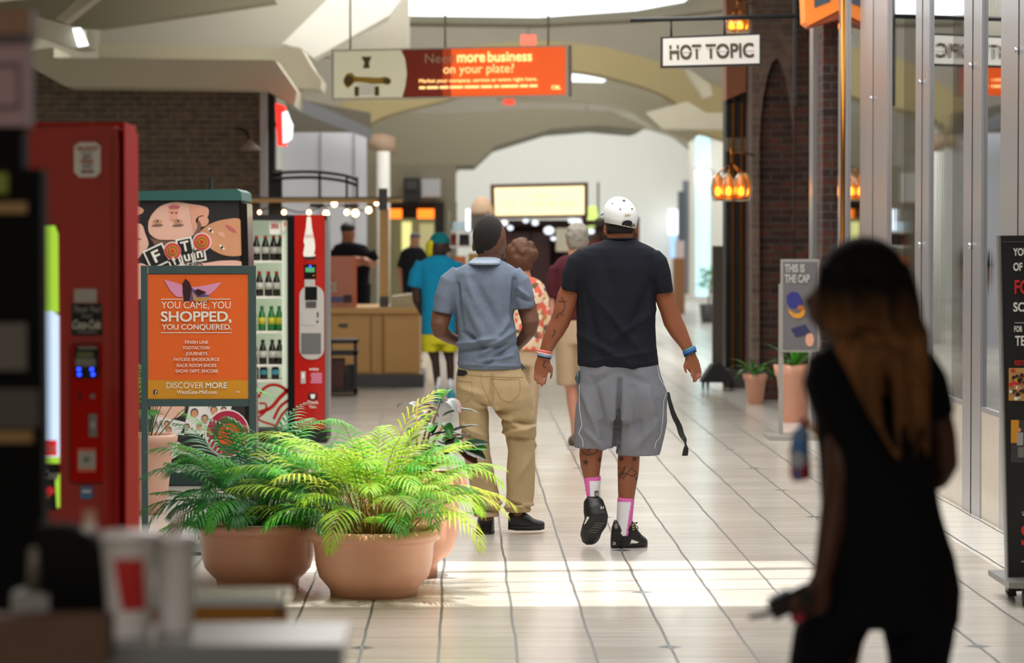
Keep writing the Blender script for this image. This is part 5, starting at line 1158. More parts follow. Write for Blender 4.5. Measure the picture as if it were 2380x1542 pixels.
M_BKS = clothmat('black_cloth', '#15151a'); b = MB(); rowrings(b, [(574, 950, 976, .15), (580, 936, 986, .22), (620, 934, 988, .26), (682, 936, 986, .27)], Y, M_BKS); limb(b, [(940, 588, 18, .14), (930, 622, 18, .14)], Y, M_BKS); limb(b, [(984, 588, 18, .14), (990, 620, 16, .14)], Y, M_BKS); skin(b, 'shirt', M_BKS, .014, t, 3)
b = MB(); limb(b, [(950, 675, 26, .25), (950, 828, 18, .2)], Y, M_GRAPH, flat=True); limb(b, [(972, 675, 26, .25), (973, 828, 18, .2)], Y, M_GRAPH, flat=True); skin(b, 'trousers', M_GRAPH, .014, t, 3)
b = MB(); b.ball(P(965, 549, Y), .068, .08, .055, mat('cap_grey', '#4c4a4e', .8), 14, 8); b.build('cap', t)
for x in (950, 973):
    b = MB(); b.ball(P(x, 838, Y), .05, .13, .045, M_BLACK, 12, 8); b.build('shoe', t)
# man behind the kiosk
Y = 35; t = thing('person', 'person in black shirt and cap with folded arms behind the kiosk counter', 'person', tshift(815, Y))
b = MB(); head_(b, 809, 542, 32, 44, Y, M_SKD); b.ball(P(824, 545, Y - .02), .015, .02, .02, M_SKD, 8, 6); limb(b, [(808, 552, 26, .13), (808, 572, 34, .14)], Y, M_SKD); rowrings(b, [(575, 785, 850, .22), (700, 790, 852, .28)], Y, M_SKD)
limb(b, [(778, 590, 26, .12), (772, 625, 24, .12), (790, 618, 20, .1, -.2), (826, 612, 18, .09, -.24), (842, 610, 16, .06, -.24)], Y, M_SKD); limb(b, [(858, 590, 26, .12), (866, 615, 24, .12), (850, 608, 20, .1, -.2), (822, 604, 17, .09, -.28)], Y, M_SKD)
for k in range(4): finger(b, [(842, 604 + 4 * k, -.25), (852, 605 + 4 * k, -.26), (860, 607 + 4 * k, -.24)], .01, Y, M_SKD)
finger(b, [(836, 602, -.26), (842, 597, -.27), (848, 595, -.27)], .011, Y, M_SKD)
for k in range(4): finger(b, [(822, 598 + 4 * k, -.28), (812, 599 + 4 * k, -.29), (804, 601 + 4 * k, -.27)], .01, Y, M_SKD)
limb(b, [(812, 700, 34, .2), (812, 830, 22, .14), (812, 868, 18, .1)], Y, M_SKD); limb(b, [(842, 700, 34, .2), (842, 830, 22, .14), (842, 868, 18, .1)], Y, M_SKD); skin(b, 'body', M_SKD, .014, t, 3)
b = MB(); rowrings(b, [(564, 794, 824, .18), (570, 778, 850, .26), (590, 766, 866, .32), (640, 784, 858, .36), (668, 790, 858, .38)], Y, M_BKS); limb(b, [(778, 586, 32, .18), (770, 612, 32, .17)], Y, M_BKS); limb(b, [(858, 586, 32, .18), (868, 608, 30, .17)], Y, M_BKS); skin(b, 'shirt', M_BKS, .014, t, 3)
b = MB(); limb(b, [(816, 660, 46, .34), (813, 860, 26, .2)], Y, M_BKS, flat=True); limb(b, [(840, 660, 46, .34), (842, 860, 26, .2)], Y, M_BKS, flat=True); skin(b, 'trousers', M_BKS, .014, t, 3)
b = MB(); b.ball(P(808, 531, Y), .088, .1, .07, M_BLACK, 14, 8); b.build('cap', t)
for x in (812, 842):
    b = MB(); b.ball(P(x, 869, Y - .05), .055, .14, .045, M_BLACK, 12, 8); b.build('shoe', t)
# curly-haired woman
Y = 22.6; M_SKE = skinmat('skin_fair', '#c98f78'); t = thing('person', 'person with curly auburn hair in floral blouse between the two walking friends', 'person', tshift(1222, Y))
b = MB(); head_(b, 1212, 602, 50, 66, Y, M_SKE); b.ball(P(1190, 612, Y + .06), .02, .02, .025, M_SKE, 8, 6); limb(b, [(1216, 625, 30, .11), (1218, 650, 36, .12)], Y, M_SKE); rowrings(b, [(655, 1180, 1258, .18), (740, 1186, 1252, .2), (820, 1180, 1258, .22)], Y, M_SKE)
limb(b, [(1252, 670, 26, .1), (1262, 720, 24, .1), (1262, 760, 20, .08), (1250, 795, 17, .07, .1), (1240, 810, 14, .05, .15)], Y, M_SKE); limb(b, [(1184, 670, 26, .1), (1176, 720, 22, .1), (1180, 765, 18, .08), (1196, 790, 15, .07, .14)], Y, M_SKE)
simple_hand(b, 1240, 812, Y, M_SKE, .16, .8); simple_hand(b, 1202, 795, Y, M_SKE, .16, .8)
limb(b, [(1200, 830, 40, .18), (1204, 930, 28, .13), (1206, 1025, 18, .09)], Y, M_SKE); limb(b, [(1238, 830, 40, .18), (1236, 930, 28, .13), (1232, 1025, 18, .09)], Y, M_SKE); skin(b, 'body', M_SKE, .012, t, 3)
def floral():
    m = mat('floral_cloth', '#d8bfa6', .9); nt = m.node_tree; bb = nt.nodes['Principled BSDF']; tc = nt.nodes.new('ShaderNodeTexCoord'); v = nt.nodes.new('ShaderNodeTexVoronoi'); v.inputs['Scale'].default_value = 24
    nt.links.new(tc.outputs['Object'], v.inputs['Vector']); r = nt.nodes.new('ShaderNodeValToRGB'); r.color_ramp.interpolation = 'CONSTANT'; e = r.color_ramp.elements
    e[0].color = hexc('#d4604e'); e[1].position = .24; e[1].color = hexc('#d8c0a4'); q = e.new(.5); q.color = hexc('#cdb592'); q = e.new(.68); q.color = hexc('#5c5646'); q = e.new(.78); q.color = hexc('#dcc7ac'); q = e.new(.92); q.color = hexc('#a8703e')
    s_ = nt.nodes.new('ShaderNodeSeparateColor'); nt.links.new(v.outputs['Color'], s_.inputs[0]); nt.links.new(s_.outputs[0], r.inputs[0]); nt.links.new(r.outputs[0], bb.inputs['Base Color']); return m
M_FLO = floral(); b = MB(); rowrings(b, [(644, 1202, 1236, .15), (654, 1186, 1258, .2), (680, 1180, 1268, .25), (740, 1182, 1266, .27), (815, 1176, 1262, .3)], Y, M_FLO); limb(b, [(1250, 666, 32, .15), (1262, 700, 32, .15), (1266, 745, 28, .14), (1260, 775, 24, .12)], Y, M_FLO); limb(b, [(1186, 666, 32, .15), (1176, 700, 30, .15), (1174, 745, 26, .14)], Y, M_FLO); skin(b, 'blouse', M_FLO, .012, t, 4, amp=.006)
M_BEI = clothmat('beige_trousers', '#b8a083'); b = MB(); rowrings(b, [(805, 1184, 1256, .26), (850, 1182, 1258, .28)], Y, M_BEI); limb(b, [(1200, 840, 40, .26), (1206, 1005, 26, .2)], Y, M_BEI, flat=True); limb(b, [(1240, 840, 40, .26), (1232, 1005, 26, .2)], Y, M_BEI, flat=True); skin(b, 'trousers', M_BEI, .012, t, 3)
M_CUR = mat('hair_auburn', '#55321a', .7, var=.35, nscale=40, bump=.8, bscale=60); b = MB(); rn = random.Random(3); c = P(1212, 594, Y + .0)
for k in range(90):
    a = rn.uniform(0, 6.28); h_ = rn.uniform(-.9, 1); r_ = math.sqrt(max(0, 1 - h_ * h_)) ; b.ball(c + Vector((r_ * math.cos(a) * .098, r_ * math.sin(a) * .1, h_ * .108)), .032, .032, .032, M_CUR, 8, 6)
b.ball(c, .1, .1, .11, M_CUR, 16, 10); skin(b, 'hair', M_CUR, .011, t, 1)
for x in (1206, 1232):
    b = MB(); b.ball(P(x, 1036, Y), .05, .13, .045, M_MAROON, 12, 8); b.build('shoe', t)
# grey-haired man in maroon polo
Y = 23.4; t = thing('person', 'person with grey hair in maroon shirt and beige shorts ahead of the tall one', 'person', tshift(1345, Y))
b = MB(); head_(b, 1342, 556, 50, 74, Y, M_SKE); limb(b, [(1340, 580, 36, .13), (1340, 606, 44, .14)], Y, M_SKE); rowrings(b, [(612, 1295, 1388, .2), (700, 1298, 1384, .22), (780, 1296, 1386, .24)], Y, M_SKE)
limb(b, [(1293, 630, 34, .12), (1286, 690, 26, .1), (1284, 725, 22, .09), (1294, 760, 18, .07, .1), (1304, 775, 15, .05, .16)], Y, M_SKE); limb(b, [(1390, 630, 34, .12), (1398, 690, 26, .1), (1398, 740, 20, .08), (1392, 780, 16, .06)], Y, M_SKE)
simple_hand(b, 1308, 778, Y, M_SKE, .2, .8); simple_hand(b, 1391, 785, Y, M_SKE, 0, .8); b.ball(P(1367, 562, Y), .01, .02, .03, M_SKE, 8, 6); b.ball(P(1317, 562, Y), .01, .02, .03, M_SKE, 8, 6)
limb(b, [(1318, 860, 46, .18), (1328, 905, 27, .13), (1331, 935, 27, .125), (1335, 985, 18, .09), (1337, 1015, 18, .1)], Y, M_SKE); limb(b, [(1364, 860, 46, .18), (1366, 905, 27, .13), (1366, 935, 27, .125), (1366, 985, 18, .09), (1366, 1015, 18, .1)], Y, M_SKE); skin(b, 'body', M_SKE, .012, t, 3)
M_MRN = clothmat('maroon_polo', '#4c1f27'); b = MB(); rowrings(b, [(592, 1318, 1364, .17), (602, 1298, 1388, .22), (622, 1282, 1402, .27), (680, 1288, 1396, .3), (745, 1288, 1396, .31)], Y, M_MRN); limb(b, [(1296, 622, 38, .16), (1288, 655, 38, .16), (1284, 692, 34, .15)], Y, M_MRN); limb(b, [(1390, 622, 38, .16), (1396, 655, 38, .16), (1398, 692, 34, .15)], Y, M_MRN); skin(b, 'polo_shirt', M_MRN, .012, t, 4, amp=.006)
b = MB(); rowrings(b, [(738, 1292, 1390, .3), (800, 1290, 1392, .31)], Y, M_BEI); limb(b, [(1317, 790, 54, .28), (1318, 896, 50, .26)], Y, M_BEI, flat=True); limb(b, [(1366, 790, 54, .28), (1368, 896, 50, .26)], Y, M_BEI, flat=True); skin(b, 'shorts', M_BEI, .012, t, 3)
b = MB(); M_GRH = mat('hair_grey', '#8f8a80', .8, var=.3, nscale=40, bump=.6, bscale=90); b.ball(P(1342, 546, Y - .01), .092, .105, .098, M_GRH, 18, 12); b.ball(P(1342, 562, Y - .03), .08, .07, .08, M_GRH, 14, 10); skin(b, 'hair', M_GRH, .011, t, 2, amp=.01, nsc=25)
for x in (1336, 1367):
    b = MB(); b.ball(P(x, 1026, Y - .03), .055, .15, .05, mat('shoe_brown', '#5a4632', .6), 12, 8); b.build('shoe', t)
# person in dark hat and red shirt, at the far stall
Y = 37; t = thing('person', 'person in dark hat and red shirt half hidden beside the white cap', 'person', tshift(1402, Y))
b = MB(); head_(b, 1398, 536, 30, 44, Y, M_SKC); limb(b, [(1399, 545, 20, .12), (1400, 570, 24, .12)], Y, M_SKC); rowrings(b, [(575, 1378, 1424, .2), (700, 1380, 1424, .22)], Y, M_SKC)
limb(b, [(1376, 585, 18, .1), (1368, 630, 16, .1), (1370, 680, 13, .07)], Y, M_SKC); limb(b, [(1428, 585, 18, .1), (1434, 630, 16, .1), (1432, 680, 13, .07)], Y, M_SKC); simple_hand(b, 1370, 690, Y, M_SKC, 0, .8); simple_hand(b, 1432, 690, Y, M_SKC, 0, .8)
limb(b, [(1390, 700, 24, .18), (1390, 850, 12, .09)], Y, M_SKC); limb(b, [(1414, 700, 24, .18), (1414, 850, 12, .09)], Y, M_SKC); skin(b, 'body', M_SKC, .014, t, 3)
M_RSH = clothmat('red_shirt', '#8e1a1c'); b = MB(); rowrings(b, [(562, 1384, 1418, .17), (572, 1370, 1432, .24), (620, 1368, 1434, .28), (710, 1370, 1432, .3)], Y, M_RSH); limb(b, [(1376, 584, 24, .15), (1368, 620, 22, .15)], Y, M_RSH); limb(b, [(1428, 584, 24, .15), (1436, 620, 22, .15)], Y, M_RSH); skin(b, 'shirt', M_RSH, .014, t, 3)
b = MB(); limb(b, [(1390, 700, 34, .28), (1390, 850, 20, .2)], Y, M_BKS, flat=True); limb(b, [(1414, 700, 34, .28), (1414, 850, 20, .2)], Y, M_BKS, flat=True); b.build('trousers', t)
b = MB(); M_HAT = mat('hat_olive', '#3a3428', .8); b.ball(P(1396, 518, Y), .09, .1, .07, M_HAT, 14, 8); b.loft([(P(1396, 524, Y), (.14, 0, 0), (0, .16, 0)), (P(1396, 522, Y), (.13, 0, 0), (0, .15, 0))], M_HAT, 18); b.build('hat', t)
# ================================================================== potted plants
M_TERRA = mat('terracotta_plastic', '#e8a78c', .32, var=.08, nscale=5, coat=.15); M_SOIL = mat('soil', '#2c1f16', .95, var=.4, nscale=40, bump=.8, bscale=50)
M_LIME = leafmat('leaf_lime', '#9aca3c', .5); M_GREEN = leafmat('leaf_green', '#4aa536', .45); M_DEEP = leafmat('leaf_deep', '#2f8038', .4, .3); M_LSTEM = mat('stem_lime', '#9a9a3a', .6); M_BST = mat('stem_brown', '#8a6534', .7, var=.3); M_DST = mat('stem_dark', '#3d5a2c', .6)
def pot_bowl(t, c, R, h, foot=.17):
    b = MB(); f = foot
    b.lathe(c, [(.001, 0), (f, 0), (f + .004, .03), (f + .01, .036), (R * .72, .05), (R * .82, .085), (R * .87, .14), (R * .9, h - .07), (R * .92, h - .06), (R * .93, h - .05), (R * 1.0, h - .047), (R * 1.0, h - .012), (R * .97, h), (R * .9, h), (R * .85, h - .02), (R * .84, h - .06), (.001, h - .06)], M_TERRA, 56)
    b.build('pot', t)
    b = MB(); b.lathe(c, [(R * .84, h - .058), (R * .6, h - .045), (.001, h - .04)], M_SOIL, 30); b.build('soil', t)
def frond_mesh(b, p0, az, el, L, droop, nl, ll, lw, m, ms, rnd, t0=.3, fold=.35, curl=1.0):
    pts = []; p = Vector(p0); n = 16; d_el = el
    for i in range(n + 1):
        pts.append(p.copy()); t = i / n
        e = el - droop * t ** 1.7
        dr = Vector((math.cos(az) * math.cos(e), math.sin(az) * math.cos(e), math.sin(e))); p = p + dr * (L / n)
        if p.z < p0[2] - .12: p.z = p0[2] - .12
    b.tube(pts, [.0035 * (1 - .75 * i / n) for i in range(n + 1)], ms, 5)
    side = Vector((-math.sin(az), math.cos(az), 0))
    for k in range(nl):
        t = t0 + (1 - t0) * (k + .5) / nl; i = min(n - 1, int(t * n)); q = pts[i].lerp(pts[i + 1], t * n - i); tg = (pts[i + 1] - pts[i]).normalized(); up = side.cross(tg).normalized()
        if up.z < 0: up = -up
        shape = math.sin(math.pi * min(1, (.22 + .78 * (t - t0) / (1 - t0)) ** .8)) * .75 + .3
        for sg in (-1, 1):
            l_ = ll * shape * rnd.uniform(.85, 1.12); a = .95 - .5 * (t - t0) / (1 - t0)
            d = (tg * math.cos(a) + side * sg * math.sin(a) + up * rnd.uniform(.05, .3) * fold).normalized()
            wv = d.cross(up).normalized(); vs = []; qq = q.copy(); dd = d.copy(); ns = 5
            for j in range(ns + 1):
                u = j / ns; w_ = lw * (math.sin(math.pi * min(1, u * .85 + .12)) ** .7) * .5 * (1 - u ** 6)
                vs += [qq - wv * w_, qq + up * w_ * .35, qq + wv * w_]
                dd = (dd + Vector((0, 0, -.14 * curl * (u + .3)))).normalized(); qq = qq + dd * (l_ / ns)
            fs = []
            for j in range(ns): fs += [(3 * j, 3 * j + 1, 3 * j + 4, 3 * j + 3), (3 * j + 1, 3 * j + 2, 3 * j + 5, 3 * j + 4)]
            b.add(vs, fs, m, True)
def palm(t, c, zs, n, seed, L0, L1, mats_, stem, Rb, ll=.13, lw=.014, els=(50, 86), droop=(.9, 2.0), nl=15, bias=None, curl=1.0, part='frond'):
    rnd = random.Random(seed)
    for k in range(n):
        a = k * 2.39996 + rnd.uniform(-.3, .3); r = Rb * math.sqrt(rnd.random())
        if bias: a += bias * math.sin(a)
        u = k / n; el = math.radians(els[1] - (els[1] - els[0]) * u + rnd.uniform(-6, 6)); L = rnd.uniform(L0, L1)
        p0 = Vector((c[0] + r * math.cos(a), c[1] + r * math.sin(a), zs)); b = MB(); b_st = stem[rnd.randrange(len(stem))]
        frond_mesh(b, p0, a, el, L, rnd.uniform(*droop), nl, ll * rnd.uniform(.85, 1.1), lw, mats_[rnd.randrange(len(mats_))], b_st, rnd, t0=rnd.uniform(.38, .5), curl=curl); b.build(part, t)
def stems(t, c, zs, n, seed, R, h, mats_):
    rnd = random.Random(seed); b = MB()
    for k in range(n):
        a = rnd.uniform(0, 6.28); r = R * rnd.random(); q = Vector((c[0] + r * math.cos(a), c[1] + r * math.sin(a), zs)); l_ = h * rnd.uniform(.5, 1)
        d = Vector((rnd.uniform(-.5, .5), rnd.uniform(-.4, .4), 1)); b.tube([q, q + d * l_ * .5 + Vector((rnd.uniform(-.02, .02), 0, 0)), q + d * l_ * .95 + Vector((rnd.uniform(-.05, .05), 0, 0))], [.003, .0025, .001], mats_[rnd.randrange(len(mats_))], 5)
    b.build('stems', t)
# front bowl, sunlit lime palm
Yp = 13.62; c = Vector(((868 - 1070) / F * Yp, Yp, 0))
t = thing('potted_palm', 'bright lime-green parlour palm in wide terracotta bowl, nearest and sunlit', 'potted plant', c, 'terracotta bowls of palm')
pot_bowl(t, c, .303, .302, .197)
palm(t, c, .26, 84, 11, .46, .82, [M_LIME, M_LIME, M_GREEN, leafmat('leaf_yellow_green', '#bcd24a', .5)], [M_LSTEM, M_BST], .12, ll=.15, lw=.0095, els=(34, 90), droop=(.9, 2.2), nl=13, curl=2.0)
palm(t, c, .26, 16, 12, .25, .42, [M_GREEN, M_LIME], [M_BST, M_LSTEM], .2, ll=.08, lw=.009, els=(30, 80), droop=(.6, 1.2), nl=12)
stems(t, c, .26, 70, 13, .17, .36, [M_BST, M_LSTEM, mat('stem_rust', '#a0642c', .7)])
# left bowl, darker palm in shade
Yp = 14.0; c = Vector(((598 - 1070) / F * Yp, Yp, 0))
t = thing('potted_palm', 'dark green parlour palm in wide terracotta bowl, shaded one on the left', 'potted plant', c, 'terracotta bowls of palm')
pot_bowl(t, c, .3, .302, .19)
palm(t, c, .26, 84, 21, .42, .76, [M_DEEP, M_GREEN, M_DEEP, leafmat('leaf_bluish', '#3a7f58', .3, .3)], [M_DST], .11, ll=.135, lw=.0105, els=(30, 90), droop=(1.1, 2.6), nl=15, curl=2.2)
palm(t, c, .26, 22, 22, .3, .48, [M_DEEP, M_GREEN], [M_DST], .16, ll=.1, lw=.01, els=(10, 60), droop=(.7, 1.6), nl=14, curl=1.5)
stems(t, c, .26, 40, 23, .12, .3, [M_DST, mat('stem_black', '#2a2a1c', .7)])
# tall terracotta urn with croton
Yp = 14.35; c = Vector(((968 - 1070) / F * Yp, Yp, 0))
t = thing('potted_croton', 'broad-leaved croton in tall terracotta urn behind the lime palm', 'potted plant', c)
b = MB(); R = .235; h = .5
b.lathe(c, [(.001, 0), (.098, 0), (.1, .06), (.11, .075), (.15, .1), (.18, .14), (.195, .2), (.2, .3), (.205, .42), (.235, .425), (.24, .445), (.235, .48), (.215, h), (.19, .49), (.185, .44), (.001, .44)], M_TERRA, 48); b.build('pot', t)
b = MB(); b.lathe(c, [(.185, .442), (.1, .455), (.001, .46)], M_SOIL, 24); b.build('soil', t)
def broad_leaf(b, p, d, up, L, W_, m, bend=.5):
    d = Vector(d).normalized(); up = Vector(up); s_ = d.cross(up).normalized(); up = s_.cross(d); vs = []; n = 9; q = Vector(p); dd = d.copy()
    for i in range(n + 1):
        u = i / n; w_ = W_ * .5 * math.sin(math.pi * min(1, u ** .85 * .97 + .015)) ** .8
        for j in (-1, -.5, 0, .5, 1): vs.append(q + s_ * w_ * j + up * abs(j) * w_ * .35 + up * .002 * math.sin(i * 3) * abs(j))
        dd = (dd + Vector((0, 0, -bend * .12))).normalized(); q = q + dd * L / n
    fs = [(5 * i + j, 5 * i + j + 1, 5 * i + j + 6, 5 * i + j + 5) for i in range(n) for j in range(4)]
    b.add(vs, fs, m, True)
def crotonmat(name, c1, c2):
    m = leafmat(name, c1, .2, .25); return m
M_CR1 = leafmat('croton_green', '#3c8a34', .35, .25); M_CR2 = leafmat('croton_dark', '#26352e', .15, .2); M_CR3 = leafmat('croton_plum', '#5a3238', .2, .25)
rn = random.Random(8); top = c + Vector((0, 0, .46))
b = MB(); ends = []
for k in range(9):
    a = rn.uniform(-1.5, 1.0) if k < 6 else rn.uniform(1, 4); hh = rn.uniform(.12, .42); q = top + Vector((math.cos(a) * hh * .5, math.sin(a) * hh * .4, hh)); b.tube([top + Vector((0, 0, -.02)), top.lerp(q, .5) + Vector((0, 0, .02)), q], [.007, .006, .004], M_BST, 6); ends.append((q, a))
b.build('stems', t)
for k in range(40):
    q, a = ends[k % 9]; aa = a + rn.uniform(-1.3, 1.3); b = MB()
    broad_leaf(b, q - Vector((0, 0, rn.uniform(0, .14))), (math.cos(aa), math.sin(aa), rn.uniform(-.3, .7)), (0, 0, 1), rn.uniform(.13, .21), rn.uniform(.05, .085), (M_CR1, M_CR2, M_CR3, M_CR2)[k % 4], rn.uniform(.3, 1.2)); b.build('leaf', t)
b = MB(); q = P(1068, 1040, 14.2); b.tube([top, top.lerp(q, .5) + Vector((0, 0, .03)), q], .005, M_BST, 6); b.build('stems', t)
for (dx, dz, L, W_, m) in ((.9, .15, .15, .09, M_CR1), (1, -.25, .15, .08, M_CR2), (1, .35, .16, .06, M_CR2), (.7, -.5, .13, .07, M_CR3)):
    b = MB(); broad_leaf(b, q, (dx, -.5, dz), (-.2, -.6, 1), L, W_, m, .3); b.build('leaf', t)
# tall pot behind the poster stand with a thin palm
Yp = 17.6; c = Vector(((338 - 1070) / F * Yp, Yp, 0))
t = thing('potted_palm', 'thin-leaved palm in tall pinkish pot behind the orange poster stand', 'potted plant', c)
b = MB(); b.lathe(c, [(.001, 0), (.1, 0), (.13, .12), (.15, .3), (.16, .41), (.185, .42), (.19, .455), (.17, .47), (.145, .46), (.14, .42), (.001, .42)], mat('pot_pinkish', '#c79a86', .45), 36); b.build('pot', t)
palm(t, c, .42, 16, 31, .5, .95, [M_DEEP, M_GREEN], [M_DST], .05, ll=.16, lw=.016, els=(48, 84), droop=(.6, 1.6), nl=11, curl=1.3)
# pots along the right wall
for px, Yp, R, h, lab, n, seed in ((1757, 29.0, .115, .29, 'small terracotta pot with spiky plant in front of the dark doorway', 14, 41), (1848, 26.2, .17, .5, 'terracotta pot with arching green leaves behind the cap poster stand', 18, 42)):
    c = Vector(((px - 1070) / F * Yp, Yp, 0)); t = thing('potted_plant', lab, 'potted plant', c)
    b = MB(); b.lathe(c, [(.001, 0), (R * .65, 0), (R * .9, h * .8), (R, h * .82), (R * 1.08, h), (R * .9, h), (R * .85, h - .03), (.001, h - .04)], M_TERRA, 30); b.build('pot', t)
    rn = random.Random(seed)
    for k in range(n):
        b = MB(); a = rn.uniform(0, 6.28); broad_leaf(b, c + Vector((0, 0, h - .03)), (math.cos(a), math.sin(a), rn.uniform(.7, 2)), (0, 0, 1), rn.uniform(.28, .42) * (1.0 if R < .15 else 1.25), .035, M_GREEN if k % 2 else M_DEEP, rn.uniform(.5, 1.8)); b.build('leaf', t)
Yp = 56; c = Vector(((1648 - 1070) / F * Yp, Yp, 0)); t = thing('potted_tree', 'small leafy indoor tree by the bright glass wall', 'potted plant', c)
b = MB(); b.lathe(c, [(.001, 0), (.14, 0), (.18, .35), (.001, .35)], M_GRAPH, 20); b.build('pot', t)
b = MB(); b.tube([c + Vector((0, 0, .3)), c + Vector((.02, 0, .8))], .02, M_BST, 6); b.build('trunk', t)
b = MB(); rn = random.Random(6)
for k in range(90):
    a = rn.uniform(0, 6.28); q = c + Vector((math.cos(a) * .12 * rn.random(), math.sin(a) * .12, .6 + rn.random() * .45)); broad_leaf(b, q, (math.cos(a), math.sin(a), rn.uniform(-.3, .6)), (0, 0, 1), .16, .06, M_GREEN, .6)
b.build('foliage', t)
# ================================================================== stall in the middle of the corridor
Y = 44
t = thing('market_stall', 'maroon wooden market stall with lit cream sign in the corridor centre', 'stall', tshift(1255, Y))
b = MB(); b.prism([(1140, 429), (1367, 424), (1367, 506), (1142, 510)], Y, .25, M_MAROON); b.build('sign_box', t)
b = MB(); b.prism([(1149, 437), (1358, 432), (1358, 499), (1151, 502)], Y - .01, .02, emis('stall_sign_lit', '#fbeeb8', .62)); M_FAINT = emis('sign_faint', '#f0dc9c', .9)
[b.bpx(x_, y_, x_ + w_, y_ + h_, Y - .02, .005, M_FAINT) for x_, y_, w_, h_ in ((1240, 452, 38, 5), (1172, 467, 26, 11), (1212, 467, 8, 11), (1232, 467, 34, 11), (1272, 467, 22, 11), (1300, 467, 40, 11))]; b.build('sign_face', t)
for x in (1142, 1352, 1474):
    b = MB(); b.bpx(x, 505, x + 12, 806, Y + .1, .12, M_MAROON); b.build('post', t)
for x, m in ((1150, M_MAROON), (1190, mat('maroon_deep', '#331214', .5)), (1235, MATS['maroon_deep']), (1310, M_MAROON), (1380, M_MAROON)):
    b = MB(); b.bpx(x, 540, x + 42, 700, Y + .3, .1, m); b.build('panel', t)
b = MB(); b.bpx(1142, 524, 1486, 700, Y + 1.3, .1, MATS['maroon_deep']); b.build('back_panel', t)
b = MB(); b.bpx(1142, 512, 1486, 524, Y + .25, 1.0, MATS['maroon_deep']); b.build('canopy', t)
b = MB(); b.bpx(1040, 690, 1486, 806, Y + .1, 1.6, M_MAROON); b.build('base', t)
b = MB(); b.bpx(1292, 530, 1325, 585, Y + .05, .05, mat('card_beige', '#b8b0a0', .7)); b.build('price_card', t)
for x, y, r in ((1172, 518, 9), (1186, 530, 7), (1222, 513, 7), (1244, 518, 8), (1276, 536, 12), (1286, 555, 6), (1330, 512, 10), (1374, 538, 8), (1344, 516, 9)):
    b = MB(); b.ell(x, y, r, r * .8, Y + .02, .05, emis('stall_light', '#dfeaf5', .8)); b.build('light', t)
b = MB(); b.bpx(1388, 424, 1393, 545, Y + 2, .05, M_GREYB); b.bpx(1388, 545, 1393, 806, Y + 2, .05, M_GREYB); b.top('pole', 'thin grey pole rising behind the lit cream sign', 'pole')
b = MB(); b.prism([(1366, 480), (1385, 478), (1390, 500), (1384, 528), (1366, 532)], Y + 1.2, .1, emis('lime_panel', '#c5e87a', .8)); b.prism([(1370, 532), (1384, 528), (1384, 806), (1370, 806)], Y + 1.2, .1, M_SILVER); b.top('display_stand', 'lime green display panel standing right of the lit cream sign', 'panel')
# goods shelves left of the stall
Y = 41
t = thing('display_shelf', 'merchandise shelf with red and grey goods left of the maroon stall', 'shelf', tshift(1090, Y))
for x in (1042, 1134):
    b = MB(); b.bpx(x, 490, x + 4, 825, Y, .5, M_GREYB); b.build('post', t)
for y in (537, 572, 625, 690):
    b = MB(); b.bpx(1042, y, 1138, y + 4, Y, .5, M_SILVER); b.build('shelf', t)
rn = random.Random(2)
def goods(x0, x1, y0, y1, hexv, lab, nm='storage_box', cat='box'):
    b = MB(); a = P(x0, y0, Y + .05); q = P(x1, y1, Y + .05); cx = [P(x, y1, Y + .05) for x in (x0, x1)]
    w_ = (q.x - a.x); hh = a.z - q.z; m = mat('goods_' + hexv, '#' + hexv, .6, var=.15)
    b.loft([(Vector(((a.x + q.x) / 2, Y + .25, q.z + hh * k)), (w_ / 2 * (1 - .06 * k), 0, 0), (0, .17, 0), 6) for k in (0, .1, .9, 1)], m, 20, smooth=False)
    b.top(nm, lab, cat)
goods(1048, 1080, 516, 536.5, '9fb4bd', 'pale blue-grey box at the left of the shelf top'); goods(1086, 1130, 500, 536.5, '4a4038', 'dark brown box at the right of the shelf top')
goods(1048, 1062, 546, 571.5, '7a1e1e', 'dark red box at the left of the second shelf'); goods(1066, 1092, 544, 571.5, '2a2424', 'black box in the middle of the second shelf'); goods(1098, 1130, 548, 571.5, '8c2a20', 'brick red box at the right of the second shelf')
goods(1048, 1084, 596, 624.5, 'b3602e', 'orange-brown box at the left of the third shelf'); goods(1088, 1130, 590, 624.5, 'a8822e', 'mustard box at the right of the third shelf')
goods(1048, 1130, 645, 689.5, '6a2a24', 'long reddish-brown crate on the lowest visible shelf', 'crate', 'crate')
b = MB(); a = P(1120, 450, Y); q = P(1120, 500, Y + .3); b.loft([(q + Vector((0, 0, -.005)), (.17, 0, 0), (0, .15, 0)), (q + Vector((0, 0, .04)), (.17, 0, 0), (0, .16, 0)), (q + Vector((0, 0, .13)), (.14, 0, 0), (0, .14, 0)), (q + Vector((0, 0, .22)), (.09, 0, 0), (0, .1, 0)), (q + Vector((0, 0, .25)), (.03, 0, 0), (0, .03, 0))], mat('straw_hat', '#c2a488', .8), 20); b.top('straw_hat', 'tan rounded hat resting on the dark brown box', 'hat')
b = MB()
for y in (534, 552): pass
b.bpx(1083, 486, 1093, 536.5, Y - .05, .04, emis('tube_white', '#e8f2ff', 1.3)); b.bpx(1080, 536, 1096, 541, Y - .05, .1, M_SILVER); b.top('display_light', 'short bright white tube light on the shelf front', 'light')
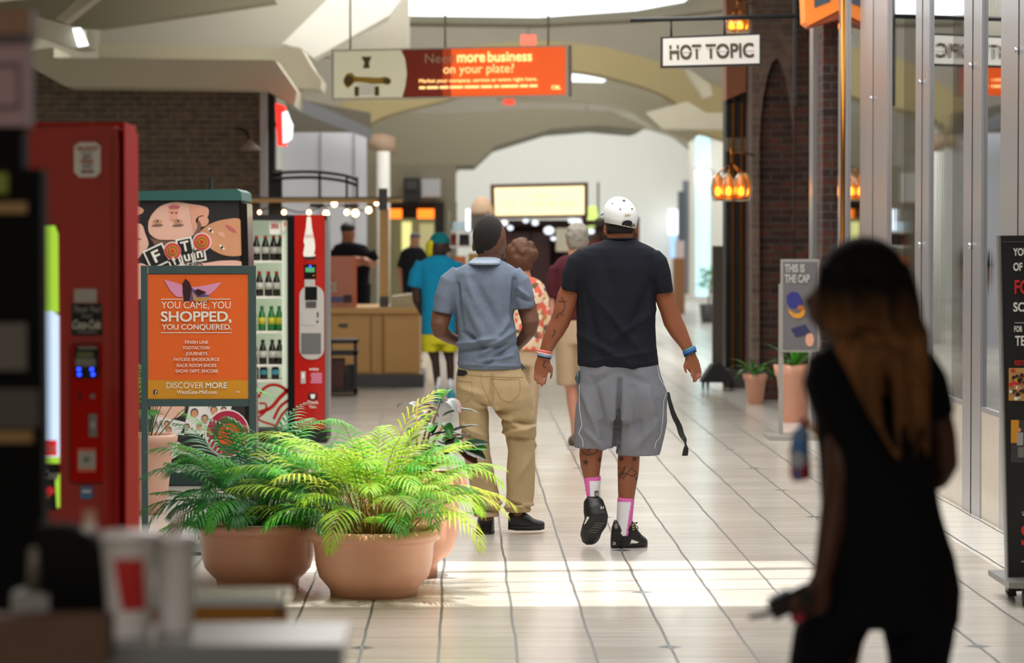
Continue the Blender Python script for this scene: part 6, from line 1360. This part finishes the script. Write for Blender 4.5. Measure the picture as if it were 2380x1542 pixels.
# orange shop lights, wall poster, sign, grey board
for k, (x0_, x1_, lab) in enumerate(((906, 934, 'left one of two orange lit ceiling boxes in the far shop'), (970, 1009, 'right one of two orange lit ceiling boxes in the far shop'))):
    b = MB(); b.bpx(x0_, 486, x1_, 508, 51.8, .12, emis('orange_light', '#ff7a1e', 1.6)); b.top('light_box', lab, 'light', 'orange light boxes of the far shop')
b = MB(); b.bpx(938, 414, 976, 468, 51.8, .15, mat('board_dark', '#2c2c30', .6)); b.bpx(944, 420, 970, 440, 51.78, .03, mat('board_grey', '#46464c', .6)); b.top('notice_board', 'dark notice board on the grey-brown fascia of the far shop', 'board')
b = MB(); b.bpx(980, 416, 1024, 458, 51.85, .1, M_LGREY); b.top('wall_panel', 'pale grey panel right of the dark notice board', 'panel')
t = thing('information_booth', 'small brown booth with pale poster far down by the grey pier', 'booth', tshift(1580, 62))
b = MB(); b.bpx(1568, 600, 1592, 731, 62, .6, mat('booth_brown', '#8a5a34', .6)); b.build('body', t)
b = MB(); b.bpx(1570, 560, 1590, 600, 62, .1, mat('poster_pale_pink', '#cdb6b2', .6)); b.build('poster', t)
# ceiling pendant shade of the tan arch
b = MB(); q = P(888, 335, 46); b.loft([(q + Vector((-.22, 0, .05)), (0, .02, .1), (0, .1, 0)), (q, (.03, 0, .16), (0, .18, 0)), (q + Vector((.2, 0, -.03)), (0, 0, .13), (0, .13, 0))], mat('corbel_rose', '#b59a84', .8), 20); b.struct('beam_corbel')
# wall lamp on the brick wall
Y = 35.9; t = thing('wall_lamp', 'dark gooseneck barn lamp with pale shade on the left brick wall', 'lamp', (P(580, 345, Y).x, Y, P(580, 350, Y).z))
b = MB(); b.tube([P(548, 300, Y), P(560, 300, Y - .2), P(575, 308, Y - .35), P(580, 330, Y - .4)], .018, M_DARK, 8); b.build('arm', t)
q = P(581, 350, Y - .4); b = MB(); b.lathe(q, [(.13, 0), (.10, .05), (.04, .09), (.02, .13), (.001, .13)], mat('shade_pale', '#8d8680', .5), 20); b.build('lamp_shade', t)

# ================================================================== woman in black, near right
Y = 6.65; M_SKW = skinmat('skin_umber', '#4a2c20'); M_BLT = clothmat('black_jersey', '#0c0c10', bump=.1); M_JEAN = clothmat('black_denim', '#0d0e15', bump=.15)
t = thing('person', 'blurred person with long brown-tipped hair, all in black, walking at right', 'person', tshift(2040, Y))
b = MB()
b.ball(P(2000, 672, Y), .08, .1, .112, M_SKW, 24, 14); b.ball(P(1936, 712, Y + .03), .052, .055, .075, M_SKW, 16, 10); b.ball(P(1884, 702, Y + .05), .018, .018, .02, M_SKW, 8, 6); b.ball(P(1893, 734, Y + .045), .018, .025, .018, M_SKW, 8, 6)
limb(b, [(2004, 710, 112, .11), (2010, 770, 112, .115), (2014, 820, 150, .13)], Y, M_SKW)
rowrings(b, [(800, 1930, 2110, .16), (850, 1900, 2140, .2), (960, 1930, 2150, .22), (1100, 1930, 2150, .2), (1200, 1935, 2160, .2), (1330, 1910, 2200, .24), (1420, 1895, 2200, .26)], Y, M_SKW)
limb(b, [(1930, 850, 96, .11), (1945, 920, 86, .1, -.02), (1953, 990, 78, .09, -.04), (1950, 1091, 70, .085, -.06), (1943, 1150, 66, .08, -.06), (1934, 1220, 64, .075, -.07), (1920, 1300, 54, .06, -.09), (1910, 1345, 46, .045, -.1)], Y, M_SKW)
limb(b, [(1908, 1345, 48, .04, -.1), (1902, 1372, 66, .042, -.11), (1894, 1400, 76, .04, -.12), (1884, 1418, 66, .034, -.13)], Y, M_SKW, 14, e=2.6)
for k in range(4): finger(b, [(1886 - k * 3, 1396 + k * 12, -.12), (1860 - k * 3, 1404 + k * 12, -.16), (1838 + k * 4, 1402 + k * 13, -.165), (1832 + k * 5, 1408 + k * 13, -.145)], .0095, Y, M_SKW)
finger(b, [(1892, 1372, -.12), (1868, 1376, -.15), (1846, 1384, -.16)], .011, Y, M_SKW)
limb(b, [(2138, 850, 90, .11), (2170, 940, 78, .1), (2192, 1020, 66, .09), (2198, 1080, 62, .085, .0), (2190, 1105, 50, .08, .03), (2160, 1112, 46, .07, .1), (2120, 1100, 40, .055, .2)], Y, M_SKW)
simple_hand(b, 2104, 1100, Y, M_SKW, .22, .9)
limb(b, [(1960, 1400, 130, .18), (1925, 1600, 120, .16), (1900, 1800, 88, .13), (1890, 2000, 84, .12), (1880, 2180, 56, .08)], Y, M_SKW); limb(b, [(2140, 1400, 130, .18), (2140, 1600, 120, .16), (2135, 1800, 88, .13), (2130, 2000, 84, .12), (2128, 2180, 56, .08)], Y, M_SKW)
skin(b, 'body', M_SKW, .0085, t, 4)
b = MB(); rowrings(b, [(776, 1962, 2064, .14), (792, 1935, 2100, .17), (812, 1905, 2136, .2), (850, 1884, 2160, .23), (930, 1892, 2170, .25), (1000, 1900, 2172, .25), (1100, 1904, 2172, .24), (1200, 1914, 2190, .24), (1300, 1900, 2222, .27), (1370, 1892, 2236, .28), (1420, 1892, 2232, .28)], Y, M_BLT)
limb(b, [(1925, 830, 90, .15), (1920, 880, 112, .16, -.01), (1938, 930, 108, .155, -.03), (1950, 964, 92, .14, -.04)], Y, M_BLT, e=2.3); limb(b, [(2130, 835, 80, .15), (2152, 880, 92, .16), (2170, 930, 84, .15), (2184, 972, 76, .14)], Y, M_BLT, e=2.3)
skin(b, 'tee_shirt', M_BLT, .0095, t, 4, amp=.005, nsc=8)
b = MB(); rowrings(b, [(1370, 1890, 2232, .26), (1420, 1872, 2232, .3), (1450, 1856, 2226, .29)], Y, M_JEAN); limb(b, [(1950, 1420, 190, .28), (1930, 1470, 176, .26), (1906, 1542, 148, .22), (1890, 1700, 130, .19), (1880, 2000, 104, .15), (1876, 2200, 90, .13)], Y, M_JEAN, flat=True); limb(b, [(2136, 1420, 180, .28), (2134, 1470, 170, .26), (2137, 1542, 146, .22), (2138, 1700, 128, .19), (2132, 2000, 104, .15), (2128, 2200, 90, .13)], Y, M_JEAN, flat=True)
skin(b, 'trousers', M_JEAN, .010, t, 4, amp=.004)
for x in (1872, 2126):
    b = MB(); b.ball(P(x, 2232, Y + .04), .045, .13, .04, M_BLACK, 14, 8); b.build('shoe', t)
def hairgrad():
    m = bpy.data.materials.new('hair_ombre'); m.use_nodes = True; nt = m.node_tree; bb = nt.nodes['Principled BSDF']; g = nt.nodes.new('ShaderNodeTexCoord'); s_ = nt.nodes.new('ShaderNodeSeparateXYZ'); nt.links.new(g.outputs['Object'], s_.inputs[0])
    n = nt.nodes.new('ShaderNodeTexNoise'); mp = nt.nodes.new('ShaderNodeMapping'); mp.inputs['Scale'].default_value = (28, 28, 4); nt.links.new(g.outputs['Object'], mp.inputs[0]); nt.links.new(mp.outputs[0], n.inputs[0]); n.inputs['Scale'].default_value = 1
    mr = nt.nodes.new('ShaderNodeMapRange'); mr.inputs[1].default_value = 1.56; mr.inputs[2].default_value = 1.40; nt.links.new(s_.outputs[2], mr.inputs[0])
    mu = nt.nodes.new('ShaderNodeMath'); mu.operation = 'MULTIPLY'; nt.links.new(mr.outputs[0], mu.inputs[0]); nt.links.new(n.outputs['Fac'], mu.inputs[1])
    r = nt.nodes.new('ShaderNodeValToRGB'); e = r.color_ramp.elements; e[0].position = .15; e[0].color = hexc('#0b0706'); e[1].position = .7; e[1].color = hexc('#7e5430'); nt.links.new(mu.outputs[0], r.inputs[0]); nt.links.new(r.outputs[0], bb.inputs['Base Color']); bb.inputs['Roughness'].default_value = .75; bb.inputs['Specular IOR Level'].default_value = .15; return m
M_OMB = hairgrad(); b = MB(); c = P(2006, 655, Y)
b.ball(c, .102, .115, .102, M_OMB, 24, 14); b.ball(P(2010, 700, Y - .03), .1, .09, .09, M_OMB, 20, 12); rn = random.Random(4)
for k in range(100):
    a = rn.uniform(math.pi * .98, math.pi * 2.2); r_ = rn.uniform(.8, 1.0); x0 = 2008 + math.cos(a) * 104 * r_; dy0 = math.sin(a) * .1 * r_ - .01
    tip = rn.uniform(830, 1085); y_0 = rn.uniform(610, 700); dx = rn.uniform(-10, 55) + (x0 - 2008) * rn.uniform(-.15, .35); ph = rn.uniform(0, 6); am = rn.uniform(4, 14); pts = []
    for i in range(14):
        u = i / 13; y = y_0 + (tip - y_0) * u; x = x0 + dx * u ** 1.2 + 30 * u + am * math.sin(ph + u * 8) * u ** .5
        x = max(x, 1912 + .5 * max(0, y - 725)); x = min(x, 2138 + 20 * u)
        pts.append(P(x, y, Y + dy0 * (1 - .3 * u) - (.10 * min(1, max(0, (y - 760) / 60)) if True else 0) - .02))
    w0 = rn.uniform(.009, .017); b.tube(pts, [w0 * (1 - .2 * i / 13) * (1 if 1 < i < 9 else ((14.2 - i) / 5.2 if i > 8 else .55)) for i in range(14)], M_OMB, 6)
skin(b, 'hair', M_OMB, .0062, t, 3)
# things she carries
t2 = thing('wallet', 'dark wallet held in the near hand of the person in black', 'wallet', P(1830, 1440, Y - .15))
b = MB(); c = P(1836, 1398, Y - .15); b.T = Matrix.Translation(c) @ Matrix.Rotation(math.radians(-26), 4, 'Y') @ Matrix.Translation(-c); b.bpx(1786, 1376, 1890, 1424, Y - .165, .03, M_BLACKG); b.build('body', t2)
b = MB(); b.T = Matrix.Translation(c) @ Matrix.Rotation(math.radians(-26), 4, 'Y') @ Matrix.Translation(-c); b.bpx(1796, 1368, 1846, 1377, Y - .16, .02, mat('phone_blue', '#9fb6c8', .3)); b.build('card', t2)
b = MB(); b.tube([P(1800, 1420, Y - .15), P(1776, 1430, Y - .15), P(1740, 1436, Y - .15)], [.006, .006, .005], M_BLACK, 8); b.build('strap', t2)
b = MB(); b.prism([(1838, 1436), (1866, 1426), (1868, 1442), (1842, 1452)], Y - .17, .02, mat('tab_crimson', '#a01a38', .5)); b.build('tab', t2)
t2 = thing('bottle', 'blue, white and red patterned bottle tucked beside the person in black', 'bottle', P(1862, 1114, Y + .12))
def pat():
    m = mat('bottle_pattern', '#7f9cc0', .35); nt = m.node_tree; bb = nt.nodes['Principled BSDF']; tc = nt.nodes.new('ShaderNodeTexCoord'); v = nt.nodes.new('ShaderNodeTexVoronoi'); v.inputs['Scale'].default_value = 34; nt.links.new(tc.outputs['Object'], v.inputs['Vector']); r = nt.nodes.new('ShaderNodeValToRGB'); r.color_ramp.interpolation = 'CONSTANT'; e = r.color_ramp.elements; e[0].color = hexc('#a8303c'); e[1].position = .3; e[1].color = hexc('#4a7ab8'); q = e.new(.5); q.color = hexc('#b4bccc'); q = e.new(.8); q.color = hexc('#5c86b4')
    s_ = nt.nodes.new('ShaderNodeSeparateColor'); nt.links.new(v.outputs['Color'], s_.inputs[0]); nt.links.new(s_.outputs[0], r.inputs[0]); nt.links.new(r.outputs[0], bb.inputs['Base Color']); return m
b = MB(); limb(b, [(1862, 1116, 40, .05, .12), (1861, 1108, 50, .055, .12), (1858, 1050, 48, .055, .12), (1862, 1010, 40, .045, .12), (1868, 992, 26, .03, .12)], Y, pat()); b.build('body', t2)
b = MB(); limb(b, [(1868, 994, 24, .026, .12), (1870, 975, 22, .024, .12)], Y, mat('bottle_cap', '#a82e3a', .4)); b.build('cap', t2)
b = MB(); limb(b, [(1874, 975, 10, .012, .09), (1896, 1005, 12, .014, .06), (1910, 1040, 12, .014, .05), (1914, 1076, 9, .012, .06)], Y, mat('strap_yellow', '#b97a1c', .6)); b.build('strap', t2)

# ================================================================== dark snack counter, very near, bottom left
Yc = 5.2
t = thing('snack_counter', 'grey topped snack counter with dark front filling the lower left corner', 'counter', tshift(300, Yc))
zc = P(600, 1500, 5.1).z
M_CT = mat('countertop_grey', '#6f7478', .25, coat=.3); b = MB(); xR = P(795, 1, 5.1).x
b.box(-1.6, xR, 5.1, 5.4, zc - .045, zc, M_CT); b.build('countertop', t)
b = MB(); b.box(-1.6, xR - .02, 5.13, 5.39, 0, zc - .045, mat('counter_front', '#1f2124', .5)); b.build('body', t)
b = MB(); b.bpx(-60, 1440, 250, 1542, 5.0, .1, mat('worn_wood', '#4f3626', .6, var=.3)); b.build('wood_shelf', t)
# glass topped case
Y = 6.3
t = thing('display_case', 'low display case with golden front edge behind the paper cups', 'display case', tshift(500, Y))
z1 = P(1, 1412, Y).z; z0 = P(1, 1450, Y).z; xa, xb = P(330, 1, Y).x, P(662, 1, Y).x
b = MB(); b.box(xa, xb, Y, Y + .03, z0, z1, mat('golden_edge', '#a06a22', .4)); b.build('front_edge', t)
b = MB(); b.box(xa, xb, Y, Y + .22, z1, z1 + .015, mat('case_glass', '#b8c4c6', .08, coat=.6)); b.build('glass_top', t)
b = MB(); b.box(xa, xb - .01, Y + .03, Y + .22, 0, z0 + .02, M_BLACK); b.build('body', t)
b = MB(); b.bpx(643, 1416, 655, 1428, Y - .006, .01, M_BLACK); b.build('lock', t)
# paper cups
def cup(px, Y, wpx, y0, y1, lab, straw=None):
    k = sc(Y); q = P(px, y1, Y); q.z = zc; hh = (y1 - y0) / k; r1 = wpx / 2 / k; r0 = r1 * .72
    t = thing('paper_cup', lab, 'cup', q, 'paper cups on the snack counter')
    b = MB(); m = mat('cup_paper', '#f1eeee', .5, var=.03); b.lathe(q, [(.001, .002), (r0, 0), (r0 + .001, .003), (r1, hh), (r1 + .003, hh + .002), (r1 + .003, hh - .004), (r1 - .003, hh - .005), (r0, .006), (.001, .006)], m, 36); b.build('body', t)
    b = MB(); b.lathe(q, [(r1 + .004, hh - .006), (r1 + .004, hh + .004), (r1 * .9, hh + .01), (.001, hh + .01)], mat('lid_clear', '#c9c9cb', .25), 30); b.build('lid', t)
    return t, q, hh, r1, r0
t, q, hh, r1, r0 = cup(300, 5.22, 130, 1268, 1500, 'white paper cup with tilted red logo patch, left of the two')
b = MB(); ang = [(-2.5 + 1.15 * i / 8) for i in range(9)]; vs = []
for a in ang:
    for zf in (.28, .80):
        a2 = a + (.0 if zf > .5 else .28); z = hh * zf; r = r0 + (r1 - r0) * zf + .0012; vs.append(q + Vector((r * math.cos(a2 + .45), r * math.sin(a2 + .45), z)))
b.add(vs, [(2 * i, 2 * i + 2, 2 * i + 3, 2 * i + 1) for i in range(8)], mat('cup_red', '#b01c22', .5), True); b.build('logo', t)
t, q, hh, r1, r0 = cup(408, 5.28, 104, 1278, 1492, 'plain white paper cup with straw, right of the two')
b = MB(); b.tube([q + Vector((0, 0, hh)), q + Vector((.004, .002, hh + .045))], .0045, mat('straw_pink', '#c9a2a6', .5), 10); b.build('straw', t)
t = thing('napkin_box', 'grey metal dispenser on the counter left of the cups', 'dispenser', Vector((P(74, 1440, 5.25).x, 5.25, zc)))
b = MB(); q = Vector((P(74, 1, 5.25).x, 5.25, zc)); b.loft([(q, (.036, 0, 0), (0, .05, 0), 8), (q + Vector((0, 0, .075)), (.036, 0, 0), (0, .05, 0), 8)], mat('dispenser_grey', '#8d8d8c', .35), 24, smooth=False); b.build('body', t)
b = MB(); b.tube([q + Vector((0, 0, .075)), q + Vector((0, 0, .15))], [.015, .011], mat('dispenser_neck', '#5a554c', .4), 12); b.build('pump', t)
# tall dark cabinet at the left edge
M_VB = mat('soft_black', '#08080a', .85, spec=.15)
Y = 5.9
t = thing('stall_cabinet', 'tall black cabinet with tan shelf strips cut off by the left edge', 'cabinet', tshift(20, Y))
b = MB(); b.box(P(-260, 1, Y).x, P(94, 1, Y).x, Y, Y + .09, 0, P(1, 392, Y).z, M_VB); b.box(P(-260, 1, Y).x, P(50, 1, Y).x, Y, Y + .09, P(1, 392, Y).z, P(1, 295, Y).z, M_VB); b.build('body', t)
for y0_, y1_, x1_, m in ((470, 496, 62, mat('shelf_tan', '#8a6b42', .6)), (1002, 1030, 76, MATS['shelf_tan']), (752, 862, 62, mat('tag_dim', '#5d5752', .7)), (905, 996, 90, mat('tag_dim2', '#4a433f', .7)), (402, 450, 18, mat('tag_green', '#6a7a1c', .6))):
    b = MB(); b.bpx(-200, y0_, x1_, y1_, Y - .012, .012, m); b.build('shelf_strip' if 'tan' in m.name else 'label_card', t)
t = thing('stall_sign', 'muted pink sign box with brown top band above the black cabinet', 'sign', (P(0, 290, Y).x, Y, P(0, 294, Y).z))
b = MB(); b.bpx(-260, 96, 66, 294, Y, .08, mat('sign_mauve', '#957b80', .7)); b.build('box', t)
b = MB(); b.bpx(-260, 20, 70, 80, Y - .02, .11, mat('band_brown', '#7a5a44', .6)); b.bpx(-260, 80, 68, 97, Y - .01, .1, mat('band_slate', '#55525c', .6)); b.build('top_band', t)
b = MB(); b.bpx(-160, 148, 44, 152, Y - .006, .006, M_DKB); b.bpx(-160, 246, 44, 250, Y - .006, .006, M_DKB); b.bpx(40, 148, 44, 250, Y - .006, .006, M_DKB); b.build('border_line', t)
# dark rounded machine on the counter
t = thing('coffee_urn', 'dark rounded appliance on the counter in front of the red machine', 'appliance', Vector((P(176, 1400, 5.27).x, 5.27, zc)))
q = Vector((P(176, 1, 5.27).x, 5.27, zc)); b = MB(); b.loft([(q, (.062, 0, 0), (0, .07, 0), 5), (q + Vector((0, 0, .12)), (.062, 0, 0), (0, .07, 0), 5), (q + Vector((-.015, 0, .16)), (.054, 0, 0), (0, .06, 0), 3), (q + Vector((-.035, 0, .19)), (.035, 0, 0), (0, .045, 0), 2.5)], M_VB, 28); b.build('body', t)
b = MB(); b.ball(q + Vector((.02, -.01, .18)), .016, .016, .012, M_SILVER, 12, 8); b.build('knob', t)
b = MB(); b.bpx(195, 1190, 219, 1230, 5.3, .01, mat('tag_peach', '#b99880', .6)); b.build('tag', t)

# ------------------------------------------------------------------ details belong to the part that carries them
NEST = {'cap_opening': 'cap', 'cap_strap': 'cap', 'eyelet': 'cap', 'cap_button': 'cap', 'cap_embroidery': 'cap', 'cap_brim': 'cap', 'shoe_marking': 'shoe', 'heel_tab': 'shoe', 'eyelets': 'shoe', 'shoelace': 'shoe', 'shoe_sole': 'shoe',
        'piping': 'shorts', 'pocket_edge': 'shorts', 'neck_band': 'tee_shirt', 'collar': 'polo_shirt', 'side_vent': 'polo_shirt', 'pocket_seams': 'trousers', 'waistband_gap': 'trousers', 'bulb': 'glass_shade', 'light_button': 'payment_panel',
        'coin_slot': 'payment_panel', 'lock_plate': 'payment_panel', 'notice_label': 'payment_panel', 'display_window': 'door', 'balance_label': 'door', 'blank_label': 'door', 'thank_you_label': 'door', 'blue_label': 'door', 'card_reader': 'control_panel', 'logo': 'body', 'lock': 'front_edge', 'photo_print': 'printed_panel'}
base = lambda o: o.name.split('.')[0]
for i, o in enumerate(ORDER):
    if base(o) in NEST:
        r = o.parent
        for q in reversed(ORDER[:i]):
            if q.parent is r and base(q) == NEST[base(o)]: o.parent = q; break
